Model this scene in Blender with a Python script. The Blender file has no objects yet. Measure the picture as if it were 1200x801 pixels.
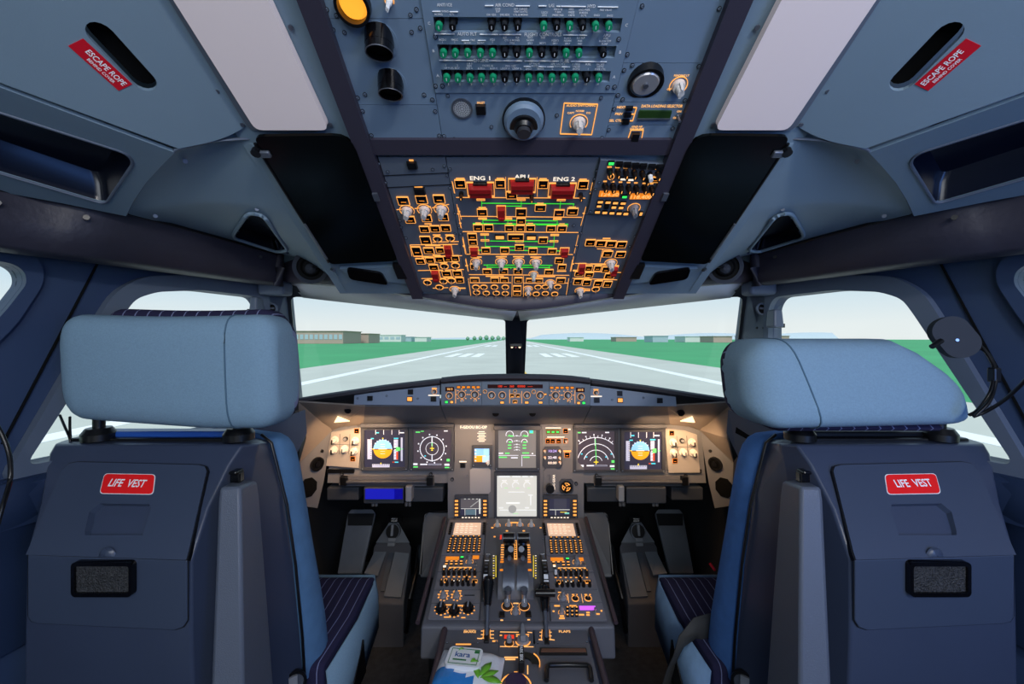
import bpy, math, random
from mathutils import Vector as V, Matrix
from mathutils.geometry import tessellate_polygon
random.seed(7)
sc = bpy.context.scene
COL = sc.collection

# ------------------------------------------------------------------ camera, sky, lamps, exposure
H = 1.30                                   # lens height above the cockpit floor
CAM = V((-0.016, 0.0, H)); F = 480.0; PX = 600.0; PY = 397.0
cam = bpy.data.cameras.new('camera'); cam.sensor_width = 36.0; cam.lens = F / 1200 * 36
cam.shift_y = -3.5 / 1200; cam.clip_start = 0.02; cam.clip_end = 9000
cob = bpy.data.objects.new('camera', cam); cob.location = CAM; cob.rotation_euler = (math.pi / 2, 0, 0)
COL.objects.link(cob); sc.camera = cob

w = bpy.data.worlds.new('sky'); sc.world = w; w.use_nodes = True
nt = w.node_tree; nt.nodes.clear()
wo = nt.nodes.new('ShaderNodeOutputWorld'); bg = nt.nodes.new('ShaderNodeBackground')
tc = nt.nodes.new('ShaderNodeTexCoord'); sp = nt.nodes.new('ShaderNodeSeparateXYZ'); cr = nt.nodes.new('ShaderNodeValToRGB')
nt.links.new(tc.outputs['Generated'], sp.inputs[0]); nt.links.new(sp.outputs['Z'], cr.inputs[0])
nt.links.new(cr.outputs[0], bg.inputs[0]); nt.links.new(bg.outputs[0], wo.inputs[0])
e = cr.color_ramp.elements
e[0].position = 0.0; e[0].color = (0.86, 0.90, 0.90, 1)
e[1].position = 0.9; e[1].color = (0.40, 0.58, 0.84, 1)
k = e.new(0.03); k.color = (0.85, 0.90, 0.91, 1)
k = e.new(0.13); k.color = (0.57, 0.76, 0.90, 1)
bg.inputs[1].default_value = 1.0

def area(name, loc, target, size, size_y, energy, color, spread=None):
    l = bpy.data.lights.new(name, 'AREA'); l.shape = 'RECTANGLE'; l.size = size; l.size_y = size_y
    l.energy = energy; l.color = color
    if spread: l.spread = spread
    o = bpy.data.objects.new(name, l); o.location = loc
    o.rotation_euler = (V(target) - V(loc)).to_track_quat('-Z', 'Y').to_euler(); COL.objects.link(o); return o
area('added_rear_fill', (0.05, -1.05, 1.62), (0.0, 1.2, 1.30), 1.2, 0.8, 15, (0.86, 0.92, 1.0))  # added cool fill behind the camera for seat backs and ceiling
area('added_rear_key', (0.55, -0.75, 1.94), (0.0, 1.0, 0.75), 0.22, 0.10, 9, (1.0, 0.95, 0.92))  # added key light behind the camera, for crisp highlights
sl_ = bpy.data.lights.new('sun', 'SUN'); sl_.energy = 2.7; sl_.angle = .3; sl_.color = (1.0, .95, .86)
so_ = bpy.data.objects.new('sun', sl_); so_.rotation_euler = (math.radians(38), 0, 0); COL.objects.link(so_)
area('added_blue_side_fill', (1.02, -0.55, 1.25), (0.75, 0.9, 1.0), 0.5, 0.7, 5.5, (0.12, 0.32, 1.0))  # added blue fill tinting the right side of the cockpit
sc.view_settings.view_transform = 'Standard'; sc.view_settings.look = 'None'
sc.view_settings.exposure = 0.0; sc.view_settings.gamma = 1.0
sc.view_settings.use_curve_mapping = False

# ------------------------------------------------------------------ helpers
def lin(h):
    h = h.lstrip('#'); o = []
    for i in (0, 2, 4):
        c = int(h[i:i + 2], 16) / 255
        o.append(c / 12.92 if c <= .04045 else ((c + .055) / 1.055) ** 2.4)
    return (*o, 1.0)
def mat(name, hx, rough=.5, metal=0, spec=.5, bump=None, var=None, emit=0, coat=0):
    m = bpy.data.materials.new(name); m.use_nodes = True; t = m.node_tree; b = t.nodes['Principled BSDF']
    c = lin(hx); b.inputs['Base Color'].default_value = c; b.inputs['Roughness'].default_value = rough
    b.inputs['Metallic'].default_value = metal; b.inputs['Specular IOR Level'].default_value = spec
    if coat: b.inputs['Coat Weight'].default_value = coat
    if emit:
        b.inputs['Emission Color'].default_value = c; b.inputs['Emission Strength'].default_value = emit
    if bump or var:
        tcn = t.nodes.new('ShaderNodeTexCoord')
    if bump:
        n = t.nodes.new('ShaderNodeTexNoise'); n.inputs['Scale'].default_value = bump[0]; n.inputs['Detail'].default_value = 3
        bp = t.nodes.new('ShaderNodeBump'); bp.inputs['Strength'].default_value = bump[1]; bp.inputs['Distance'].default_value = bump[2] if len(bump) > 2 else .002
        t.links.new(tcn.outputs['Object'], n.inputs['Vector']); t.links.new(n.outputs['Fac'], bp.inputs['Height']); t.links.new(bp.outputs[0], b.inputs['Normal'])
    if var:
        n = t.nodes.new('ShaderNodeTexNoise'); n.inputs['Scale'].default_value = var[0]; n.inputs['Detail'].default_value = 5
        r = t.nodes.new('ShaderNodeValToRGB'); r.color_ramp.elements[0].position = .3; r.color_ramp.elements[1].position = .7
        r.color_ramp.elements[0].color = tuple(x * (1 - var[1]) for x in c[:3]) + (1,); r.color_ramp.elements[1].color = tuple(min(1, x * (1 + var[1])) for x in c[:3]) + (1,)
        t.links.new(tcn.outputs['Object'], n.inputs['Vector']); t.links.new(n.outputs['Fac'], r.inputs[0]); t.links.new(r.outputs[0], b.inputs['Base Color'])
    return m
def emis(name, rgb, s):
    m = bpy.data.materials.new(name); m.use_nodes = True; t = m.node_tree; b = t.nodes['Principled BSDF']
    b.inputs['Base Color'].default_value = (*[min(.6, x * .5) for x in rgb], 1); b.inputs['Roughness'].default_value = .4; b.inputs['Specular IOR Level'].default_value = .15
    b.inputs['Emission Color'].default_value = (*rgb, 1); b.inputs['Emission Strength'].default_value = s
    return m
LINING = mat('painted_lining', '#7a91a2', .55, bump=(420, .12, .001), var=(3, .05))
PANEL = mat('overhead_plate_paint', '#748ba2', .5, bump=(600, .1, .0006), var=(6, .06))
PANELD = mat('dark_plate_paint', '#606b7a', .5, bump=(600, .1, .0006), var=(6, .06))
DASH = mat('instrument_plate_paint', '#717379', .5, bump=(500, .1, .0006), var=(5, .05))
DASHD = mat('dash_dark_paint', '#5e5f66', .55, var=(5, .06))
RAIL = mat('violet_rail_padding', '#3b3846', .45, bump=(300, .2, .001))
LEATHER = mat('dark_leather', '#2c2b38', .5, bump=(90, .35, .002), var=(8, .15))
BLACK = mat('black_plastic', '#0c0d10', .35)
MATT = mat('matt_black', '#050607', .75, spec=.2)
VIS = mat('visor_black_acrylic', '#050706', .22, spec=.25)
GLOSS = mat('gloss_black', '#08080b', .15)
METAL = mat('bright_metal', '#b9bcc2', .3, metal=.9)
STEEL = mat('dull_steel', '#6d7480', .45, metal=.6)
SCRW = mat('screw_blue_steel', '#93a3b8', .35, metal=.4)
RED = mat('placard_red', '#d3142a', .45)
REDG = mat('guard_red', '#a8181c', .35)
WHITE = mat('white_paint', '#f0f2f2', .5)
WTXT = mat('white_print', '#fbfdff', .5, spec=.2)
DIFF = emis('dome_light_diffuser', (1.0, .86, .86), .11); DIFF.node_tree.nodes['Principled BSDF'].inputs['Base Color'].default_value = lin('#e0d6d8')
SHELL = mat('seat_shell_plastic', '#394359', .30, bump=(700, .12, .0008), var=(4, .04))
SHELL2 = mat('vest_door_plastic', '#3c475c', .34, bump=(700, .12, .0008))
ARM = mat('armrest_grained_plastic', '#5b6372', .42, bump=(520, .5, .0012))
FAB = mat('light_blue_cloth', '#7f9db3', .9, spec=.2, bump=(1100, .5, .001), var=(300, .06))
FABB = mat('blue_lit_cloth', '#4a77b8', .9, spec=.2, bump=(900, .5, .001), var=(30, .1))  # right seat's cushion cloth, blue side light mixed into its colour
BELT = mat('belt_webbing', '#3d3f42', .8, bump=(400, .4, .001))
CARPET = mat('dark_carpet', '#3a3b3f', .95, bump=(260, .8, .003), var=(40, .25))
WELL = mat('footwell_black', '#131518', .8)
GREY = mat('grey_plastic', '#8b8f96', .45)
GREYD = mat('footrest_grey', '#7b8087', .55, var=(10, .1))
CREAM = mat('knob_white', '#d9d6d2', .35)
SIDEW = mat('sidewall_paint', '#304262', .5, var=(3, .06))
POSTM = mat('post_paint', '#5a6678', .5, var=(4, .05))
CONSOLE = mat('side_console_paint', '#22324f', .45)
GRNCAP = mat('breaker_green', '#0f8f62', .35)
AMB = emis('amber_backlight', (1.0, .40, .085), 1.12)
AMBD = emis('amber_dim_backlight', (1.0, .28, .02), .75)
AMBT = emis('amber_lettering', (1.0, .48, .15), 1.15)
GRN = emis('green_flow_line', (.06, .85, .05), .8)
GRNL = emis('green_lamp', (.05, 1.0, .15), 1.0)
REDL = emis('red_display', (1.0, .05, .02), .8)
WLIT = emis('white_key_light', (1.0, .86, .70), 1.0)
SWHITE = emis('screen_white', (.85, .86, .95), .85)
SGREEN = emis('screen_green', (.15, .95, .2), .8)
SYEL = emis('screen_yellow', (1, .75, .05), .9)
SCYAN = emis('screen_cyan', (.1, .75, .95), .8)
SSKY = emis('screen_sky', (.25, .56, .95), .9)
SEARTH = emis('screen_earth', (.85, .36, .02), .9)
SRED = emis('screen_red', (.6, .08, .03), .9)
SDARK = emis('screen_dark', (.030, .030, .055), 1.0)
SDIM = emis('screen_tape_grey', (.48, .50, .66), .9)
SBROWN = emis('screen_dark_warm', (.060, .048, .062), 1.0)
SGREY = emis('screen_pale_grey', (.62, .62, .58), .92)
SMID = emis('screen_mid_grey', (.20, .185, .18), .9)
SPINK = emis('screen_peach', (.95, .62, .42), .72)
SBLUE = emis('blue_patch_glow', (.012, .015, .50), .7)
SPURP = emis('screen_violet', (.65, .12, .9), 1.1)
LCDG = mat('unlit_green_lcd', '#28451c', .3)
LAMPW = emis('warm_lamp_lens', (1.0, .74, .45), 1.6)
LAMPA = emis('amber_lamp_lens', (1.0, .36, .03), 1.25)

def stripes():
    m = mat('navy_pinstripe_cloth', '#2c2c48', .9, spec=.2); t = m.node_tree; b = t.nodes['Principled BSDF']
    tcn = t.nodes.new('ShaderNodeTexCoord'); s = t.nodes.new('ShaderNodeSeparateXYZ')
    mu = t.nodes.new('ShaderNodeMath'); mu.operation = 'MULTIPLY'; mu.inputs[1].default_value = 38
    fr = t.nodes.new('ShaderNodeMath'); fr.operation = 'FRACT'; lt = t.nodes.new('ShaderNodeMath'); lt.operation = 'LESS_THAN'; lt.inputs[1].default_value = .09
    mx = t.nodes.new('ShaderNodeMix'); mx.data_type = 'RGBA'; mx.inputs[6].default_value = lin('#2c2b48'); mx.inputs[7].default_value = lin('#7d84a8')
    L = t.links.new; L(tcn.outputs['Object'], s.inputs[0]); L(s.outputs[0], mu.inputs[0]); L(mu.outputs[0], fr.inputs[0]); L(fr.outputs[0], lt.inputs[0])
    L(lt.outputs[0], mx.inputs[0]); L(mx.outputs[2], b.inputs['Base Color']); return m
NAVY = stripes()
def glass():
    m = bpy.data.materials.new('window_glass'); m.use_nodes = True; t = m.node_tree; t.nodes.clear()
    o = t.nodes.new('ShaderNodeOutputMaterial'); a = t.nodes.new('ShaderNodeBsdfTransparent'); g = t.nodes.new('ShaderNodeBsdfGlossy')
    a.inputs[0].default_value = (.97, .985, .98, 1); g.inputs['Roughness'].default_value = .03
    f = t.nodes.new('ShaderNodeFresnel'); f.inputs[0].default_value = 1.25; x = t.nodes.new('ShaderNodeMixShader')
    ge = t.nodes.new('ShaderNodeNewGeometry'); iv = t.nodes.new('ShaderNodeMath'); iv.operation = 'SUBTRACT'; iv.inputs[0].default_value = 1.0; mu = t.nodes.new('ShaderNodeMath'); mu.operation = 'MULTIPLY'
    t.links.new(ge.outputs['Backfacing'], iv.inputs[1]); t.links.new(iv.outputs[0], mu.inputs[0]); t.links.new(f.outputs[0], mu.inputs[1])
    t.links.new(mu.outputs[0], x.inputs[0]); t.links.new(a.outputs[0], x.inputs[1]); t.links.new(g.outputs[0], x.inputs[2]); t.links.new(x.outputs[0], o.inputs[0]); return m
GLASS = glass()

def ray(px, py): return V(((px - PX) / F, 1.0, (PY - py) / F))
def at(px, py, d): return CAM + ray(px, py) * d
def mir(p): return V((-p[0], p[1], p[2]))
def Z(ox, oy, s): return lambda x, y: (ox + x * s, oy + y * s)

class MB:
    def __init__(s): s.v = []; s.f = []; s.m = []; s.mats = []
    def mi(s, m):
        if m not in s.mats: s.mats.append(m)
        return s.mats.index(m)
    def add(s, vs, fs, m, M=None):
        b = len(s.v); s.v += [(M @ V(p)) if M else V(p) for p in vs]
        i = s.mi(m); s.f += [tuple(b + k for k in f) for f in fs]; s.m += [i] * len(fs); return s
    def box(s, c, sz, m, M=None, taper=1.0):
        x, y, z = (k / 2 for k in sz); c = V(c)
        vs = [c + V((a * x * (taper if q > 0 else 1), b * y * (taper if q > 0 else 1), q * z)) for q in (-1, 1) for a, b in ((-1, -1), (1, -1), (1, 1), (-1, 1))]
        return s.add(vs, [(3, 2, 1, 0), (4, 5, 6, 7), (0, 1, 5, 4), (1, 2, 6, 5), (2, 3, 7, 6), (3, 0, 4, 7)], m, M)
    def cyl(s, c, r, h, m, seg=14, r2=None, M=None, sx=1.0, sy=1.0, mtop=None):
        r2 = r if r2 is None else r2; c = V(c); vs = []
        for z, q in ((0, r), (h, r2)):
            vs += [c + V((math.cos(2 * math.pi * i / seg) * q * sx, math.sin(2 * math.pi * i / seg) * q * sy, z)) for i in range(seg)]
        s.add(vs, [(i, (i + 1) % seg, seg + (i + 1) % seg, seg + i) for i in range(seg)] + [tuple(range(seg - 1, -1, -1))], m, M)
        return s.add(vs[seg:], [tuple(range(seg))], mtop or m, M)
    def ring(s, c, r, t, h, m, seg=18, sx=1.0, sy=1.0, M=None, a0=0, a1=2 * math.pi):
        c = V(c); full = abs(a1 - a0 - 2 * math.pi) < 1e-6; n = seg if full else seg + 1; vs = []
        for q, z in ((r - t, 0), (r - t, h), (r, h), (r, 0)):
            vs += [c + V((math.cos(a0 + (a1 - a0) * i / seg) * q * sx, math.sin(a0 + (a1 - a0) * i / seg) * q * sy, z)) for i in range(n)]
        fs = []
        for k in range(3):
            for i in range(seg):
                j = (i + 1) % n; fs.append((k * n + i, (k + 1) * n + i, (k + 1) * n + j, k * n + j)[::-1])
        return s.add(vs, fs, m, M)
    def rect(s, x, y, w_, h_, t, z0, z1, m):
        for cx, cy, a, b in ((x, y + h_ / 2 - t / 2, w_, t), (x, y - h_ / 2 + t / 2, w_, t), (x - w_ / 2 + t / 2, y, t, h_ - 2 * t), (x + w_ / 2 - t / 2, y, t, h_ - 2 * t)):
            s.box((cx, cy, (z0 + z1) / 2), (a, b, z1 - z0), m)
        return s
    def line(s, p, q, wd, z0, z1, m):
        p = V((p[0], p[1])); q = V((q[0], q[1])); d = q - p
        if d.length < 1e-7: return s
        n = V((-d.y, d.x)).normalized() * wd / 2
        vs = [(p + n), (p - n), (q - n), (q + n)]
        return s.add([(a.x, a.y, z) for z in (z0, z1) for a in vs], [(4, 5, 6, 7), (0, 1, 5, 4), (1, 2, 6, 5), (2, 3, 7, 6), (3, 0, 4, 7)], m)
    def prism(s, poly, z0, z1, m, holes=(), M=None, side=None, flip=False):
        loops = [[V((p[0], p[1], 0)) for p in poly]] + [[V((p[0], p[1], 0)) for p in h] for h in holes]
        flat = [p for l in loops for p in l]; n = len(flat)
        tris = tessellate_polygon(loops)
        fs = []
        for t in tris:
            a, b, c = (flat[i] for i in t)
            if (b - a).cross(c - a).z < 0: t = t[::-1]
            fs.append(tuple(i + n for i in t)); fs.append(tuple(t[::-1]))
        vs = [(p.x, p.y, z0) for p in flat] + [(p.x, p.y, z1) for p in flat]
        off = 0; sf = []
        for li, l in enumerate(loops):
            k = len(l); ar = sum(l[i].x * l[(i + 1) % k].y - l[(i + 1) % k].x * l[i].y for i in range(k))
            for i in range(k):
                a, b = off + i, off + (i + 1) % k; q = (a, b, b + n, a + n)
                sf.append(q if (ar > 0) == (li == 0) else q[::-1])
            off += k
        s.add(vs, fs, m, M); return s.add(vs, sf, side or m, M)
    def tube(s, pts, r, m, seg=8, M=None, closed=False):
        pts = [V(p) for p in pts]; n = len(pts); rings = []
        up = V((0, 0, 1))
        for i, p in enumerate(pts):
            a = pts[i - 1] if (i or closed) else p; b = pts[(i + 1) % n] if (i < n - 1 or closed) else p
            t = (b - a).normalized(); x = t.cross(up)
            if x.length < 1e-3: x = t.cross(V((1, 0, 0)))
            x.normalize(); y = x.cross(t); rr = r[i] if isinstance(r, (list, tuple)) else r
            rings.append([p + x * math.cos(2 * math.pi * k / seg) * rr + y * math.sin(2 * math.pi * k / seg) * rr for k in range(seg)])
        vs = [p for q in rings for p in q]; fs = []
        for i in range(n if closed else n - 1):
            j = (i + 1) % n
            for k in range(seg): fs.append((i * seg + k, i * seg + (k + 1) % seg, j * seg + (k + 1) % seg, j * seg + k)[::-1])
        if not closed: fs += [tuple(range(seg)), tuple(range((n - 1) * seg, n * seg))[::-1]]
        return s.add(vs, fs, m, M)
    def loft(s, rows, m, close=False, caps=False, M=None):
        n = len(rows[0]); vs = [p for r in rows for p in r]; fs = []
        for i in range(len(rows) - 1):
            for j in range(n if close else n - 1):
                k = (j + 1) % n; fs.append((i * n + j, i * n + k, (i + 1) * n + k, (i + 1) * n + j))
        if caps: fs += [tuple(range(n))[::-1], tuple(range((len(rows) - 1) * n, len(rows) * n))]
        return s.add(vs, fs, m, M)
    def text(s, st, x, y, hgt, m, z=.0003, rot=0, sx=1.0):
        vs, fs = glyphs(st); k = hgt / .70
        M = Matrix.Translation((x, y, z)) @ Matrix.Rotation(rot, 4, 'Z') @ Matrix.Diagonal((k * sx, k, k, 1))
        return s.add(vs, fs, m, M)
    def thick(s, faces_rows, t):
        return s
    def mesh(s, name, smooth=None, mirror=False):
        me = bpy.data.meshes.new(name); v = [(-p[0], p[1], p[2]) for p in s.v] if mirror else s.v
        me.from_pydata([tuple(p) for p in v], [], [f[::-1] for f in s.f] if mirror else s.f)
        for m in s.mats: me.materials.append(m)
        me.polygons.foreach_set('material_index', s.m)
        if smooth is not None:
            me.polygons.foreach_set('use_smooth', [True] * len(s.f)); me.set_sharp_from_angle(angle=math.radians(smooth))
        me.update(); return me
    def build(s, name, parent=None, smooth=35, mirror=False, bev=0, seg=2, sub=0, solid=0, kind=None, world=True):
        """world: vertices are world coordinates, moved into the parent's frame"""
        me = s.mesh(name, smooth, mirror); o = bpy.data.objects.new(name, me); COL.objects.link(o)
        if parent:
            o.parent = parent
            if world: me.transform(WM[parent.name].inverted() if parent.name in WM else Matrix.Identity(4))
        if solid:
            d = o.modifiers.new('solid', 'SOLIDIFY'); d.thickness = solid; d.offset = 0
        if bev:
            d = o.modifiers.new('round', 'BEVEL'); d.width = bev; d.segments = seg; d.limit_method = 'ANGLE'; d.angle_limit = math.radians(28); d.harden_normals = False
        if sub:
            d = o.modifiers.new('sub', 'SUBSURF'); d.levels = sub; d.render_levels = sub
        if kind: o['kind'] = kind
        WM[o.name] = WM.get(parent.name, Matrix.Identity(4)) if parent else Matrix.Identity(4)
        return o
WM = {}
_G = {}
def glyphs(st):
    if st not in _G:
        c = bpy.data.curves.new('t', 'FONT'); c.body = st; c.align_x = 'CENTER'; c.align_y = 'CENTER'; c.resolution_u = 2; c.size = 1.0; c.offset = .018
        o = bpy.data.objects.new('t', c); COL.objects.link(o); bpy.context.view_layer.update()
        me = bpy.data.meshes.new_from_object(o.evaluated_get(bpy.context.evaluated_depsgraph_get()))
        _G[st] = ([tuple(p.co) for p in me.vertices], [tuple(p.vertices) for p in me.polygons])
        bpy.data.objects.remove(o); bpy.data.curves.remove(c); bpy.data.meshes.remove(me)
    return _G[st]
def empty(name, loc=(0, 0, 0), label=None, cat=None, group=None, M=None):
    o = bpy.data.objects.new(name, None); COL.objects.link(o); o.empty_display_size = .05
    o.matrix_world = M if M else Matrix.Translation(loc); WM[o.name] = M.copy() if M else Matrix.Translation(loc)
    if label: o['label'] = label; o['category'] = cat
    if group: o['group'] = group
    return o
def tag(o, label, cat, group=None):
    o['label'] = label; o['category'] = cat
    if group: o['group'] = group
    return o
def struct(o, label=None):
    o['kind'] = 'structure'
    if label: o['label'] = label
    return o
def rrect(x0, y0, x1, y1, r, n=4):
    out = []
    for cx, cy, a in ((x1 - r, y1 - r, 0), (x0 + r, y1 - r, 90), (x0 + r, y0 + r, 180), (x1 - r, y0 + r, 270)):
        for i in range(n + 1):
            t = math.radians(a + 90 * i / n); out.append((cx + r * math.cos(t), cy + r * math.sin(t)))
    return out
def roundpoly(pts, r, n=4):
    out = []; k = len(pts); r = r if isinstance(r, (list, tuple)) else [r] * k
    for i in range(k):
        p = V((pts[i][0], pts[i][1])); a = V((pts[i - 1][0], pts[i - 1][1])); b = V((pts[(i + 1) % k][0], pts[(i + 1) % k][1]))
        da = (a - p); db = (b - p); q = min(r[i], da.length * .48, db.length * .48)
        if q <= 1e-6: out.append((p.x, p.y)); continue
        A = p + da.normalized() * q; B = p + db.normalized() * q
        for j in range(n + 1):
            t = j / n; c = A * (1 - t) ** 2 + p * 2 * t * (1 - t) + B * t * t; out.append((c.x, c.y))
    return out

class Surf:
    def __init__(s, p0, u, v):
        s.p0 = V(p0); s.u = V(u).normalized(); v = V(v); s.v = (v - s.u * v.dot(s.u)).normalized(); s.n = s.u.cross(s.v)
        s.M = Matrix(((s.u.x, s.v.x, s.n.x, s.p0.x), (s.u.y, s.v.y, s.n.y, s.p0.y), (s.u.z, s.v.z, s.n.z, s.p0.z), (0, 0, 0, 1)))
    def uv(s, px, py):
        r = ray(px, py); t = (s.p0 - CAM).dot(s.n) / r.dot(s.n); P = CAM + r * t - s.p0
        return P.dot(s.u), P.dot(s.v), t
    def w(s, u, v, z=0): return s.p0 + s.u * u + s.v * v + s.n * z
    def hit(s, px, py): u, v, t = s.uv(px, py); return s.w(u, v)
_BM = {}
def umesh(kind, w_, h_):
    """shared control meshes in panel space: x right, y up, z out of the panel"""
    q = lambda a: max(.0005, round(a / .0005) * .0005)
    w_, h_ = q(w_), q(h_); key = (kind, w_, h_)
    if key in _BM: return _BM[key]
    b = MB(); t = max(.0006, min(.00085, min(w_, h_) * .07)); glow = AMB
    if kind in ('sq', 'sqw', 'sqd'):
        b.rect(0, 0, w_, h_, t, 0, .003, {'sq': AMB, 'sqw': AMBT, 'sqd': AMBD}[kind]); b.box((0, 0, .0013), (w_ - 2 * t, h_ - 2 * t, .0026), GLOSS)
        b.box((0, -h_ * .12, .0027), (w_ * .45, h_ * .08, .0004), AMBD)
    elif kind in ('lit', 'litd', 'green', 'white', 'redlit'):
        b.box((0, 0, .002), (w_, h_, .004), BLACK); b.box((0, 0, .0042), (w_ * .82, h_ * .72, .0012), {'lit': AMB, 'litd': AMBD, 'green': GRNL, 'white': WLIT, 'redlit': REDL}[kind])
    elif kind == 'key':
        b.box((0, 0, .002), (w_, h_, .004), BLACK, taper=.85); b.box((0, 0, .0042), (w_ * .5, h_ * .42, .0006), AMB)
    elif kind == 'blk': b.box((0, 0, .003), (w_, h_, .006), BLACK, taper=.9)
    elif kind == 'red':
        b.rect(0, 0, w_ * 1.15, h_ * 1.1, t, 0, .002, AMB); b.box((0, 0, .006), (w_, h_, .012), REDG, taper=.86); b.box((0, -h_ * .3, .0135), (w_ * .7, h_ * .2, .004), REDG)
    elif kind == 'fire':
        b.rect(0, 0, w_, h_, t * 1.3, 0, .003, AMB); b.box((0, h_ * .1, .009), (w_ * .86, h_ * .62, .018), REDG, taper=.92); b.box((0, -h_ * .34, .004), (w_ * .8, h_ * .22, .008), REDL)
        b.box((0, h_ * .12, .0185), (w_ * .7, h_ * .08, .002), mat_fire); b.box((0, h_ * .47, .004), (w_ * .5, h_ * .1, .008), BLACK)
    elif kind == 'oval':
        b.ring((0, 0, 0), w_ / 2, t, .0025, AMB, 16, 1, h_ / w_); b.cyl((0, 0, 0), w_ * .36, .003, BLACK, 10, sy=h_ / w_)
        b.cyl((0, 0, .002), w_ * .09, .012, METAL, 8, r2=w_ * .14)
    elif kind in ('knob', 'knobg', 'knobw'):
        m = {'knob': CREAM, 'knobg': GREY, 'knobw': WHITE}[kind]
        b.ring((0, 0, 0), w_ * .62, t, .0015, AMB, 18, a0=-.6, a1=math.pi + .6); b.cyl((0, 0, 0), w_ * .46, .008, m, 16, r2=w_ * .40); b.cyl((0, 0, .008), w_ * .28, .014, m, 12, r2=w_ * .22)
        b.box((0, -.0, .015), (w_ * .2, w_ * .78, .014), m, taper=.8)
    elif kind == 'rot':
        b.ring((0, 0, 0), w_ * .62, t, .0015, AMB, 18); b.cyl((0, 0, 0), w_ * .48, .006, BLACK, 16); b.cyl((0, 0, .006), w_ * .36, .012, GREY, 14, r2=w_ * .32); b.box((0, 0, .019), (w_ * .1, w_ * .5, .001), WHITE)
    elif kind == 'blkknob':
        b.cyl((0, 0, 0), w_ * .5, .006, BLACK, 12); b.cyl((0, 0, .006), w_ * .42, .012, BLACK, 12, r2=w_ * .34); b.box((0, w_ * .1, .0185), (w_ * .12, w_ * .45, .0006), AMB)
    elif kind == 'wknob':
        b.cyl((0, 0, 0), w_ * .5, .006, BLACK, 12); b.cyl((0, 0, .006), w_ * .42, .012, WHITE, 12, r2=w_ * .34)
    elif kind == 'screw':
        b.ring((0, 0, 0), w_ * .5, w_ * .1, .0012, BLACK, 10); b.cyl((0, 0, 0), w_ * .4, .0016, SCRW, 10, r2=w_ * .33); b.box((0, 0, .0015), (w_ * .5, w_ * .1, .0004), BLACK, Matrix.Rotation(.7, 4, 'Z'))
    elif kind in ('brkg', 'brkk'):
        m = GRNCAP if kind == 'brkg' else BLACK
        b.cyl((0, 0, 0), w_ * .5, .006, BLACK, 12); b.cyl((0, 0, .006), w_ * .34, .010, BLACK, 12); b.cyl((0, 0, .016), w_ * .42, .007, m, 12, r2=w_ * .36); b.text('1', 0, 0, w_ * .32, WTXT, .0235)
    elif kind == 'brke':
        b.ring((0, 0, 0), w_ * .5, w_ * .06, .001, BLACK, 16)
    elif kind == 'toggle':
        b.cyl((0, 0, 0), w_ * .5, .004, METAL, 10); b.cyl((0, 0, .004), w_ * .2, .012, METAL, 8, r2=w_ * .3)
    elif kind == 'pin':
        b.cyl((0, 0, 0), w_ * .5, .003, METAL, 8)
    me = b.mesh(kind, 30); _BM[key] = me; return me
mat_fire = mat('fire_guard_dark', '#6a0f10', .3)
NM = {'sq': 'push_button', 'sqw': 'push_button', 'sqd': 'push_button', 'lit': 'lit_key', 'litd': 'lit_key', 'green': 'green_light', 'white': 'white_key', 'redlit': 'red_light', 'key': 'key', 'blk': 'push_button',
      'red': 'red_guard', 'fire': 'fire_guard', 'oval': 'toggle_switch', 'knob': 'rotary_knob', 'knobg': 'rotary_knob', 'knobw': 'rotary_knob', 'rot': 'rotary_knob', 'blkknob': 'volume_knob', 'wknob': 'volume_knob',
      'screw': 'screw', 'brkg': 'circuit_breaker', 'brkk': 'circuit_breaker', 'brke': 'blanking_cap', 'toggle': 'toggle_switch', 'pin': 'pin'}
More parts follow.
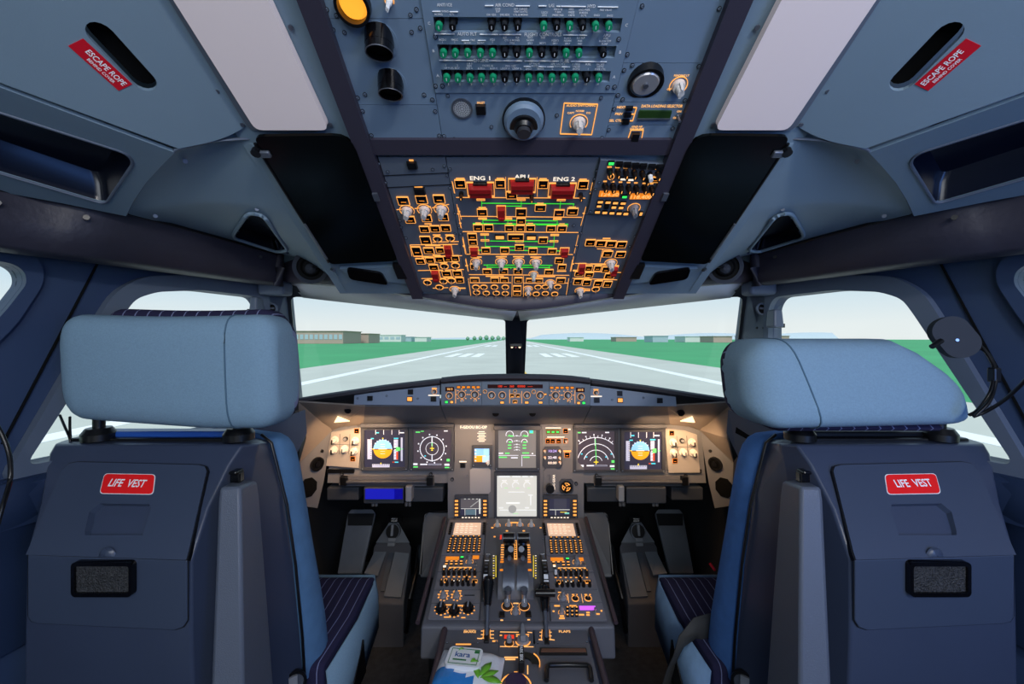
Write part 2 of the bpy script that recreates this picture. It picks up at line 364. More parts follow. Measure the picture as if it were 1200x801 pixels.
class Mod:
    """one module on a surface: an Empty on the plane, its pieces in the plane's frame"""
    def __init__(s, surf, name, label, cat, px, py, group=None, lift=0.0):
        s.s = surf; u, v, t = surf.uv(px, py); s.u0, s.v0 = u, v; s.lift = lift
        s.e = empty(name, label=label, cat=cat, group=group, M=surf.M @ Matrix.Translation((u, v, lift)))
        s.mk = MB(); s.tx = MB(); s.top = 0.0
    def P(s, px, py): u, v, t = s.s.uv(px, py); return (u - s.u0, v - s.v0)
    def S(s, px, py, w_, h_):
        t = s.s.uv(px, py)[2]; a = s.s.uv(px, py - h_ / 2)[1] - s.s.uv(px, py + h_ / 2)[1]
        return w_ * t / F, abs(a)
    def plate(s, pts, m, t=.004, name='face_plate', holes=(), r=0, bev=0, z0=0.0, part=None):
        b = MB(); poly = [s.P(*p) for p in pts]
        if r: poly = roundpoly(poly, r)
        b.prism(poly, z0, z0 + t, m, [[s.P(*p) for p in h] for h in holes])
        s.top = max(s.top, z0 + t) if part is None else s.top
        s.pl = getattr(s, 'pl', None) or (o := b.build(name, s.e, 30, world=False, bev=bev)); return s.pl
    def ctl(s, kind, px, py, w_, h_=None, rot=0, name=None, z=None, parent=None):
        a, b = s.S(px, py, w_, h_ or w_)
        if h_ is None: b = a
        o = bpy.data.objects.new(name or NM[kind], umesh(kind, a, b)); COL.objects.link(o); o.parent = s.pl if kind == 'screw' and getattr(s, 'pl', None) else s.e
        u, v = s.P(px, py); o.location = (u, v, s.top if z is None else z); o.rotation_euler = (0, 0, rot); return o
    def ln(s, p, q, m, wpx=1.0):
        a, b = s.P(*p), s.P(*q); wd = wpx * s.s.uv(*p)[2] / F
        s.mk.line(a, b, wd, s.top, s.top + .0012, m)
    def lb(s, px, py, w_, h_, m):
        a, b = s.S(px, py, w_, h_); u, v = s.P(px, py); s.mk.box((u, v, s.top + .0004), (a, b, .0012), m)
    def tt(s, st, px, py, hpx, m, rot=0, sx=1.0, z=None):
        a, b = s.S(px, py, hpx, hpx); u, v = s.P(px, py); s.tx.text(st, u, v, b, m, (s.top if z is None else z) + .0006, rot, sx)
    def end(s):
        if s.mk.v: s.mk.build('backlit_marking', s.e, None, world=False, kind='stuff')
        if s.tx.v: s.tx.build('lettering', s.e, None, world=False, kind='stuff')
        return s.e
# ------------------------------------------------------------------ large structure: outside ground first
ZG = H - 4.8
SKYB = mat('hazy_terminal_brown', '#b39d94', .8); SKYB2 = mat('terminal_glass', '#a9bccb', .5); HILLM = mat('hazy_hill', '#b7c6cf', .9)  # terminal and hill colours paled to carry distance haze
GRASS = mat('airfield_grass', '#3f9a64', .95, var=(.03, .12)); ASPH = mat('runway_asphalt', '#bfc3ba', .9, var=(.12, .07), bump=(6, .3, .02)); LINEW = mat('runway_white', '#eef1f1', .8); LINEY = mat('taxi_yellow', '#e8c25a', .8)
TREEM = mat('hazy_tree_green', '#7da58c', .95); WBLD = mat('far_white_building', '#d8dadb', .7)  # tree green paled with distance haze
b = MB(); b.add([(-3500, -60, ZG - .12), (3500, -60, ZG - .12), (3500, 5200, ZG - .12), (-3500, 5200, ZG - .12)], [(0, 1, 2, 3)], GRASS)
struct(b.build('grass_field', None, None))
b = MB(); b.box((.2, 1500, ZG - .06), (69, 3100, .1), ASPH); rw = struct(b.build('runway', None, None))
def mark(name, pts, m):
    b = MB(); b.prism(pts, ZG - .01, ZG + .012, m); o = b.build(name, rw, None); return o
for sx in (-1, 1):
    mark('edge_line', [(sx * 22.6 - .8, -20), (sx * 22.6 + .8, -20), (sx * 22.6 + .8, 2900), (sx * 22.6 - .8, 2900)], LINEW)
    for k in range(3):
        x = sx * (10 + k * 3.6); mark('touchdown_bar', [(x - 1.1, 110), (x + 1.1, 110), (x + 1.1, 136), (x - 1.1, 136)], LINEW)
    for k in range(2):
        x = sx * (12 + k * 4.5); mark('touchdown_bar', [(x - 1.5, 262), (x + 1.5, 262), (x + 1.5, 310), (x - 1.5, 310)], LINEW)
for k in range(24):
    y = 70 + k * 55; mark('centre_dash', [(-.35, y), (.75, y), (.75, y + 30), (-.35, y + 30)], LINEW)
b = MB(); pp = []
mark('taxi_line', [(2.0, 45), (2.4, 45), (1.9, 62), (1.2, 75), (.9, 75), (1.6, 60)], LINEY)
mark('taxi_line', [(-48, 34), (-47.5, 34), (-30, 52), (-30.4, 52)], LINEY)
# terminal and other far buildings
def building(name, label, px0, px1, ytop, d, m, win=None, depth=40, cols=8, roof=None):
    x0 = at(px0, 397, d).x; x1 = at(px1, 397, d).x; zt = at(600, ytop, d).z
    e = empty(name, ((x0 + x1) / 2, d, ZG), label, 'building')
    b = MB(); b.box(((x0 + x1) / 2, d + depth / 2, (ZG + zt) / 2), (x1 - x0, depth, zt - ZG), m); b.build('wall', e, None)
    b = MB(); b.box(((x0 + x1) / 2, d + depth / 2, zt + .3), (x1 - x0 + 2, depth + 2, .6), roof or m); b.build('roof', e, None)
    if win:
        wd = (x1 - x0) / cols; proto = None
        for i in range(cols):
            c = (x0 + wd * (i + .5), d - .15, ZG + (zt - ZG) * .55)
            if proto is None:
                b = MB(); b.box((0, 0, 0), (wd * .7, .3, (zt - ZG) * .4), win); proto = b.mesh('window_band')
            o = bpy.data.objects.new('window_band', proto); COL.objects.link(o); o.parent = e; o.location = V(c) - V(e.location)
    return e
building('terminal_building', 'long brown terminal building with pale window bands beyond the grass', 345, 402, 388, 420, SKYB, SKYB2, 50, 10)
building('hangar', 'low dark hangar at the end of the long brown terminal', 404, 432, 391, 480, SKYB, None)
building('white_airport_building', 'low white airport building far off between terminal and tree line', 436, 470, 392.5, 700, WBLD, SKYB2, 30, 5)
building('control_building', 'small grey square building far off at the right of the runway', 765, 783, 393.6, 620, SKYB2, None)
building('pale_hangar', 'pale flat hangar at the far right edge of the airfield', 803, 822, 394.2, 620, WBLD, None)
building('brown_shed', 'low brown shed on the far side of the grass, right of runway', 836, 858, 394, 560, SKYB, None)
building('brown_depot', 'brown depot seen through the side window behind the right headrest', 880, 925, 393.6, 560, SKYB, None)
building('grey_freight_shed', 'tiny pale freight shed left of the far tree line', 486, 500, 395, 720, WBLD, None)
building('low_gate_building', 'tiny grey building between the white airport building and the freight shed', 474, 482, 394.6, 760, SKYB2, None)
building('pale_gate_building', 'tiny pale building just right of the windscreen centre post', 668, 684, 395.2, 800, WBLD, None)
building('far_store', 'small pale store between centre post and grey square building', 722, 746, 395, 760, SKYB, None)
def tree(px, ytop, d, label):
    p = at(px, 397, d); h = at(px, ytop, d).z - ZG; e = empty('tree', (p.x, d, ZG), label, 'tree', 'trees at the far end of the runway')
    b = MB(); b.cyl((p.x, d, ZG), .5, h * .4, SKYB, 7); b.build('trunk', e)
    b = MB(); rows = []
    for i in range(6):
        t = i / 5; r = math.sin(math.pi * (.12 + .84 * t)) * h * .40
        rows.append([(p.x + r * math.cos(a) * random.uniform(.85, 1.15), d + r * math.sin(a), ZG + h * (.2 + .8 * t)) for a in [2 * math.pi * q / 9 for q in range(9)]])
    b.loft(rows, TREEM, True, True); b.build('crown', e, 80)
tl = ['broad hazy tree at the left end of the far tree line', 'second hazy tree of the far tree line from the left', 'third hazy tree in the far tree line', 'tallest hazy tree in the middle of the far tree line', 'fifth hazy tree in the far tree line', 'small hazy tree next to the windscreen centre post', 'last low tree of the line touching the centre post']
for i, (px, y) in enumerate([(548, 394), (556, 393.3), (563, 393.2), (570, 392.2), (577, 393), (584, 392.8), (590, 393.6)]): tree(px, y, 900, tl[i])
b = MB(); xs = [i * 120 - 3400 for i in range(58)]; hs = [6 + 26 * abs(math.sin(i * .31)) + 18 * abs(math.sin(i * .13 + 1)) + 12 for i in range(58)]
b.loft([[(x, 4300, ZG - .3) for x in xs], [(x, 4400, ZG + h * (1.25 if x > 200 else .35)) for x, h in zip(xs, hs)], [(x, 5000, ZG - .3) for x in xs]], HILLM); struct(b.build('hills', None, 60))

# ------------------------------------------------------------------ cockpit shell
b = MB(); b.box((0, .5, -.02), (2.6, 3.6, .04), CARPET); struct(b.build('floor', None, None))
b = MB(); b.box((0, -1.32, 1.1), (2.7, .04, 2.3), LINING); struct(b.build('wall_back', None, None))
WS = Surf((-1.25, 0, H), (.32, 1, 0), (0, 0, 1)); ku = math.sqrt(1 + .32 ** 2); DW = 1.33; XW = -(1.25 - .32 * DW)
wu = lambda d, z: (d * ku, z)
side_win = [(152, 350), (178, 342), (230, 340), (298, 348), (305, 360), (307, 488), (22, 545), (140, 366)]
rear_win = [(-70, 296), (10, 309), (24, 318), (27, 332), (-4, 372), (-120, 470)]
sw = roundpoly([WS.uv(*p)[:2] for p in side_win], .02); rwn = roundpoly([WS.uv(*p)[:2] for p in rear_win], .03)
outer = [wu(-1.32, -1.3), wu(DW, -1.3), wu(DW, .26), wu(.1, .82), wu(-1.32, .82)]
for sd, nm in ((False, 'wall_left'), (True, 'wall_right')):
    b = MB(); b.prism(outer, -.035, 0, SIDEW, [sw, rwn], M=WS.M); wl = struct(b.build(nm, None, None, mirror=sd))
    # raised surround of the sliding window, inside face proud of the wall
    big = roundpoly([WS.uv(*p)[:2] for p in [(128, 342), (160, 324), (232, 322), (309, 336), (311, 372), (311, 505), (-6, 566), (112, 366)]], .03)
    b = MB(); b.prism(big, 0.001, .022, POSTM, [sw], M=WS.M); b.build('window_surround', wl, None, mirror=sd, bev=.006)
    b = MB(); b.prism(roundpoly([WS.uv(*p)[:2] for p in [(-150, 262), (16, 291), (44, 306), (48, 330), (10, 388), (-160, 520)]], .04), .001, .014, SIDEW, [rwn], M=WS.M); b.build('window_surround', wl, None, mirror=sd, bev=.005)
    b = MB(); p, q = WS.uv(118, 300), WS.uv(2, 520); b.line(p, q, .004, .001, .004, MATT)
    me = b.build('panel_seam', wl, None, mirror=sd); me.data.transform(WS.M if not sd else Matrix.Scale(-1, 4, V((1, 0, 0))) @ WS.M @ Matrix.Scale(-1, 4, V((1, 0, 0))))
    n = 3 if not sd else 4
    b = MB(); b.prism(sw, -.022, -.017, GLASS, M=WS.M); g = struct(b.build('window_%d' % n, None, None, mirror=sd)); 
    b = MB(); b.prism(rwn, -.022, -.017, GLASS, M=WS.M); g = struct(b.build('window_%d' % (n + 2), None, None, mirror=sd))
    # footwell side wall
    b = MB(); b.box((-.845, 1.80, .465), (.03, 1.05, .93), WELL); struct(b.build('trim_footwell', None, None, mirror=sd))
    # window sill and side console along the wall
    b = MB(); rows = []
    for d in (-.2, .3, .7, 1.0, 1.32):
        x = -(1.25 - .32 * d) + .004; rows.append([(x, d, H - .27), (x + .02, d, H - .27), (x + .035, d, H - .28), (x + .04, d, H - .30), (x + .035, d, H - .36), (x, d, H - .37)])
    b.loft(rows, CONSOLE, True, True); struct(b.build('trim_sill', None, 40, mirror=sd))
# front closing of the footwell
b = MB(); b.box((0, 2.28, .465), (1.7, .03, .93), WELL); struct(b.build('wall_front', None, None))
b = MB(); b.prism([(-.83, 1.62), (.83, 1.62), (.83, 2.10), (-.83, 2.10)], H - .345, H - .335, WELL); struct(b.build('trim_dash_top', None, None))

# ceiling: sloping lining with the overhead frame, roof behind it
CE = Surf((0, 0, H + .7035), (1, 0, 0), (0, -1, .53)); kc = math.sqrt(1 + .53 ** 2)
b = MB(); prof = [(-1.34, .84), (.1, .84), (1.30, .27), (1.30, .24), (.1, .80), (-1.34, .80)]
b.loft([[(x, d, H + z) for d, z in prof] for x in (-1.28, 1.28)], LINING, True, True); struct(b.build('ceiling', None, None))
b = MB(); b.prism([(-.478, -kc * 1.1), (.478, -kc * 1.1), (.478, .0), (-.478, .0)], -.012, -.002, LINING, M=CE.M); cl = struct(b.build('ceiling_lining', None, None))
b = MB(); b.box((0, -.66, H + .71), (2.3, 1.33, .012), LINING); struct(b.build('ceiling_rear', None, None))
# rails of the overhead frame
rl = struct(empty('trim_overhead_frame'))
for sx in (-1, 1):
    b = MB(); b.prism([(sx * .253, -kc * 1.1), (sx * .282, -kc * 1.1), (sx * .282, -kc * .25), (sx * .253, -kc * .25)], -.01, .016, RAIL, M=CE.M); b.build('side_rail', rl, None, bev=.007)
b = MB(); b.prism([(-.253, -kc * .712), (.253, -kc * .712), (.253, -kc * .686), (-.253, -kc * .686)], -.01, .010, RAIL, M=CE.M); b.build('cross_rail', rl, None, bev=.004)
band = [(-.83, 1.31, .205), (-.74, 1.30, .200), (-.50, 1.17, .170), (-.27, 1.115, .134), (0, 1.115, .098), (.27, 1.115, .134), (.50, 1.17, .170), (.74, 1.30, .200), (.83, 1.31, .205)]
def smooth_path(pts, n=5):
    pts = [V(p) for p in pts]; out = []
    for i in range(len(pts) - 1):
        p0 = pts[max(0, i - 1)]; p1 = pts[i]; p2 = pts[i + 1]; p3 = pts[min(len(pts) - 1, i + 2)]
        for k in range(n):
            t = k / n; out.append(.5 * ((2 * p1) + (p2 - p0) * t + (2 * p0 - 5 * p1 + 4 * p2 - p3) * t * t + (3 * p1 - p0 - 3 * p2 + p3) * t ** 3))
    return out + [pts[-1]]
bp = smooth_path(band)
b = MB(); b.loft([[(p.x, p.y - .006, H + p.z + .018), (p.x, p.y - .012, H + p.z), (p.x, p.y - .004, H + p.z - .019), (p.x, p.y + .05, H + p.z - .019), (p.x, p.y + .07, H + p.z + .10), (p.x, p.y + .012, H + p.z + .10)] for p in bp], RAIL, True, True)
struct(b.build('trim_header_band', None, 50))

# windscreens
TO, TI, BI = at(340, 342, 1.36), at(595, 372, 1.56), at(595, 441, 1.93)
WF = Surf(TO, TI - TO, TI - BI)
hole = [WF.uv(*p)[:2] for p in [(341, 345), (592, 373), (593.5, 460), (352, 484)]]; hole = roundpoly(hole, [.03, .02, .01, .02])
out_ = [WF.uv(*p)[:2] for p in [(333, 332), (598, 362), (600, 470), (340, 498)]]
HDR = mat('header_daylit_pale', '#eef0f1', .5); FRM = mat('windscreen_frame_dark', '#23262e', .5)  # header colour paled to carry the daylight from outside
for sd, nm in ((False, 'window_1'), (True, 'window_2')):
    b = MB(); b.prism(hole, -.005, -.001, GLASS, M=WF.M); wn = struct(b.build(nm, None, None, mirror=sd))
    b = MB(); b.prism(out_, -.007, .006, FRM, [hole], M=WF.M); b.build('window_frame', wn, None, mirror=sd)
    # header between band and glass
    top = [p for p in bp if -.76 <= p.x <= .001]; n = len(top); rows = []
    for i, p in enumerate(top):
        t = (p.x + .83) / .83; q = WF.w(*[a + (b_ - a) * t for a, b_ in zip(WF.uv(322, 341)[:2], WF.uv(600, 372)[:2])], .012)
        rows.append([(p.x, p.y + .02, H + p.z - .012), (p.x * .5 + q.x * .5, (p.y + q.y) / 2 + .02, (H + p.z - .016 + q.z) / 2), tuple(q)])
    b = MB(); b.loft(rows, HDR); struct(b.build('trim_window_header', None, 40, mirror=sd, solid=.006))
    # corner post
    BO = WF.hit(350, 478); WT = V((XW, DW - .006, H + .21)); WB = V((XW, DW - .006, H - .28))
    rows = []
    for t in (0, .25, .5, .75, 1):
        a = WT.lerp(WB, t); c = WF.hit(334, 340).lerp(BO, t) + WF.n * .01
        rows.append([a + V((-.03, 0, 0)), a, a.lerp(c, .5) + V((.004, -.008, 0)), c, c + V((0, .05, 0))])
    b = MB(); b.loft(rows, POSTM); po = struct(b.build('trim_corner_post', None, 50, mirror=sd, solid=.004))
    b = MB(); b.box(at(323, 338, 1.30), (.085, .06, .045), POSTM); b.build('post_cap', po, None, mirror=sd, bev=.012, seg=3)
    c = at(320, 362, 1.338)
    MP = Matrix.Translation(c) @ V((-.25, -1, .05)).to_track_quat('Z', 'Y').to_matrix().to_4x4()
    b = MB(); b.ring((0, 0, 0), .020, .005, .006, POSTM, 20, M=MP); b.cyl((0, 0, 0), .015, .004, MATT, 16, M=MP); b.box((0, .002, .005), (.020, .006, .004), STEEL, MP); b.build('air_nozzle', po, 30, mirror=sd)
    for (x, y) in ((308, 344), (335, 338), (317, 384), (325, 384), (311, 392)):
        c = at(x, y, 1.34); b = MB(); b.cyl((0, 0, 0), .004, .003, BLACK, 8, M=Matrix.Translation(c) @ V((-.25, -1, .05)).to_track_quat('Z', 'Y').to_matrix().to_4x4()); b.build('screw', po, None, mirror=sd)
# centre post
b = MB(); c0, c1 = at(604, 360, 1.53), at(604.5, 450, 1.93)
rows = [[(c.x + sx * hw, c.y + dy, c.z) for sx, dy in ((-1, .06), (-1, -.002), (-.6, -.014), (.6, -.014), (1, -.002), (1, .06))] for c, hw in ((c0, .029), (c0.lerp(c1, .5), .033), (c1, .039))]
b.loft(rows, FRM, True, True); cp = struct(b.build('trim_centre_post', None, 40))
b = MB(); c = at(604, 367, 1.50)
b.box(c, (.105, .03, .028), FRM); b.build('post_cap', cp, None, bev=.006)

DRUM = mat('roller_dark', '#3a3f48', .8, spec=.15)
# ceiling side panels (left built, right mirrored)
EP = Surf((-.475, 0, H + .7035), (1, 0, .5), (0, -1, .53))
A = EP.hit(207, 173); B = EP.hit(8, 98)
C = at(0, 222, .713); D = at(150, 250, .85)
ST = Surf(A, A - B, V((0, 0, 1)))
ST = Surf(A, A - B, A - C)
def seat_panel(): pass
BEAM_T = [V((-.97, .30, H + .262)), C, D, at(330, 298, 1.25)]
def placard(surf, parent, c0, c1, ht, sd, z0):
    pass
for sd in (False, True):
    X = (lambda p: (-p[0], p[1], p[2])) if sd else (lambda p: tuple(p))
    side = 'right' if sd else 'left'
    # escape rope cover with its slot
    e = empty('escape_rope_cover', X(EP.w(-.12, .5)), 'grey-blue ceiling cover with a dark slot and red rope placard at %s' % side, 'cover panel')
    P = lambda x, y: EP.uv(x, y)[:2]
    s0, s1 = P(119, 38), P(168, 91); s0, s1 = V(s0), V(s1); ax = (s1 - s0).normalized(); nx = V((-ax.y, ax.x)); hw = .0145; sl = []
    for i in range(9): a = math.pi / 2 + math.pi * i / 8; sl.append(tuple(s0 + (ax * math.cos(a) + nx * math.sin(a)) * hw))
    for i in range(9): a = -math.pi / 2 + math.pi * i / 8; sl.append(tuple(s1 + (ax * math.cos(a) + nx * math.sin(a)) * hw))
    q = P(270, 158); polyl = [(-.003, P(164, 0)[1] + .35), (-.003, q[1] + .012), (P(262, 161)[0], q[1] + .002), P(209, 171), P(8, 96), (P(8, 96)[0] - .16, P(8, 96)[1] + .32)]
    b = MB(); b.prism(roundpoly(polyl, [.0, .02, .03, .0, 0, 0]), .0, .007, LINING, [sl], M=EP.M); b.build('cover_plate', e, None, mirror=sd, bev=.0015)
    b = MB(); b.prism([tuple(s0 + (V(p) - s0) * 1.0) for p in sl], -.03, -.012, MATT, M=EP.M); b.build('slot_recess', e, None, mirror=sd)
    if sd: r0, r1, t0 = (1074.5, 109), (1142, 56), None
    # placard: centre line along its long side
    lc0, lc1 = V(P(89, 46)), V(P(147, 99)); pd = (lc1 - lc0); L = pd.length; pd.normalize(); pn = V((-pd.y, pd.x)); hh = .0105; mid = (lc0 + lc1) / 2
    b = MB(); b.prism([tuple(mid - pd * L / 2 - pn * hh), tuple(mid + pd * L / 2 - pn * hh), tuple(mid + pd * L / 2 + pn * hh), tuple(mid - pd * L / 2 + pn * hh)], .0070, .0078, RED, M=EP.M); o = b.build('placard', e, None, mirror=sd); o['label'] = 'red placard reading ESCAPE ROPE'
    ang = math.atan2(pd.y, pd.x); b = MB()
    if not sd:
        b.text('ESCAPE ROPE', 0, .0022, .0070, WTXT, 0, 0, .78); b.text('BEHIND COVER', 0, -.0058, .0038, WTXT, 0, 0, .85)
        M = EP.M @ Matrix.Translation((mid.x + pd.x * .004, mid.y + pd.y * .004, .0081)) @ Matrix.Rotation(ang, 4, 'Z')
    else:
        b.text('ESCAPE ROPE', 0, .0022, .0070, WTXT, 0, 0, .78); b.text('BEHIND COVER', 0, -.0058, .0038, WTXT, 0, 0, .85)
        S = Matrix.Scale(-1, 4, V((1, 0, 0))); M = S @ EP.M @ Matrix.Translation((mid.x + pd.x * .004, mid.y + pd.y * .004, .0081)) @ Matrix.Rotation(ang, 4, 'Z') @ S
    b.v = [M @ p for p in b.v]; b.build('lettering', e, None)
    # stowage panel with a recess
    e = empty('stowage_panel', X(ST.w(-.1, -.05)), 'grey-blue %s side panel with a dark rounded stowage recess' % side, 'panel')
    P = lambda x, y: ST.uv(x, y)[:2]
    rec = roundpoly([P(*p) for p in ([(-120, 88), (150, 176), (157, 187), (124, 236), (0, 199), (-150, 150)])], [.02, .02, .012, .016, .02, .02])
    arc = [(205, 175), (190, 190), (172, 210), (157, 232), (148, 250)]
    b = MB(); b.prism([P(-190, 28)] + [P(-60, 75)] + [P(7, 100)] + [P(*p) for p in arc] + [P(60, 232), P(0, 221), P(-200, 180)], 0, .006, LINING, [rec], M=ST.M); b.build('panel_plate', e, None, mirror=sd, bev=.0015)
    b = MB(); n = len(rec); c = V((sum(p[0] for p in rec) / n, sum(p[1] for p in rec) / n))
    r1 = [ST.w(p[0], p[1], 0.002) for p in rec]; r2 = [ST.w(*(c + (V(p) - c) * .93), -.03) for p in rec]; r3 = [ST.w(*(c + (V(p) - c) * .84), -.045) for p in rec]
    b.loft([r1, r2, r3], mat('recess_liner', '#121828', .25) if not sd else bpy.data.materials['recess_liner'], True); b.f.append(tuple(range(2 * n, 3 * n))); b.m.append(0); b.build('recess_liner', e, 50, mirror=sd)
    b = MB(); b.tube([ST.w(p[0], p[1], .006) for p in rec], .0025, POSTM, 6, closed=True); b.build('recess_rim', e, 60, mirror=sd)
    # curved corner panel with a triangular recess
    arcw = [EP.hit(277, 161), EP.hit(250, 164), A + EP.n * .002] + [ST.hit(*p) for p in arc[1:]]
    bot = arcw[2:] + [D.lerp(at(330, 298, 1.25), t) for t in (.2, .4, .6, .8, 1)]
    topv = [CE.w(-.455, -kc * (.685 + (1.09 - .685) * i / (len(bot) - 1))) for i in range(len(bot))]
    def resamp(pts, n):
        pts = [V(p) for p in pts]; L = [0]
        for i in range(1, len(pts)): L.append(L[-1] + (pts[i] - pts[i - 1]).length)
        out = []
        for k in range(n):
            t = L[-1] * k / (n - 1); i = 0
            while i < len(L) - 2 and L[i + 1] < t: i += 1
            out.append(pts[i].lerp(pts[i + 1], (t - L[i]) / max(1e-9, L[i + 1] - L[i])))
        return out
    bot = resamp(bot, 56); topv = resamp([EP.hit(300, 161) + V((0, 0, .004))] + [CE.w(-.455, -kc * (.70 + .39 * i / 8)) for i in range(9)], 56)
    NJ = 44; rows = [[a.lerp(c, j / NJ) + V((0, 0, .022)) * math.sin(math.pi * j / NJ) for j in range(NJ + 1)] for a, c in zip(topv, bot)]
    prj = lambda p: (PX + F * (p.x - CAM.x) / p.y, PY - F * (p.z - H) / p.y)
    tri = roundpoly([(272, 277), (292, 249), (309, 251), (338, 292), (325, 294)], [9, 6, 9, 5, 4], 5)
    def inside(q):
        r_ = False; n = len(tri)
        for i in range(n):
            (x1_, y1_), (x2_, y2_) = tri[i], tri[i - 1]
            if (y1_ > q[1]) != (y2_ > q[1]) and q[0] < (x2_ - x1_) * (q[1] - y1_) / (y2_ - y1_) + x1_: r_ = not r_
        return r_
    b = MB(); vs = [p for r in rows for p in r]; nj = NJ + 1; fs = []
    for i in range(len(rows) - 1):
        for j in range(NJ):
            f = (i * nj + j, i * nj + j + 1, (i + 1) * nj + j + 1, (i + 1) * nj + j)
            if not inside(prj(sum((vs[q] for q in f), V()) / 4)): fs.append(f)
    b.add(vs, fs, LINING); e = empty('corner_panel', X(rows[4][2]), 'curved grey-blue %s corner panel between sun visor and leather beam' % side, 'panel'); b.build('panel_skin', e, 60, mirror=sd)
    b = MB(); b.tube([p - V((0, .001, .002)) for p in [EP.hit(299, 161), EP.hit(277, 162)] + arcw[1:]], .0024, POSTM, 6); b.build('edge_bead', e, 60, mirror=sd)
    # recess placed on the skin
    def skin(px, py):
        best = min(((prj(p)[0] - px) ** 2 + (prj(p)[1] - py) ** 2, p.y) for r in rows for p in r)
        return at(px, py, best[1] - .003)
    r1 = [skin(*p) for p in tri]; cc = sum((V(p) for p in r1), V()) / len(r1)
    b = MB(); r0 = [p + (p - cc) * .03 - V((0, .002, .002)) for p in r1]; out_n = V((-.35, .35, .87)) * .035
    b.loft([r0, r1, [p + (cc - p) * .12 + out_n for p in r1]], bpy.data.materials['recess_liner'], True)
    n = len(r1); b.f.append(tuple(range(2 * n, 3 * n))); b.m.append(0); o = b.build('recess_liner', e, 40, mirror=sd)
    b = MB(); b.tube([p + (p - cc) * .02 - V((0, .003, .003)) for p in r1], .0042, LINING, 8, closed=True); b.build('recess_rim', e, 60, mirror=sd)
    for (x, y) in ((217, 189), (182, 253), (301, 245), (272, 282), (337, 296)):
        c = skin(x, y); b = MB(); b.cyl((0, 0, 0), .004, .003, STEEL, 8, M=Matrix.Translation(c) @ (CAM - c).to_track_quat('Z', 'Y').to_matrix().to_4x4()); b.build('screw', e, None, mirror=sd)
    # leather beam
    low = [V((-1.045, .30, H + .165)), at(0, 286, .713), at(118, 302, .83), at(328, 331, 1.238)]
    up = [V((-1.0, .30, H + .262)), C + V((0, 0, .0)), D, at(329, 299, 1.238)]
    low = smooth_path(low, 4); up = smooth_path(up, 4); rows = []
    for a, c in zip(up, low):
        m = a.lerp(c, .5); o_ = V((.014, -.012, 0))
        rows.append([a + V((-.05, .02, .03)), a + V((-.004, .0, .006)), a + o_ * .55, m + o_ * .75, c + o_ * .55, c + V((-.004, 0, -.006)), c + V((-.05, .02, -.006))])
    b = MB(); b.loft(rows, LEATHER, True, True); e = struct(b.build('trim_1' if not sd else 'trim_2', None, 60, mirror=sd)); e['label'] = 'dark padded leather beam above the %s side windows' % side
    b = MB(); b.tube([p + V((.006, -.008, -.002)) for p in up], .004, BLACK, 6); b.build('piping', e, 60, mirror=sd)
    for t in (.34, .62, .93):
        i = int(t * (len(up) - 1)); c = up[i].lerp(low[i], .3) + V((.016, -.016, 0)); b = MB(); b.cyl((0, 0, 0), .005, .004, BLACK, 8, M=Matrix.Translation(c) @ V((1, -1, 0)).to_track_quat('Z', 'Y').to_matrix().to_4x4()); b.build('screw', e, None, mirror=sd)
    a, c = up[-1], low[-1]; b = MB(); b.tube([a + V((.002, -.012, .012)), a.lerp(c, .5) + V((.01, -.022, 0)), c + V((.004, -.014, -.012))], .014, LEATHER, 8); b.build('end_joint', e, 50, mirror=sd)
    # wall light strip between beam and window: grey lip
    # dome light
    CES = Surf(CE.p0 + CE.n * .014, CE.u, CE.v); CEz = lambda px, py: CES.uv(px, py)[:2]
    e = empty('dome_light', X(CE.w(-.385, -kc * .5)), 'long pale diffuser panel of the %s ceiling light' % side, 'ceiling light')
    b = MB(); b.prism(roundpoly([CEz(*p) for p in [(299, 153.5), (385, 153.5), (270, -92.5), (143, -92.5)]], .012), 0, .012, DIFF, M=CE.M); b.build('diffuser', e, 60, mirror=sd, bev=.008, seg=3)
    b = MB(); b.prism(rrect(-.449, -kc * .677, -.3215, -kc * .33, .013), -.001, .002, PANELD, M=CE.M); b.build('housing', e, None, mirror=sd)
    for (u, d) in ((-.462, .62), (-.312, .668), (-.31, .545), (-.455, .668)):
        b = MB(); b.cyl((u, -kc * d, 0), .0035, .002, STEEL, 8, M=CE.M); b.build('screw', e, None, mirror=sd)
    # sun visor
    e = empty('sun_visor', X(CE.w(-.37, -kc * .84, .02)), 'folded black sun visor hanging below the %s ceiling light' % side, 'sun visor')
    b = MB(); b.prism(roundpoly([CEz(*p) for p in [(297, 158), (411, 156.5), (466, 304), (388, 308)]], [.014, .03, .012, .010]), .012, .018, VIS, M=CE.M); b.build('visor_panel', e, None, mirror=sd, bev=.002)
    b = MB(); b.tube([CE.w(*CEz(299, 168), .014), CE.w(*CEz(385, 307), .014)], .003, BLACK, 8); b.build('edge_rail', e, 60, mirror=sd)
    b = MB(); u_, v_ = CEz(307, 178); b.box((u_ + .006, v_, .019), (.020, .012, .008), STEEL, CE.M); b.cyl((u_ - .006, v_ + .004, .014), .008, .010, BLACK, 12, M=CE.M); b.build('hinge_clip', e, 40, mirror=sd, bev=.003)
    b = MB(); b.tube([CE.w(*CEz(358, 260), .020), CE.w(*CEz(384, 301), .020)], .0022, STEEL, 8); b.build('latch_strip', e, 40, mirror=sd)
    b = MB(); u_, v_ = CEz(441, 229); b.box((u_, v_, .016), (.010, .018, .008), STEEL, CE.M); b.build('catch', e, None, mirror=sd)
    # visor roller
    c = at(364, 313, 1.13); n_ = (CAM - c).normalized(); R = n_.to_track_quat('Z', 'Y').to_matrix().to_4x4(); MM = Matrix.Translation(c) @ R
    e = empty('visor_roller', X(c), 'round black visor roller on the %s beam end' % side, 'visor roller')
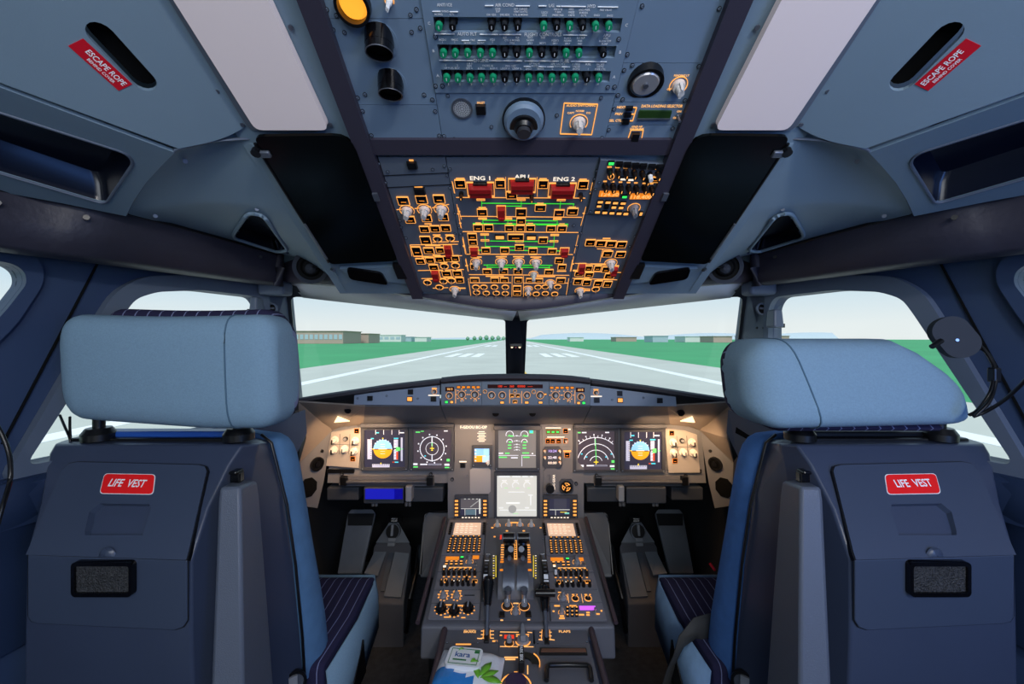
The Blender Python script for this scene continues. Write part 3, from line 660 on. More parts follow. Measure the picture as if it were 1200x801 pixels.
    b = MB(); b.ring((0, 0, -.004), .045, .010, .012, DRUM, 28, M=MM); b.cyl((0, 0, -.006), .036, .006, MATT, 24, M=MM); b.build('drum', e, 40, mirror=sd)
    b = MB(); b.cyl((0, 0, 0), .026, .012, MATT, 20, r2=.02, M=MM); b.cyl((0, -.004, .01), .015, .010, DRUM, 14, r2=.012, M=MM); b.cyl((0, -.004, .02), .012, .008, DRUM, 14, r2=.004, M=MM); b.build('hub', e, 40, mirror=sd)
    b = MB(); b.tube([c + n_ * .02, c + n_ * .024 + V((.04, 0, .004)), CE.w(-.440, -kc * .985, .02)], .004, BLACK, 6); b.build('lever', e, 60, mirror=sd)
    # grey shelf and vent below the visor
    b = MB(); p = [CE.uv(*q)[:2] for q in [(398, 312), (468, 309), (487, 331), (415, 322)]]; b.prism(p, .0, .008, LINING, M=CE.M)
    e = empty('visor_stowage_strip', X(CE.w(-.35, -kc * 1.04)), 'grey strip with a dark oval vent under the %s visor' % side, 'panel'); b.build('strip_plate', e, None, mirror=sd, bev=.002)
    b = MB(); p = roundpoly([CE.uv(*q)[:2] for q in [(407, 309), (448, 315), (456, 329), (411, 322)]], .012); b.prism(p, .008, .014, GLOSS, M=CE.M); b.build('vent', e, None, mirror=sd, bev=.003)
    b = MB(); p = [CE.uv(*q)[:2] for q in [(461, 304), (470, 304), (478, 320), (467, 320)]]; b.prism(p, .008, .018, BLACK, M=CE.M); b.build('catch', e, None, mirror=sd)
# ------------------------------------------------------------------ overhead: aft modules
def screws(m, pts, w_=5.0):
    for p in pts: m.ctl('screw', p[0], p[1], w_)
q2 = Z(370, 0, .23704); q3 = Z(690, 60, .16237); qa = Z(500, 0, .2); qb = Z(400, 0, 1 / 3)
def xl(y): return 380.5 + (433 - 380.5) * y / 165.0          # inner edge of the rails in the photo
def xr(y): return 863 + (806 - 863) * y / 165.0
def xb(y): return 493.5 + (519 - 493.5) * y / 163.0           # column borders
def xc(y): return 747 + (707 - 747) * y / 167.0
def quad(fa, fb, y0, y1, g=.35): return [(fa(y1) + g, y1 - g), (fb(y1) - g, y1 - g), (fb(y0) - g, y0 + g), (fa(y0) + g, y0 + g)]
m = Mod(CE, 'overhead_plate', 'blue overhead plate with a glowing amber lamp and a white toggle', 'panel', 440, 0)
m.plate(quad(xl, xb, -60, 20), PANEL)
u, v = m.P(415, 2); b = MB(); b.ring((u, v, m.top), .022, .004, .012, BLACK, 24); b.cyl((u, v, m.top), .018, .008, LAMPA, 24, r2=.014); o = b.build('amber_lamp', m.e, 40, world=False)
m.ctl('knobw', 457, -1, 9); screws(m, [q2(58, 38), q2(105, 68), q2(500, 38), q2(470, 66)]); m.end()
m = Mod(CE, 'overhead_plate', 'blue overhead plate with two black tilting spot lamps', 'panel', 450, 70)
m.plate(quad(xl, xb, 20, 121), PANEL)
def eyeball(m, px, py, r, nm='spot_lamp'):
    u, v = m.P(px, py); b = MB(); b.ring((u, v, m.top - .001), r * 1.28, r * .26, .002, PANEL, 26); b.build('bezel', m.e, 50, world=False)
    R = Matrix.Translation((u, v, m.top + r * .45)) @ Matrix.Rotation(math.radians(30), 4, 'X'); b = MB()
    b.cyl((0, 0, -r * .9), r * 1.02, r * 1.0, GLOSS, 22, M=R); b.ring((0, 0, r * .1), r, r * .14, r * .55, GLOSS, 24, M=R); b.ring((0, 0, r * .62), r * 1.0, r * .06, .0012, STEEL, 24, M=R); b.cyl((0, 0, r * .15), r * .8, .001, MATT, 18, M=R)
    o = b.build(nm, m.e, 40, world=False)
eyeball(m, 446, 46, .0185); eyeball(m, 459, 96, .0178)
screws(m, [q2(90, 138), q2(145, 152), q2(518, 130), q2(476, 150), q2(210, 474), q2(246, 458), q2(578, 484), q2(537, 460)]); m.end()
m = Mod(CE, 'overhead_plate', 'blank blue overhead plate below the two spot lamps', 'panel', 470, 140)
m.plate(quad(xl, xb, 121, 164), PANEL); screws(m, [q2(234, 540), q2(592, 542), q2(277, 660), q2(612, 662)]); m.end()
# circuit breaker panel
m = Mod(CE, 'circuit_breaker_panel', 'blue circuit breaker panel with rows of green and black pull breakers', 'breaker panel', 620, 50)
tr = [[qa(40, 84), qa(1145, 92), qa(1130, 176), qa(52, 176)], [qa(62, 246), qa(1110, 256), qa(1096, 326), qa(78, 326)], [qa(84, 394), qa(1077, 402), qa(1066, 468), qa(95, 464)]]
m.plate([(xb(106) + .35, 106), (xc(106) - .35, 106), (xc(-40) - .35, -40), (xb(-40) + .35, -40)], PANEL, holes=[t[::-1] for t in tr], t=.006)
for t in tr:
    b = MB(); b.prism([m.P(*p) for p in t][::-1], -.010, -.004, PANEL); b.build('breaker_trough', m.e, None, world=False)
rowsb = [(130, 118, 'gkeekkkegkgkgg', [78, 157, 232, 307, 382, 457, 533, 608, 683, 758, 833, 908, 983, 1060]),
         (288, 280, 'ggggg' + 'kkgkkgg' + 'ek', [103, 172, 243, 317, 387, 458, 528, 600, 672, 745, 813, 887, 957, 1027]),
         (434, 432, 'gggggkkgggggkg', [122, 187, 256, 323, 391, 458, 527, 596, 662, 731, 798, 866, 933, 1002])]
for y, ye, s, xs_ in rowsb:
    for ch, x in zip(s, xs_):
        kx = {'g': 'brkg', 'k': 'brkk', 'e': 'brke'}[ch]
        p = qa(x, (y - 12) if ch != 'e' else y - 14); o = m.ctl(kx, p[0], p[1], 10.5 if ch != 'e' else 11.5, z=-.004)
        if ch == 'g': o['label'] = 'circuit breaker with a green cap'
        if ch == 'k': o['label'] = 'black circuit breaker'
def T(m, q, st, x, y, h, mt=WTXT, sx=1.0, rot=0): p = q(x, y); m.tt(st, p[0], p[1], h, mt, rot, sx)
for st, x, y, h in (('ANTI ICE', 107, 14, 3.6), ('AIR COND', 458, 15, 3.8), ('L/G', 730, 18, 3.6), ('HYD', 963, 22, 3.8), ('AUTO FLT', 238, 184, 3.8), ('FLIGHT CONTROLS', 680, 188, 3.8), ('APU', 1052, 193, 3.4), ('ENGINE', 320, 340, 3.6), ('FUEL', 808, 343, 3.6),
                    ('C', 17, 122, 3.4), ('C', 1167, 133, 3.4), ('B', 42, 283, 3.4), ('B', 1130, 291, 3.4), ('A', 67, 428, 3.4), ('A', 1095, 436, 3.4),
                    ('WING', 110, 52, 2.4), ('MONG', 72, 69, 2.4), ('CTL', 150, 69, 2.4), ('DDR', 418, 38, 2.3), ('SUP', 418, 52, 2.3), ('DR1 EDS', 380, 72, 2.3), ('DR2 EDS', 458, 72, 2.3), ('AFT CARGO', 550, 38, 2.3), ('VENT & HTG', 550, 54, 2.3), ('CTL & MONG', 550, 72, 2.3),
                    ('LGCU', 690, 58, 2.3), ('SYS1', 690, 74, 2.3), ('ABCU &', 768, 40, 2.3), ('Y BRK', 768, 56, 2.3), ('PRESS IND', 768, 74, 2.3), ('HYD', 846, 40, 2.3), ('PRESS', 846, 57, 2.3), ('XMTR', 846, 75, 2.3), ('HYD PWR', 922, 44, 2.3), ('B MARK', 918, 60, 2.3), ('ECTL', 918, 76, 2.3), ('FIRE VALVE', 1046, 44, 2.3), ('ENG1', 995, 75, 2.3), ('ENG2', 1070, 77, 2.3),
                    ('MCDU', 95, 218, 2.3), ('1', 95, 232, 2.3), ('FMGC', 166, 218, 2.3), ('1', 166, 232, 2.3), ('FAC', 272, 220, 2.3), ('28VDC', 240, 236, 2.2), ('26VAC', 318, 236, 2.2), ('FCU', 386, 218, 2.3), ('1', 386, 232, 2.3), ('SLT', 458, 206, 2.2), ('CTL & MONG', 500, 221, 2.2), ('SYS1', 500, 237, 2.2), ('FLP', 532, 206, 2.2),
                    ('SEC1', 606, 204, 2.2), ('NORM', 606, 221, 2.2), ('SPLY', 606, 238, 2.2), ('THS', 680, 206, 2.2), ('MOT2', 680, 238, 2.2), ('FCDC1', 752, 222, 2.2), ('SPLY', 752, 240, 2.2), ('ELAC1', 824, 208, 2.2), ('NORM', 824, 224, 2.2), ('SPLY', 824, 241, 2.2), ('SLT FLP', 900, 208, 2.2), ('PNR', 896, 225, 2.2), ('IND', 896, 242, 2.2), ('FUEL', 1048, 210, 2.2), ('BLOW OFF', 1042, 226, 2.2), ('PUMP', 1040, 243, 2.2),
                    ('HP FUEL SOV', 150, 384, 2.2), ('1', 114, 368, 2.2), ('2', 182, 368, 2.2), ('1 & 2', 252, 356, 2.2), ('IGN', 252, 370, 2.2), ('SYS A', 252, 385, 2.2), ('FADEC A', 358, 370, 2.2), ('& EIU1', 322, 386, 2.2), ('& EIU2', 394, 386, 2.2), ('FIRE DET', 492, 372, 2.2), ('LOOP A', 460, 387, 2.2), ('LOOP B', 528, 387, 2.2), ('LP VALVE', 632, 358, 2.2), ('MOT1', 632, 372, 2.2), ('ENG1', 598, 388, 2.2), ('ENG2', 666, 388, 2.2), ('XFR VALVE 1', 768, 360, 2.2), ('WING', 768, 374, 2.2), ('L', 736, 388, 2.2), ('R', 806, 388, 2.2), ('X FEED', 874, 360, 2.2), ('VALVE', 874, 374, 2.2), ('MOT2', 874, 389, 2.2), ('FUEL', 944, 362, 2.2), ('1', 944, 390, 2.2), ('SMOKE', 1014, 362, 2.2), ('DETN', 1014, 376, 2.2), ('PWR CTL', 1014, 391, 2.2)):
    T(m, qa, st, x, y, h * 1.02)
for i, x in enumerate([130, 195, 262, 328, 395, 460, 527, 596, 661, 728, 795, 862, 928, 996]): T(m, qa, str(i + 1), x, 478, 2.6)
for (a, c) in (((36, 52), (84, 52)), ((136, 54), (186, 54)), ((342, 18), (392, 18)), ((522, 20), (604, 20)), ((655, 20), (700, 20)), ((758, 22), (782, 22)), ((786, 22), (930, 24)), ((1000, 25), (1118, 27)), ((50, 184), (165, 184)), ((312, 186), (420, 187)), ((425, 187), (552, 188)), ((798, 190), (938, 192)), ((76, 338), (275, 340)), ((366, 340), (560, 342)), ((572, 342), (775, 343)), ((842, 344), (1052, 347)), ((206, 222), (250, 222)), ((300, 222), (348, 222)), ((568, 374), (610, 374)), ((654, 374), (700, 376)), ((704, 376), (745, 376)), ((790, 376), (838, 377))):
    m.ln(qa(*a), qa(*c), WTXT, .65)
screws(m, [qa(54, 200), qa(1122, 214), qa(54, 488), qa(94, 488), qa(1098, 494), qa(1058, 496)]); m.end()
# lower centre plate
m = Mod(CE, 'overhead_plate', 'blue overhead plate with round speaker grille, ball knob and audio switching selector', 'panel', 613, 135)
m.plate([(xb(164) + .35, 164.5), (xc(164) - .35, 165.5), (xc(106.5) - .35, 106.8), (xb(106.5) + .35, 106.8)], PANEL)
u, v = m.P(*qb(425, 375)); b = MB(); b.ring((u, v, m.top), .0165, .003, .002, STEEL, 26); b.cyl((u, v, m.top), .0145, .0012, mat('grille_grey', '#c6cacd', .5), 24)
for r in (.003, .006, .009, .012):
    for i in range(int(r * 2200)): a = 6.283 * i / int(r * 2200); b.cyl((u + r * math.cos(a), v + r * math.sin(a), m.top + .001), .0009, .0006, BLACK, 6)
b.build('speaker_grille', m.e, 40, world=False)
p = qb(491, 376); m.ctl('blk', p[0], p[1], 12, 11); m.tt('INLET', p[0], qb(0, 355)[1], 2.4, AMBT)
u, v = m.P(*qb(641, 410)); R = Matrix.Translation((u, v, m.top)); b = MB()
b.cyl((0, 0, 0), .034, .006, BLACK, 32, M=R); b.cyl((0, 0, .004), .0325, .008, PANEL, 32, r2=.031, M=R); b.cyl((0, 0, .012), .031, .004, PANEL, 32, r2=.027, M=R); b.build('ball_knob_base', m.e, 60, world=False)
b = MB(); R2 = R @ Matrix.Translation((0, -.004, .013)) @ Matrix.Rotation(math.radians(12), 4, 'X'); b.cyl((0, 0, 0), .022, .004, BLACK, 26, M=R2); b.cyl((0, 0, .004), .016, .006, BLACK, 26, r2=.013, M=R2); b.cyl((0, 0, .010), .0105, .007, mat('knob_dark_grey', '#34363c', .4), 24, M=R2); b.build('knob_tip', m.e, 40, world=False)
for a, c in (((783, 356), (900, 360)), ((900, 360), (879, 467)), ((879, 467), (769, 464)), ((769, 464), (783, 356))): m.ln(qb(*a), qb(*c), AMB, 1.0)
T(m, qb, 'AUDIO SWITCHING', 842, 365, 2.6, AMBT); T(m, qb, 'NORM', 838, 384, 2.2, AMBT); T(m, qb, 'CAPT', 806, 391, 2.2, AMBT); T(m, qb, 'F/O', 868, 391, 2.2, AMBT)
p = qb(834, 425); m.ctl('knob', p[0], p[1], 17)
screws(m, [qb(375, 330), qb(528, 440), qb(362, 472), qb(397, 482), qb(880, 486), qb(912, 338), qb(757, 399)], 4.4); m.end()
# right hand aft modules
m = Mod(CE, 'overhead_plate', 'blank blue overhead plate at the right of the breaker panel', 'panel', 790, 30); m.plate(quad(xc, xr, -60, 72), PANEL); screws(m, [q3(275, 10), q3(873, 20), (752, 5), (842, 8)]); m.end()
m = Mod(CE, 'reading_light_panel', 'blue overhead plate with black reading light and white dimmer knob', 'panel', 775, 95); m.plate(quad(xc, xr, 72, 117.5), PANEL)
u, v = m.P(*q3(405, 205)); R = Matrix.Translation((u, v, m.top)) @ Matrix.Rotation(math.radians(14), 4, 'X'); b = MB()
b.cyl((0, 0, -.020), .027, .022, BLACK, 28, r2=.026, M=R); b.ring((0, 0, .0), .026, .004, .006, BLACK, 28, M=R); b.build('lamp_housing', m.e, 40, world=False)
b = MB(); b.cyl((0, 0, .002), .0215, .005, mat('lamp_lens', '#c9c6c4', .2, metal=.3), 24, r2=.018, M=R); b.cyl((0, 0, .007), .004, .003, STEEL, 10, M=R); b.build('lens', m.e, 40, world=False)
p = q3(642, 235); m.ctl('knob', p[0], p[1], 17); T(m, q3, 'READING LT', 665, 163, 2.3, AMBT); T(m, q3, 'OFF', 577, 262, 2.2, AMBT)
screws(m, [q3(311, 88), q3(252, 125), q3(790, 96), q3(824, 138), q3(208, 305), q3(242, 335), q3(745, 316), q3(690, 342)]); m.end()
m = Mod(CE, 'data_loading_panel', 'blue overhead plate with green readout and data loading selector keys', 'panel', 760, 130); m.plate(quad(xc, xr, 117.5, 144.5), PANEL)
b = MB(); b.prism([m.P(*q3(*p)) for p in [(350, 468), (580, 468), (595, 414), (362, 410)]], m.top, m.top + .003, LCDG); b.build('readout', m.e, None, world=False)
b = MB(); b.prism([m.P(*q3(*p)) for p in [(346, 474), (582, 474), (582, 464), (349, 464)]], m.top, m.top + .004, STEEL); b.build('readout_sill', m.e, None, world=False)
for st, x, y in (('NEXT', 232, 392), ('PREV', 214, 440), ('SEL CTL', 190, 488)): T(m, q3, st, x, y, 2.7, AMBT)
for x, y in ((287, 393), (275, 441), (262, 489)): p = q3(x, y); m.ctl('blk', p[0], p[1], 9, 4)
for a, c in (((318, 393), (342, 393)), ((306, 441), (330, 441)), ((294, 489), (314, 489)), ((342, 393), (314, 489))): m.ln(q3(*a), q3(*c), AMB, .9)
T(m, q3, 'DATA LOADING SELECTOR', 524, 384, 3.3, AMBT, sx=.80); T(m, q3, 'ON', 648, 422, 2.3, AMBT); T(m, q3, 'OFF', 622, 468, 2.3, AMBT); p = q3(640, 450); m.ctl('toggle', p[0], p[1], 5)
screws(m, [q3(180, 405), q3(680, 474)]); m.end()
m = Mod(CE, 'overhead_plate', 'blue overhead plate holding one amber framed guarded switch', 'panel', 745, 155); m.plate(quad(xc, xr, 144.5, 166.5), PANEL)
for a, c in (((302, 556), (390, 556)), ((390, 556), (374, 640)), ((374, 640), (274, 636)), ((274, 636), (302, 556))): m.ln(q3(*a), q3(*c), AMB, .9)
p = q3(330, 600); m.ctl('blk', p[0], p[1], 9.5, 9.5); T(m, q3, 'GND HF', 345, 532, 2.2, AMBT); T(m, q3, 'DATALINK', 345, 548, 2.2, AMBT)
screws(m, [q3(142, 555), q3(92, 612), q3(616, 620), q3(165, 632), q3(602, 545)], 4.6); m.end()

# ------------------------------------------------------------------ overhead: forward modules
c6 = Z(520, 180, .21226); c7 = Z(440, 170, .22472); c8 = Z(660, 170, .22472)
fl = lambda y: 443.5 + (493.5 - 443.5) * (y - 182) / (336 - 182); fr = lambda y: 790 + (721.5 - 790) * (y - 182) / (336 - 182)
fb = lambda y: 523 + (549 - 523) * (y - 184) / (343 - 184); fc = lambda y: 701 + (664 - 701) * (y - 184) / (344 - 184)
m = Mod(CE, 'overhead_switchboard', 'dark overhead switch panel with three red fire handles and green flow lines', 'switch panel', 612, 260)
m.plate([(fb(344), 344), (fc(344), 344), (fc(182) - .3, 182.5), (fb(182) + .3, 182.5)], PANELD)
def lay(m, q, s, kind, items):
    for it in items:
        p = q(it[0], it[1]); w_ = (it[2] if len(it) > 2 else 48) * s; h_ = (it[3] if len(it) > 3 else 30) * s
        if kind in ('sq', 'sqd', 'sqw', 'blk', 'lit', 'litd', 'red', 'fire', 'oval', 'green', 'white', 'key', 'redlit'): m.ctl(kind, p[0], p[1], w_, h_)
        else: m.ctl(kind, p[0], p[1], w_)
s6 = .21226; s7 = .22472
lay(m, c6, s6, 'sq', [(92, 155, 58, 45), (312, 155, 55, 45), (548, 157, 55, 45), (768, 160, 55, 45), (375, 217, 60, 40), (213, 313, 55, 38), (427, 313, 60, 45), (533, 288, 60, 35), (636, 317, 55, 38), (710, 308, 60, 38), (427, 360, 50, 32)])
lay(m, c6, s6, 'sq', [(190, 397, 52, 35), (248, 397, 52, 35), (363, 400, 50, 33), (422, 400, 50, 33), (478, 400, 50, 33), (592, 402, 50, 33), (652, 402, 50, 33), (158, 445, 50, 32), (162, 478, 48, 30), (397, 450, 88, 33), (548, 467, 50, 33), (418, 507, 50, 30), (233, 522, 48, 30), (337, 522, 50, 30), (492, 525, 48, 30), (598, 527, 48, 28)])
lay(m, c6, s6, 'sq', [(172, 612, 48, 28), (637, 580, 48, 30), (652, 615, 45, 28), (240, 640, 48, 28), (330, 640, 48, 28), (410, 640, 48, 28), (580, 643, 48, 28), (172, 687, 50, 25), (282, 687, 45, 25), (335, 687, 45, 25), (412, 688, 45, 28), (475, 690, 40, 22), (525, 690, 44, 22), (645, 690, 50, 30), (405, 732, 44, 26), (405, 760, 42, 24)])
lay(m, c6, s6, 'fire', [(205, 186, 150, 78), (432, 165, 152, 78), (652, 190, 150, 78)]); lay(m, c6, s6, 'red', [(318, 310, 45, 60), (168, 522, 45, 32), (665, 527, 45, 32)])
lay(m, c6, s6, 'blkknob', [(98, 208, 26), (485, 222, 26), (755, 214, 26)]); lay(m, c6, s6, 'lit', [(310, 447, 55, 22), (483, 450, 55, 22)])
lay(m, c6, s6, 'knob', [(180, 588, 52), (318, 588, 54), (413, 588, 54), (508, 590, 54), (495, 655, 42), (587, 702, 42), (465, 737, 42)])
lay(m, c6, s6, 'oval', [(178, 727, 40, 24), (222, 727, 40, 24), (280, 727, 40, 24), (340, 727, 40, 24), (182, 757, 38, 22), (235, 760, 38, 22), (290, 760, 38, 22), (340, 762, 38, 22), (520, 727, 38, 22), (560, 725, 38, 22), (628, 725, 40, 22), (510, 765, 38, 22), (560, 762, 38, 22), (612, 765, 38, 22), (465, 765, 34, 20)])
for a, c in (((70, 232), (780, 236)), ((90, 336), (762, 342)), ((105, 421), (742, 426)), ((125, 546), (712, 548)), ((140, 659), (692, 663)), ((145, 704), (372, 704)), ((440, 706), (688, 706)), ((378, 668), (376, 780)), ((440, 668), (440, 780)), ((80, 288), (98, 352)), ((784, 284), (756, 388)), ((86, 350), (98, 402)), ((342, 120), (342, 226)), ((516, 120), (516, 228)), ((106, 452), (124, 540)), ((742, 440), (720, 540)), ((122, 570), (136, 640)), ((716, 560), (702, 640)), ((50, 150), (62, 210)), ((820, 150), (806, 212)), ((136, 680), (150, 775)), ((690, 680), (676, 770))): m.ln(c6(*a), c6(*c), AMB, .5)
for a, c in (((208, 264), (720, 268)), ((210, 250), (210, 296)), ((428, 252), (428, 292)), ((645, 252), (640, 300)), ((716, 268), (714, 290)), ((340, 280), (425, 280)), ((162, 376), (685, 380)), ((215, 358), (622, 362)), ((215, 350), (218, 380)), ((354, 352), (354, 382)), ((627, 354), (625, 384)), ((162, 376), (164, 388)), ((685, 380), (682, 392)), ((355, 383), (400, 384)), ((510, 384), (625, 384)), ((228, 444), (231, 505)), ((610, 446), (606, 510)), ((256, 473), (520, 476)), ((570, 474), (608, 474)), ((232, 503), (606, 506)), ((180, 524), (212, 524)), ((620, 528), (646, 528)), ((365, 524), (468, 526)), ((220, 606), (600, 608)), ((240, 618), (586, 620)), ((240, 606), (240, 626)), ((370, 618), (370, 628)), ((582, 608), (582, 630))): m.ln(c6(*a), c6(*c), GRN, .6)
for x, y in ((205, 245), (428, 245), (648, 247), (215, 349), (354, 349), (627, 351), (226, 437), (228, 470), (612, 440), (608, 475), (418, 474)): m.lb(*c6(x, y), 10, 2.2, AMB); m.lb(*c6(x, y), 8.6, 1.1, BLACK)
for x, y, w_ in ((92, 127, 46), (312, 127, 40), (548, 129, 40), (768, 132, 40), (213, 288, 40), (318, 282, 50), (533, 265, 36), (710, 286, 36), (190, 374, 30), (363, 377, 30), (478, 377, 30), (652, 379, 30), (318, 560, 60), (413, 560, 60), (508, 562, 60), (180, 562, 60), (282, 668, 100), (560, 670, 110), (650, 640, 50), (335, 548, 40), (492, 548, 40), (80, 180, 12), (790, 185, 12), (85, 310, 12), (772, 320, 12), (92, 375, 12), (112, 500, 12), (732, 500, 12), (126, 610, 12), (712, 600, 12)):
    p = c6(x, y); m.lb(p[0], p[1], w_ * s6, 1.0, AMB)
T(m, c6, 'ENG 1', 204, 127, 4.6, WLIT, 1.15); T(m, c6, 'APU', 432, 119, 4.6, WLIT, 1.15); T(m, c6, 'ENG 2', 663, 132, 4.6, WLIT, 1.15)
screws(m, [c6(36, 75), c6(36, 180), c6(62, 320), c6(85, 400), c6(842, 85), c6(812, 200), c6(790, 320), c6(756, 430), c6(130, 690), c6(700, 700), c6(20, 110), c6(830, 130)], 3.6); m.end()
m = Mod(CE, 'overhead_switchboard', 'dark overhead switch column under the plate with one small amber light', 'switch panel', 505, 270)
m.plate([(fl(340), 340), (fb(344) - .6, 344), (fb(182) - .6, 182.5), (fl(182), 182.5)], PANELD)
lay(m, c7, s7, 'blk', [(193, 92, 52, 34), (232, 228, 58, 34)]); m.lb(*c7(188, 70), 5, 1.6, AMB); m.lb(*c7(226, 212), 9.5, 2.6, AMB)
lay(m, c7, s7, 'sq', [(147, 280, 60, 42), (242, 273, 58, 42), (333, 270, 58, 42), (182, 378, 52, 35), (268, 370, 52, 35), (355, 365, 52, 35), (257, 428, 50, 32), (312, 425, 50, 32), (368, 422, 50, 32), (263, 485, 54, 40), (217, 543, 48, 46), (280, 540, 52, 30), (338, 537, 42, 28), (236, 595, 45, 28), (286, 590, 45, 28), (335, 585, 44, 28), (378, 582, 44, 28), (417, 580, 40, 28), (305, 627, 47, 28), (372, 660, 46, 28), (428, 658, 46, 28), (440, 694, 42, 28)])
lay(m, c7, s7, 'knob', [(166, 332, 62), (257, 329, 62), (345, 326, 62), (415, 744, 46)]); lay(m, c7, s7, 'oval', [(325, 480, 48, 30), (390, 476, 48, 30), (360, 622, 44, 28), (418, 618, 44, 28), (272, 707, 42, 26), (355, 700, 42, 26), (397, 697, 42, 26), (335, 732, 42, 24)]); lay(m, c7, s7, 'red', [(380, 535, 38, 46), (315, 665, 38, 42)])
for a, c in (((180, 512), (430, 508)), ((182, 514), (192, 570)), ((200, 572), (452, 568)), ((222, 646), (462, 640)), ((240, 688), (462, 684)), ((300, 498), (435, 494)), ((112, 328), (190, 318)), ((205, 322), (290, 312)), ((296, 318), (384, 300)), ((425, 300), (446, 420)), ((455, 480), (470, 560)), ((470, 590), (484, 650)), ((400, 180), (412, 240)), ((300, 738), (380, 735))): m.ln(c7(*a), c7(*c), AMB, .5)
for x, y, w_ in ((275, 402, 36), (320, 460, 40), (390, 460, 50), (300, 515, 80), (320, 565, 40), (260, 575, 36), (355, 605, 40), (410, 600, 40), (330, 645, 60), (290, 690, 40), (380, 680, 50), (450, 738, 40), (432, 350, 10), (462, 520, 10), (478, 620, 10)): p = c7(x, y); m.lb(p[0], p[1], w_ * s7, 1.0, AMB)
screws(m, [c7(66, 130), c7(55, 187), c7(300, 118), c7(360, 100), c7(375, 150), c7(20, 87), c7(135, 420), c7(128, 385), c7(390, 120), c7(160, 475), c7(415, 455), c7(445, 455)], 3.8)
for a, c in (((40, 150), (385, 135)), ((62, 212), (400, 196))): m.ln(c7(*a), c7(*c), BLACK, .5)
m.end()
m = Mod(CE, 'overhead_switchboard', 'dark overhead switch column below the small radio unit', 'switch panel', 700, 290)
m.plate([(fc(344) + .6, 344), (fr(337), 337), (fr(249.5), 249.5), (fc(249.5) + .6, 249.5)], PANELD)
lay(m, c8, s7, 'sq', [(140, 498, 50, 32), (195, 502, 50, 32), (248, 505, 50, 32), (302, 508, 50, 32), (230, 557, 50, 30), (297, 560, 50, 30), (132, 632, 36, 26), (178, 632, 36, 26), (222, 638, 42, 28), (82, 660, 44, 24), (134, 665, 44, 24), (240, 672, 50, 26), (75, 702, 42, 30), (122, 707, 42, 30), (180, 712, 42, 30), (230, 715, 42, 30)])
lay(m, c8, s7, 'knob', [(247, 606, 54), (87, 750, 44)]); lay(m, c8, s7, 'red', [(95, 628, 34, 38), (262, 640, 34, 34)]); lay(m, c8, s7, 'oval', [(168, 742, 42, 24)])
for a, c in (((190, 602), (206, 532)), ((60, 608), (290, 620)), ((50, 648), (300, 656)), ((48, 686), (280, 694)), ((175, 532), (250, 536)), ((48, 590), (36, 650)), ((100, 740), (140, 742))): m.ln(c8(*a), c8(*c), AMB, .5)
for x, y, w_ in ((225, 478, 40), (225, 488, 50), (180, 612, 80), (70, 645, 40), (245, 650, 50), (100, 686, 70), (205, 692, 60), (120, 750, 40)): p = c8(x, y); m.lb(p[0], p[1], w_ * s7, 1.0, AMB)
screws(m, [c8(372, 468), c8(345, 520), c8(92, 450), c8(68, 520), c8(55, 410)], 3.8); m.end()
m = Mod(CE, 'radio_panel', 'small radio and audio unit with two amber readouts and rows of black knobs', 'radio panel', 742, 215)
m.plate([c8(126, 338), c8(452, 352), c8(560, 88), c8(192, 58)], PANELD, t=.010)
lay(m, c8, s7, 'green', [(246, 68, 32, 18), (315, 243, 28, 14)]); lay(m, c8, s7, 'blk', [(288, 74, 36, 22), (330, 78, 36, 22), (372, 82, 36, 22), (412, 85, 36, 22), (457, 88, 36, 22), (498, 90, 36, 22), (222, 296, 24, 16)])
lay(m, c8, s7, 'blkknob', [(238, 108, 32), (280, 113, 32), (322, 115, 32), (365, 118, 32), (407, 122, 32), (488, 125, 32), (215, 187, 32), (255, 190, 32), (295, 193, 32), (337, 195, 32), (375, 198, 32), (418, 195, 32), (456, 203, 32), (430, 150, 28)]); lay(m, c8, s7, 'wknob', [(446, 130, 32)])
lay(m, c8, s7, 'white', [(308, 150, 34, 12), (348, 153, 34, 12)]); lay(m, c8, s7, 'sq', [(475, 157, 46, 28)]); lay(m, c8, s7, 'oval', [(246, 142, 34, 30)])
lay(m, c8, s7, 'lit', [(190, 270, 30, 13), (230, 272, 30, 13), (268, 275, 30, 13), (308, 277, 30, 13), (183, 292, 26, 12), (260, 298, 28, 14), (297, 300, 28, 14), (175, 323, 30, 14), (213, 326, 28, 14), (250, 328, 28, 14), (287, 330, 28, 14), (322, 332, 28, 14), (400, 332, 16, 20)])
lay(m, c8, s7, 'knobg', [(365, 308, 54)])
for x, y in ((237, 232), (398, 245)):
    p = c8(x, y); a, c = m.S(p[0], p[1], 104 * s7, 27 * s7); u, v = m.P(*p); b = MB(); b.box((u, v, m.top + .001), (a, c, .003), AMBD); b.build('readout', m.e, None, world=False)
    m.tt('124.30' if x < 300 else '118.400', p[0], p[1], 4.0, mat_seg if 'mat_seg' in globals() else AMBT, 0, 1.1, z=m.top + .003)
for x in (238, 280, 322, 365, 407, 450, 488): p = c8(x, 93 + (x - 238) * .04); m.lb(p[0], p[1], 5, 1.4, AMB)
for x in (215, 255, 295, 337, 375, 418, 456): p = c8(x, 168 + (x - 215) * .05); m.lb(p[0], p[1], 4, 1.2, AMB)
screws(m, [c8(545, 95), c8(185, 175), c8(480, 230), c8(445, 345), c8(140, 325), c8(165, 210)], 3.8); m.end()
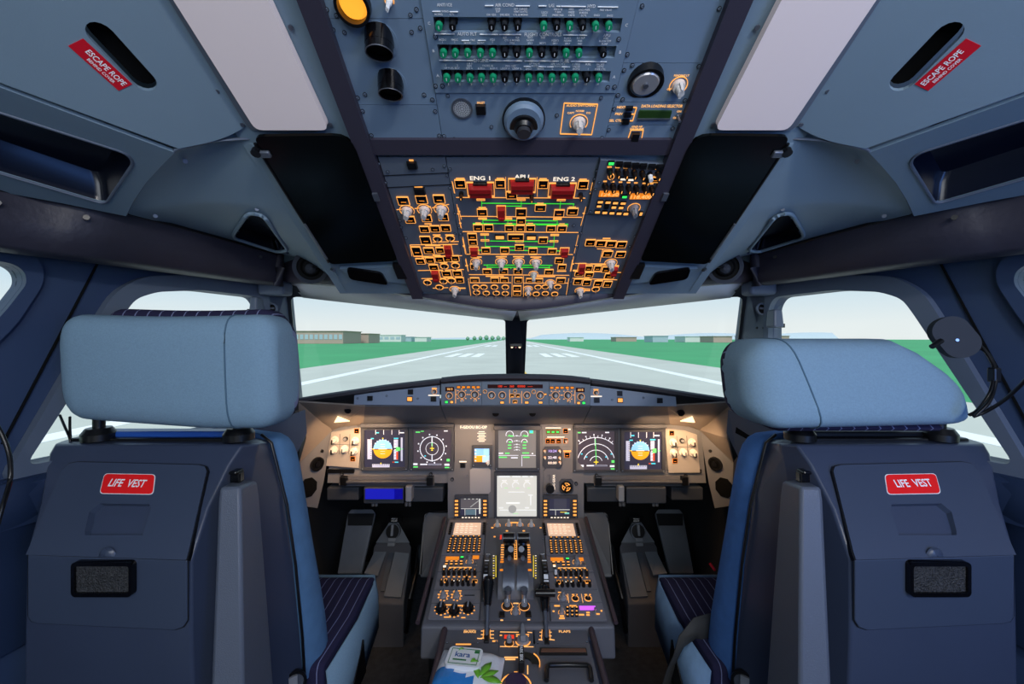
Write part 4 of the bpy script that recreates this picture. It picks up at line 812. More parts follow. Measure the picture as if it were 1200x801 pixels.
# ------------------------------------------------------------------ glareshield
GS = Surf(at(604, 462, 1.45), (1, 0, 0), (0, 0, 1))
MP_ = Surf(at(604, 550, 1.60), (1, 0, 0), (0, 0, 1))
g4 = Z(400, 435, .175); g5 = Z(600, 435, .175)
gl = empty('glareshield', at(604, 470, 1.5), 'long dark padded glareshield under the windscreen carrying the control panels', 'glareshield')
def padsec(pts_front, d0, name):
    b = MB(); rows = []
    for (px, py, dd) in pts_front:
        p = at(px, py, d0 + dd); qy = 1.92 - abs(p.x) * .55; q = V((p.x * 1.06, qy, H + (p.z - H) * qy / p.y - .03))
        rows.append([p + V((0, .012, -.018)), p + V((0, 0, -.012)), p + V((0, .002, -.002)), p + V((0, .02, .003)), p.lerp(q, .5) - V((0, 0, .004)), q, q + V((0, 0, -.03)), p + V((0, .06, -.03))])
    b.loft(rows, mat('glareshield_pad', '#33323c', .7, bump=(200, .3, .001)) if 'glareshield_pad' not in bpy.data.materials else bpy.data.materials['glareshield_pad'], True, True); return b.build(name, gl, 50)
padsec([(516.5, 443.5, 0), (540, 441, 0), (564, 439.6, 0), (604, 439, 0), (645, 439.8, 0), (670, 441.3, 0), (692.5, 444, 0)], 1.42, 'centre_pad')
padsec([(340, 469, -.02), (370, 464, 0), (400, 459.5, 0), (450, 452, 0), (515.5, 444.5, 0)], 1.43, 'side_pad')
padsec([(693.5, 444.8, 0), (758, 452.5, 0), (808, 460.5, 0), (838, 465, 0), (868, 470, -.02)], 1.43, 'side_pad')
def gplate(poly, d, m, name, th=.012):
    b = MB(); b.prism([GS.uv(*p)[:2] for p in poly], -th, 0, m, M=GS.M); return b.build(name, gl, None)
gplate([(517, 475), (691.5, 475), (691.5, 446), (517, 446)], 0, DASHD, 'backing')
# fascia below: three slanting sections and two lit end flanks
def fas(quads, name, m):
    b = MB(); b.add([at(*p) for q in quads for p in q], [tuple(range(i * 4, i * 4 + 4)) for i in range(len(quads))], m); return b.build(name, gl, None, solid=.006)
fas([[(517, 475, 1.452), (525.5, 496, 1.585), (682, 496, 1.585), (692, 475, 1.452)]], 'fascia', DASHD)
fas([[(428, 475, 1.452), (426, 496.5, 1.585), (524.5, 496, 1.585), (516, 475, 1.452)]], 'fascia', DASHD)
fas([[(693, 475, 1.452), (683, 496, 1.585), (785, 496.5, 1.585), (782, 475, 1.452)]], 'fascia', DASHD)
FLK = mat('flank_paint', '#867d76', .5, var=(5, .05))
fas([[(350, 470, 1.41), (350, 484, 1.42), (389, 503.5, 1.60), (428, 475, 1.452)], [(428, 475, 1.452), (389, 503.5, 1.60), (400, 499, 1.597), (426, 496.5, 1.586)]], 'end_flank', FLK)
fas([[(860, 470, 1.41), (782, 475, 1.452), (820, 503.5, 1.60), (858, 484, 1.42)], [(782, 475, 1.452), (785, 496.5, 1.586), (809, 499, 1.597), (820, 503.5, 1.60)]], 'end_flank', FLK)
for px, py, dd in ((581, 483.5, 1.505), (624, 483.5, 1.505), (408, 480, 1.47), (798, 483, 1.47)):
    c = at(px, py, dd); b = MB(); b.cyl((0, 0, -.008), .012, .014, BLACK, 14, M=Matrix.Translation(c) @ V((0, -1, -.45)).to_track_quat('Z', 'Y').to_matrix().to_4x4()); b.build('spot_fitting', gl, 40)
for px, py in ((441, 477.5), (465, 478), (495, 479.5), (500, 486), (512, 486), (476, 480.5), (694 + 10, 486), (706, 487), (732, 480), (740, 480), (765, 481), (535, 480), (547, 480), (675, 480), (663, 480), (609, 479)):
    c = at(px, py, 1.452 + (py - 475) * .0063); b = MB(); b.cyl((0, 0, 0), .0035, .004, STEEL, 8, M=Matrix.Translation(c) @ V((0, -1, -.45)).to_track_quat('Z', 'Y').to_matrix().to_4x4()); b.build('screw', gl, None)
for pts in ([(393, 494, 1.54), (397, 487, 1.50), (411, 492.5, 1.54)], [(796, 492.5, 1.54), (810, 487, 1.50), (813, 494, 1.54)]):
    b = MB(); b.add([at(*p) - V((0, .010, 0)) for p in pts], [(0, 1, 2)], LAMPW); o = b.build('flood_lens', gl, None, solid=.003); o['label'] = 'small lit triangular flood lamp lens'
FCUP = mat('autopilot_plate', '#75818f', .45)
def glmod(name, label, poly, m=None, cat='control panel'):
    c = (sum(p[0] for p in poly) / len(poly), sum(p[1] for p in poly) / len(poly)); mo = Mod(GS, name, label, cat, *c); mo.plate(poly, m or FCUP, t=.006); return mo
GP = mat('glare_plate_blue', '#8796ae', .45, bump=(500, .1, .0005))
m = glmod('warning_panel', 'blue-grey glareshield side panel before the seat with the tall headrest', [(415.5, 473.5), (515.5, 474.5), (515.5, 451), (416, 462)], GP)
for x, y, k in ((197, 178, 35), (467, 135, 36), (620, 182, 38)): p = g4(x, y); m.ctl('blk', p[0], p[1], k * .175, k * .165)
p = g4(462, 182); m.ctl('lit', p[0], p[1], 6.5, 6); p = g4(625, 134); m.ctl('rot', p[0], p[1], 5)
m.lb(*g4(622, 158), 13, 1.3, WLIT); m.lb(*g4(625, 113), 5.5, 1.6, AMB); screws(m, [g4(307, 162), g4(515, 180), g4(113, 178), g4(650, 100)], 2.4); m.end()
m = glmod('warning_panel', 'blue-grey glareshield side panel before the seat with the draped belt', [(691.5, 474.5), (792, 475.5), (791, 464.5), (691.5, 451.5)], GP)
for x, y, k in ((985, 193, 37), (718, 145, 36), (565, 190, 38)): p = g5(x, y); m.ctl('blk', p[0], p[1], k * .175, k * .165)
p = g5(720, 190); m.ctl('lit', p[0], p[1], 6.5, 6); p = g5(560, 141); m.ctl('rot', p[0], p[1], 5)
m.lb(*g5(562, 165), 13, 1.3, WLIT); m.lb(*g5(560, 121), 5.5, 1.6, AMB); screws(m, [g5(877, 175), g5(668, 188), g5(530, 108)], 2.4); m.end()
def efis(label, poly, q, flip):
    m = glmod('display_control_panel', label, poly, PANELD)
    X = (lambda x: 792 + (918 - x) if False else x)
    return m
m = glmod('display_control_panel', 'small amber lit control panel at the left end of the glareshield centre', [(517.2, 474), (564.6, 474), (564.6, 447.5), (517.2, 449)])
s4 = .175
def rd(m, q, x, y, w_, h_, mt, st=None, hp=2.6, tm=None, name='readout'):
    p = q(x, y); a, c = m.S(p[0], p[1], w_ * .175, h_ * .175); u, v = m.P(*p); b = MB(); b.box((u, v, m.top + .0006), (a, c, .0024), mt); b.build(name, m.e, None, world=False)
    if st: m.tt(st, p[0], p[1], hp, tm or AMBT, 0, 1, z=m.top + .002)
DKRED = mat('dark_red_window', '#3a0d0c', .2)
rd(m, g4, 728, 117, 58, 30, DKRED, '1013', 2.4); lay(m, g4, s4, 'litd', [(788, 103, 26, 18), (820, 103, 26, 18), (853, 103, 26, 18), (887, 103, 26, 18), (918, 103, 26, 18)]); lay(m, g4, s4, 'rot', [(808, 153, 42), (895, 153, 42), (725, 160, 36)])
lay(m, g4, s4, 'knob', [(810, 193, 18), (897, 193, 18)]); lay(m, g4, s4, 'green', [(707, 202, 22, 20)]); lay(m, g4, s4, 'lit', [(742, 202, 22, 20)]); m.ln(g4(767, 118), g4(767, 212), AMB, .5)
for k in range(8):
    for cx in (808, 895): a = k * math.pi / 4; p = g4(cx + 37 * math.cos(a), 153 + 37 * math.sin(a)); m.lb(p[0], p[1], 1.4, .8, AMB)
m.end()
m = glmod('autopilot_panel', 'central glareshield autopilot panel with red readouts and amber ringed knobs', [(565, 474), (643, 474), (643, 447), (565, 447)])
p0, p1 = g4(980, 98), g5(205, 98); mid = ((p0[0] + p1[0]) / 2, p0[1]); a, c = m.S(mid[0], mid[1], p1[0] - p0[0], 4.4); u, v = m.P(*mid); b = MB(); b.box((u, v, m.top + .0006), (a, c, .0024), DKRED); b.build('readout', m.e, None, world=False)
m.tt('100  ---   360    05000   -----', mid[0], mid[1], 2.5, REDL, 0, 1.0, z=m.top + .002)
for k in range(9): p = (576 + k * 7, 450.6); m.lb(p[0], p[1], 3.4, .7, WLIT if k % 3 == 0 else AMB)
lay(m, g4, s4, 'rot', [(1007, 157, 40), (1078, 157, 40), (962, 133, 20)]); lay(m, g4, s4, 'lit', [(1077, 205, 28, 18)]); lay(m, g4, s4, 'sq', [(1143, 160, 28, 24), (1182, 160, 28, 24), (1163, 200, 30, 22)]); lay(m, g4, s4, 'lit', [(1145, 166, 16, 6), (1184, 166, 16, 6), (1165, 204, 20, 8)]); lay(m, g4, s4, 'rot', [(1163, 130, 20)])
lay(m, g5, s4, 'rot', [(100, 157, 38), (145, 135, 22), (188, 157, 42)]); lay(m, g5, s4, 'lit', [(98, 205, 28, 18), (190, 205, 28, 18), (222, 150, 18, 12)])
m.ln(g4(1127, 120), g4(1127, 212), AMB, .5); m.ln(g5(65, 130), g5(65, 212), AMB, .5); m.end()
m = glmod('display_control_panel', 'small amber lit control panel at the right end of the glareshield centre', [(643.4, 474), (691.3, 474), (691.3, 449.2), (643.4, 447.5)])
rd(m, g5, 455, 122, 58, 30, DKRED, '1013', 2.4); lay(m, g5, s4, 'litd', [(265, 107, 26, 18), (300, 107, 26, 18), (333, 107, 26, 18), (367, 107, 26, 18), (400, 107, 26, 18)]); lay(m, g5, s4, 'rot', [(290, 157, 42), (372, 157, 42), (460, 167, 38)])
lay(m, g5, s4, 'knob', [(297, 198, 18), (380, 198, 18)]); lay(m, g5, s4, 'green', [(477, 208, 22, 20)]); lay(m, g5, s4, 'lit', [(443, 208, 22, 20)]); m.ln(g5(420, 125), g5(420, 212), AMB, .5)
for k in range(8):
    for cx in (290, 372): a = k * math.pi / 4; p = g5(cx + 37 * math.cos(a), 157 + 37 * math.sin(a)); m.lb(p[0], p[1], 1.4, .8, AMB)
m.end()
# warm flood lamps under the glareshield
for x, en in ((-.56, .95), (-.17, .42), (.17, .42), (.56, .95)):
    area('glareshield_flood', (x, 1.44, H - (.30 if abs(x) > .3 else .325)), (x * 1.13, 1.63, H - .46), .22, .03, en * .8, (1.0, .60, .30), 1.9)

# ------------------------------------------------------------------ instrument panel
ip = empty('instrument_panel', at(604, 580, 1.6), 'grey main instrument panel below the glareshield holding the six square screens', 'instrument panel')
def iplate(poly, m, name, z0, z1, r=0, bev=0):
    pl = [MP_.uv(*p)[:2] for p in poly]; pl = roundpoly(pl, r) if r else pl
    b = MB(); b.prism(pl, z0, z1, m, M=MP_.M); return b.build(name, ip, 30, bev=bev)
iplate([(383, 566), (527, 566), (527, 494), (426, 494), (389, 503)], DASH, 'outer_plate', -.02, -.004)
iplate([(682, 566), (828, 566), (822, 503), (786, 494), (682, 494)], DASH, 'outer_plate', -.02, -.004)
iplate([(525, 608), (684, 608), (684, 548), (677, 541), (677, 494), (533, 494), (533, 541), (525, 550)], DASH, 'centre_plate', -.016, .004, bev=.002)
BEZ = mat('display_bezel', '#3f434d', .45)
# recessed grip rail and sliding table units
for sx, x0, x1 in ((-1, 398, 509), (1, 696, 807)):
    iplate([(x0, 568.5), (x1, 568.5), (x1, 557), (x0, 557)], DASHD, 'table_slot', -.004, .006, bev=.001)
    b = MB(); c0, c1 = at(x0 + 2, 564.5, 1.585), at(x1 - 2, 564.5, 1.585); b.tube([c0, c1], .0085, BEZ, 10); b.build('grip_rail', ip, 60)
    for x in (x0 + 5, x1 - 5):
        b = MB(); b.box(at(x, 563, 1.585), (.026, .018, .034), BLACK); b.build('rail_bracket', ip, None, bev=.003)
    xx = (383, 415) if sx < 0 else (790, 822); iplate([(xx[0], 554), (xx[1], 554), (xx[1], 549.5), (xx[0], 549.5)], BLACK, 'slot', -.004, .001)
    for x, y in (((401, 555), (505, 555), (530, 561)) if sx < 0 else ((699, 556.5), (803, 557), (675, 566))):
        b = MB(); b.cyl((0, 0, 0), .007, .006, BLACK, 12, M=Matrix.Translation(at(x, y, 1.598)) @ Matrix.Rotation(math.pi / 2, 4, 'X')); b.cyl((0, 0, .006), .004, .002, STEEL, 10, M=Matrix.Translation(at(x, y, 1.598)) @ Matrix.Rotation(math.pi / 2, 4, 'X')); b.build('fastener', ip, None)
TBL = mat('table_dark', '#343a44', .5)
def table(label, x0, x1, sgn, blue):
    e = empty('sliding_table', at((x0 + x1) / 2, 578, 1.62), label, 'sliding table')
    def bx(a, c, y0, y1, d0, mt, name):
        b = MB(); p, q = at(a, y0, d0), at(c, y1, d0); b.box(((p.x + q.x) / 2, d0 + .07, (p.z + q.z) / 2), (abs(q.x - p.x), .14, abs(p.z - q.z)), mt); return b.build(name, e, None, bev=.004)
    F_ = lambda a: (x0 + a) if sgn > 0 else (x1 - a)
    bx(F_(0), F_(37), 571, 586, 1.60, TBL, 'end_block'); bx(F_(43), F_(90), 571, 590, 1.57, TBL, 'centre_block'); bx(F_(99), F_(136), 571, 588, 1.60, TBL, 'end_block'); bx(F_(92), F_(99), 570, 588, 1.56, GREY, 'clip')
    for a in (54, 58, 93, 97): b = MB(); b.cyl((0, 0, 0), .006, .014, METAL, 8, M=Matrix.Translation(at(F_(a), 592.5, 1.58))); b.build('catch_pin', e, 40)
    if blue:
        b = MB(); p, q = at(428, 572.5, 1.568), at(472, 584.5, 1.568); b.box(((p.x + q.x) / 2, 1.568, (p.z + q.z) / 2), (q.x - p.x, .003, p.z - q.z), mat('blue_film', '#1a1ad0', .15)); b.build('blue_front', e, None)
        b = MB(); p, q = at(428, 572.5, 1.566), at(462, 584.5, 1.566); b.box(((p.x + q.x) / 2, 1.566, (p.z + q.z) / 2), (q.x - p.x, .002, p.z - q.z), SBLUE); b.build('blue_patch', e, None)  # glowing blue patch over the table front
    return e
table('folded dark table with a blue front, under the instrument panel', 383, 521, 1, True)
table('folded dark table without any blue front, under the instrument panel', 686, 824, -1, False)

class Gfx:
    def __init__(s, m, q, sc_): s.m = m; s.q = q; s.k = sc_; s.z = m.top + .0002; s.b = MB()
    def L(s, x, y): return s.m.P(*s.q(x, y))
    def r(s, x, y, w_, h_, mt): u, v = s.L(x, y); k = s.k * s.m.s.uv(*s.q(x, y))[2] / F; s.z += .00003; s.b.box((u, v, s.z), (w_ * k, h_ * k, .0003), mt)
    def l(s, a, c, wd, mt): s.z += .00003; k = s.k * s.m.s.uv(*s.q(*a))[2] / F; s.b.line(s.L(*a), s.L(*c), wd * k, s.z, s.z + .0003, mt)
    def arc(s, x, y, r, a0, a1, wd, mt, n=28):
        k = s.k * s.m.s.uv(*s.q(x, y))[2] / F; u, v = s.L(x, y); s.z += .00003
        s.b.ring((u, v, s.z), r * k, wd * k, .0003, mt, n, a0=math.radians(a0), a1=math.radians(a1))
    def disc(s, x, y, r, mt, a0=0, a1=360, top=None):
        k = s.k * s.m.s.uv(*s.q(x, y))[2] / F; u, v = s.L(x, y); s.z += .00003; n = 24
        pts = [(u + r * k * math.cos(math.radians(a0 + (a1 - a0) * i / n)), v + r * k * math.sin(math.radians(a0 + (a1 - a0) * i / n))) for i in range(n + (0 if a1 - a0 == 360 else 1))]
        s.b.prism(pts, s.z, s.z + .0003, mt)
    def t(s, st, x, y, h, mt, sx=1): u, v = s.L(x, y); k = s.k * s.m.s.uv(*s.q(x, y))[2] / F; s.b.text(st, u, v, h * k, mt, s.z + .0005, 0, sx)
    def end(s): return s.b.build('screen_graphics', s.m.e, None, world=False, kind='stuff')
def display(label, rect, outer, screen, depth=.012, name='display_unit', cat='display screen', lift=0.0):
    x0, y0, x1, y1 = rect; X0, Y0, X1, Y1 = outer
    m = Mod(MP_, name, label, cat, (x0 + x1) / 2, (y0 + y1) / 2, lift=lift)
    m.plate([(X0, Y1), (X1, Y1), (X1, Y0), (X0, Y0)], BEZ, t=depth, name='bezel', holes=[[(x0, y0), (x1, y0), (x1, y1), (x0, y1)]], z0=-.004, bev=.002)
    b = MB(); b.prism([m.P(x0 - .3, y1 + .3), m.P(x1 + .3, y1 + .3), m.P(x1 + .3, y0 - .3), m.P(x0 - .3, y0 - .3)], -.003, .0005, screen); b.build('screen', m.e, None, world=False); m.top = .0006
    for x, y in ((X0 + 2, Y1 - 2), (X1 - 2, Y1 - 2)): m.ctl('screw', x, y, 2.2, z=depth - .004)
    return m
i1 = Z(380, 490, .13734); i2 = Z(520, 485, .15612); i3 = Z(660, 490, .15833)
def pfd(m, q, s, cx, cy, r, lt, rt, vs, top, bot, tx):
    g = Gfx(m, q, s)
    g.disc(cx, cy, r, SSKY, 0, 180); g.disc(cx, cy, r, SEARTH, 180, 360); g.l((cx - r, cy), (cx + r, cy), 4, SWHITE)
    for k in range(-3, 4): a = math.radians(90 + k * 18); g.l((cx + r * .92 * math.cos(a), cy - r * .92 * math.sin(a)), (cx + r * 1.08 * math.cos(a), cy - r * 1.08 * math.sin(a)), 4, SWHITE)
    for k in (-2, -1, 1, 2): g.l((cx - r * .25, cy + k * r * .25), (cx + r * .25, cy + k * r * .25), 2.5, SWHITE)
    g.l((cx - r * .9, cy + 2), (cx - r * .45, cy + 2), 7, MATT); g.l((cx + r * .45, cy + 2), (cx + r * .9, cy + 2), 7, MATT); g.r(cx, cy - r * 1.12, 10, 9, SYEL)
    g.r(*lt, SDIM); g.l((lt[0] + lt[2] / 2, cy), (lt[0] + lt[2] / 2 + 14, cy), 6, SYEL)
    for k in range(9): g.l((lt[0] + lt[2] * .15, lt[1] - lt[3] * .42 + k * lt[3] * .105), (lt[0] + lt[2] * .45, lt[1] - lt[3] * .42 + k * lt[3] * .105), 2.5, MATT)
    g.r(*rt, SDIM); g.r(rt[0] + rt[2] * .3, rt[1] + rt[3] * .3, rt[2] * .45, rt[3] * .38, SRED); g.r(rt[0] + rt[2] * .45, cy, rt[2] * 1.0, 30, SGREEN); g.r(rt[0] - rt[2] * .2, cy, rt[2] * .6, 16, MATT)
    for k in range(7): g.r(rt[0] - rt[2] * .18, rt[1] - rt[3] * .42 + k * rt[3] * .14, rt[2] * .4, 6, SWHITE)
    g.r(*vs, SDIM); g.l((vs[0] - 8, cy), (vs[0] + 12, cy), 4, SGREEN)
    for x in tx: g.l((x, top), (x, top + 42), 4, SWHITE)
    g.r(tx[0] + 16, top + 26, 24, 9, SCYAN); g.r(tx[3] + 24, top + 26, 38, 9, SWHITE); g.r(lt[0] + 24, lt[1] - lt[3] * .54, 24, 9, SCYAN); g.r(rt[0] + 2, rt[1] - rt[3] * .56, 40, 9, SCYAN); g.r(rt[0] + 6, rt[1] + rt[3] * .62, 32, 9, SCYAN); g.r(rt[0] - 20, rt[1] + rt[3] * .62, 18, 8, SRED)
    g.r(cx - 15, bot, r * 1.85, 28, SDIM); g.r(cx - 15, bot - 20, 9, 12, SYEL)
    for k in range(9): g.l((cx - 15 - r * .8 + k * r * .2, bot - 13), (cx - 15 - r * .8 + k * r * .2, bot - 3), 3, MATT)
    g.end()
m = display('square flight display with blue and orange horizon beside the tray with blue front', (427.4, 503, 475, 547), (423.5, 499.5, 478.5, 550.5), SDARK)
pfd(m, i1, .13734, 500, 260, 80, (388, 262, 38, 170), (612, 265, 36, 172), (662, 262, 16, 200), 95, 402, (440, 508, 578, 640))
m = display('square navigation display showing full white compass rings', (484.5, 503, 529, 548.6), (480.5, 499.5, 532.5, 551), SBROWN)
g = Gfx(m, i1, .13734); cx, cy = 920, 257
g.arc(cx, cy, 105, 0, 360, 6, SWHITE, 40); g.arc(cx, cy, 55, 0, 360, 4, SWHITE, 32); g.l((cx, 150), (cx, 235), 9, SWHITE); g.l((cx, 205), (cx, 240), 6, SGREEN); g.l((cx, 305), (cx, 368), 8, SWHITE); g.l((cx - 18, 255), (cx + 18, 255), 7, SYEL); g.l((cx, 238), (cx, 275), 6, SYEL); g.l((cx - 9, 272), (cx + 9, 272), 5, SYEL)
for k in range(12): a = math.radians(k * 30 + 10); g.r(cx + 122 * math.cos(a), cy - 122 * math.sin(a), 11, 12, SWHITE)
for k in range(36): a = math.radians(k * 10 + 4); g.l((cx + 98 * math.cos(a), cy - 98 * math.sin(a)), (cx + 108 * math.cos(a), cy - 108 * math.sin(a)), 3, SWHITE)
g.r(800, 116, 38, 10, SGREEN); g.r(838, 108, 26, 7, SGREEN); g.r(1038, 106, 32, 9, SWHITE); g.r(775, 388, 44, 16, SWHITE); g.r(780, 412, 40, 10, SGREEN); g.r(1047, 393, 42, 16, SWHITE); g.r(1048, 417, 38, 10, SGREEN); g.r(1058, 354, 26, 20, SGREEN); g.r(850, 390, 60, 11, SWHITE); g.r(945, 390, 110, 12, SDIM); g.r(945, 390, 104, 7, SBROWN); g.r(862, 318, 12, 10, SCYAN); g.end()
m = display('square navigation display showing white range arcs and a green track line', (675, 504.5, 720, 550), (671, 500, 724, 552.5), SBROWN)
g = Gfx(m, i3, .15833); cx, cy = 243, 325
for r, a0 in ((187, 47), (140, 14), (94, 14), (48, 16)): g.arc(cx, cy, r, a0, 180 - a0, 5, SWHITE, 36)
for k in range(10): a = math.radians(52 + k * 8.5); g.l((cx + 187 * math.cos(a), cy - 187 * math.sin(a)), (cx + 200 * math.cos(a), cy - 200 * math.sin(a)), 4, SWHITE); g.r(cx + 206 * math.cos(a), cy - 206 * math.sin(a), 9, 9, SWHITE) if k % 2 else None
g.l((236, 142), (236, 200), 8, SWHITE); g.l((237, 150), (244, 318), 5, SGREEN); g.l((cx - 18, 322), (cx + 18, 322), 7, SYEL); g.l((cx, 305), (cx, 340), 6, SYEL)
g.r(115, 104, 28, 9, SGREEN); g.r(155, 104, 34, 9, SWHITE); g.r(325, 103, 30, 9, SWHITE); g.r(130, 350, 42, 16, SWHITE); g.r(130, 372, 34, 9, SGREEN); g.r(200, 348, 54, 10, SWHITE); g.r(275, 348, 100, 10, SDIM); g.r(275, 348, 96, 6, SBROWN); g.r(366, 352, 42, 14, SWHITE); g.r(370, 318, 26, 18, SGREEN); g.r(366, 372, 30, 9, SGREEN)
for x, y in ((137, 262), (172, 284), (316, 284), (356, 262)): g.r(x, y, 12, 9, SCYAN)
g.end()
m = display('square flight display with blue and orange horizon next to the range arc display', (731, 505.5, 775, 549.6), (727, 501, 779, 552.5), SDARK)
pfd(m, i3, .15833, 570, 238, 68, (478, 240, 28, 148), (660, 240, 30, 150), (706, 238, 14, 170), 100, 360, (498, 556, 616, 668))
m = display('upper centre engine display with white dials on dark grey', (584, 502.5, 628, 547), (580, 497.5, 632.5, 549.5), SMID, lift=.008)
g = Gfx(m, i2, .15612)
for x in (495, 605):
    g.arc(x, 150, 30, -20, 200, 5, SWHITE); g.arc(x, 205, 24, -10, 190, 5, SWHITE); g.l((x, 150), (x - 14, 164), 5, SGREEN); g.r(x + 14, 160, 30, 10, SGREEN); g.r(x + 4, 206, 24, 9, SGREEN); g.r(x, 228, 26, 9, SGREEN); g.r(x, 250, 26, 9, SGREEN)
for y in (158, 195, 222, 242, 262): g.r(548, y, 14, 8, SWHITE); g.l((525, y + 4), (538, y), 3, SWHITE); g.l((572, y + 4), (558, y), 3, SWHITE)
g.r(656, 127, 30, 26, SGREEN); g.r(656, 127, 22, 18, SCYAN); g.l((412, 304), (560, 304), 4, SWHITE); g.l((580, 304), (690, 304), 4, SWHITE); g.l((586, 310), (586, 385), 4, SWHITE); g.r(430, 288, 34, 9, SWHITE); g.r(478, 288, 34, 9, SGREEN); g.r(445, 318, 60, 9, SGREEN); g.r(620, 318, 46, 9, SGREEN); g.r(615, 286, 50, 8, SGREEN); g.r(665, 290, 12, 8, SWHITE); g.r(530, 322, 50, 9, SWHITE); g.end()
b = MB(); p, q_ = at(579, 496, 1.585), at(633, 501.5, 1.585); b.box(((p.x + q_.x) / 2, 1.57, (p.z + q_.z) / 2), (q_.x - p.x, .05, p.z - q_.z), BEZ); b.build('hood', m.e, None, bev=.003)
m = display('lower centre system display with a pale grey white face', (582.5, 555.5, 628.8, 603.5), (579, 551.5, 632.5, 607), SGREY, lift=.008)  # even pale grey emission over the whole screen
g = Gfx(m, i2, .15612); GF = emis('screen_faint_green', (.5, .75, .45), .9); WF_ = emis('screen_near_white', (.85, .86, .84), 1.0); DG = emis('screen_grey_shade', (.36, .36, .35), .9)
for x in (455, 540, 625): g.arc(x, 528, 26, 20, 220, 4, WF_); g.r(x, 492, 32, 6, WF_); g.r(x + 14, 548, 24, 7, GF)
for x, w_ in ((455, 80), (545, 60), (610, 40), (660, 20)): g.r(x, 463, w_, 9, WF_)
g.r(650, 600, 34, 6, WF_); g.r(652, 640, 6, 70, WF_); g.r(545, 578, 120, 4, WF_); g.r(555, 712, 270, 4, WF_); g.r(520, 660, 100, 10, WF_); g.r(540, 738, 40, 7, GF); g.r(430, 695, 30, 7, WF_); g.r(625, 695, 30, 7, WF_); g.disc(515, 705, 30, DG); g.end()
# shared hood strips over the side displays
for x0, x1, y in ((424, 532.5, 495), (672, 779.5, 496)):
    b = MB(); p, q_ = at(x0, y, 1.58), at(x1, y + 4.5, 1.58); b.box(((p.x + q_.x) / 2, 1.575, (p.z + q_.z) / 2), (q_.x - p.x, .035, p.z - q_.z), BEZ); b.build('display_hood', ip, None, bev=.003)
# standby display
m = display('small standby horizon display with blue and brown screen on the grey centre plate', (556, 524, 573.8, 542.6), (553.5, 520.5, 577, 545.5), SDARK, .012, 'standby_display', lift=.008)
g = Gfx(m, i2, .15612); g.r(288, 275, 110, 62, SSKY); g.r(262, 330, 62, 48, SEARTH); g.r(318, 330, 54, 52, emis('screen_pale_blue', (.45, .68, .85), .9)); g.r(320, 278, 40, 60, emis('screen_pale_blue2', (.35, .66, .9), .9)); g.r(285, 308, 60, 5, SYEL)
for k in range(4): g.r(240, 265 + k * 26, 12, 9, SWHITE)
g.end(); p = i2(335, 360); m.ctl('knobw', p[0], p[1], 4.2)
m = Mod(MP_, 'placard_plate', 'cream registration placard and checklist strip on upper centre plate', 'placard', 555, 503, lift=.004)
b = MB(); a = m.P(539.5, 502.5); c = m.P(570.5, 497.5); b.box(((a[0] + c[0]) / 2, (a[1] + c[1]) / 2, .001), (c[0] - a[0], c[1] - a[1], .002), GREY); b.build('name_strip', m.e, None, world=False); m.top = .002; m.tt('F-GDOU BC-OP', 555, 500, 3.0, WLIT, 0, 1.05)
for k in range(7): m.lb(564.5, 505 + k * 1.9, 10 if k % 2 else 7, .7, WLIT)
m.end()
m = Mod(MP_, 'blank_instrument_plate', 'pale octagonal blank cover plate below the standby display', 'cover plate', 563, 562, lift=.004)
m.plate([(552.5, 577), (573, 577), (575, 574.5), (575, 549.5), (572, 546.8), (554.5, 546.8), (551, 549.5), (551, 574.5)], mat('pale_plate', '#a5a6aa', .5), t=.005, bev=.001); m.end()
m = Mod(MP_, 'switch_plate', 'small grey switch plate with one dark push button at left of the centre plate', 'switch panel', 542.5, 548, lift=.004)
m.plate([(536.5, 558), (549, 558), (549, 538.5), (536.5, 538.5)], DASH, t=.003, bev=.0006); m.ctl('blk', 542.5, 544, 6, 5.5); m.lb(542.5, 540, 9, 1.4, WLIT); screws(m, [(547.5, 556.5), (538, 540)], 1.6); m.end()
# right of the engine display: gear panel, clock, lever, gauge
m = Mod(MP_, 'gear_indicator', 'warm lit panel with three green gear lights over autobrake buttons', 'control panel', 653, 510, lift=.004)
m.plate([i2(740, 236), i2(962, 236), i2(965, 84), i2(738, 84)], DASH, t=.004)
rdp = i2(818, 127); a, c = m.S(rdp[0], rdp[1], 16.5, 5.6); u, v = m.P(*rdp); b = MB(); b.box((u, v, m.top + .001), (a, c, .003), mat('olive_window', '#6b5a2c', .3)); b.build('light_window', m.e, None, world=False)
for x in (784, 818, 852): p = i2(x, 128); m.ctl('green', p[0], p[1], 3.6, 2.4, z=m.top + .002)
for x, y, w_ in ((912, 122, 5.6), (780, 197, 5.2), (816, 197, 5.2), (860, 197, 5.4), (912, 196, 5)): p = i2(x, y); m.ctl('sqd', p[0], p[1], w_, 5.4)
p = i2(914, 196); m.ctl('rot', p[0], p[1], 4); m.lb(*i2(820, 100), 18, 1.0, WLIT); m.lb(*i2(840, 168), 20, 1.0, WLIT); m.lb(*i2(940, 110), 3, 1.6, WLIT); m.end()
m = Mod(MP_, 'chronometer', 'small octagonal cockpit clock with white digit readouts', 'clock', 647, 534, lift=.004)
m.plate([i2(758, 400), i2(872, 400), i2(888, 380), i2(888, 262), i2(866, 240), i2(762, 240), i2(742, 262), i2(742, 380)], BEZ, t=.006, bev=.001)
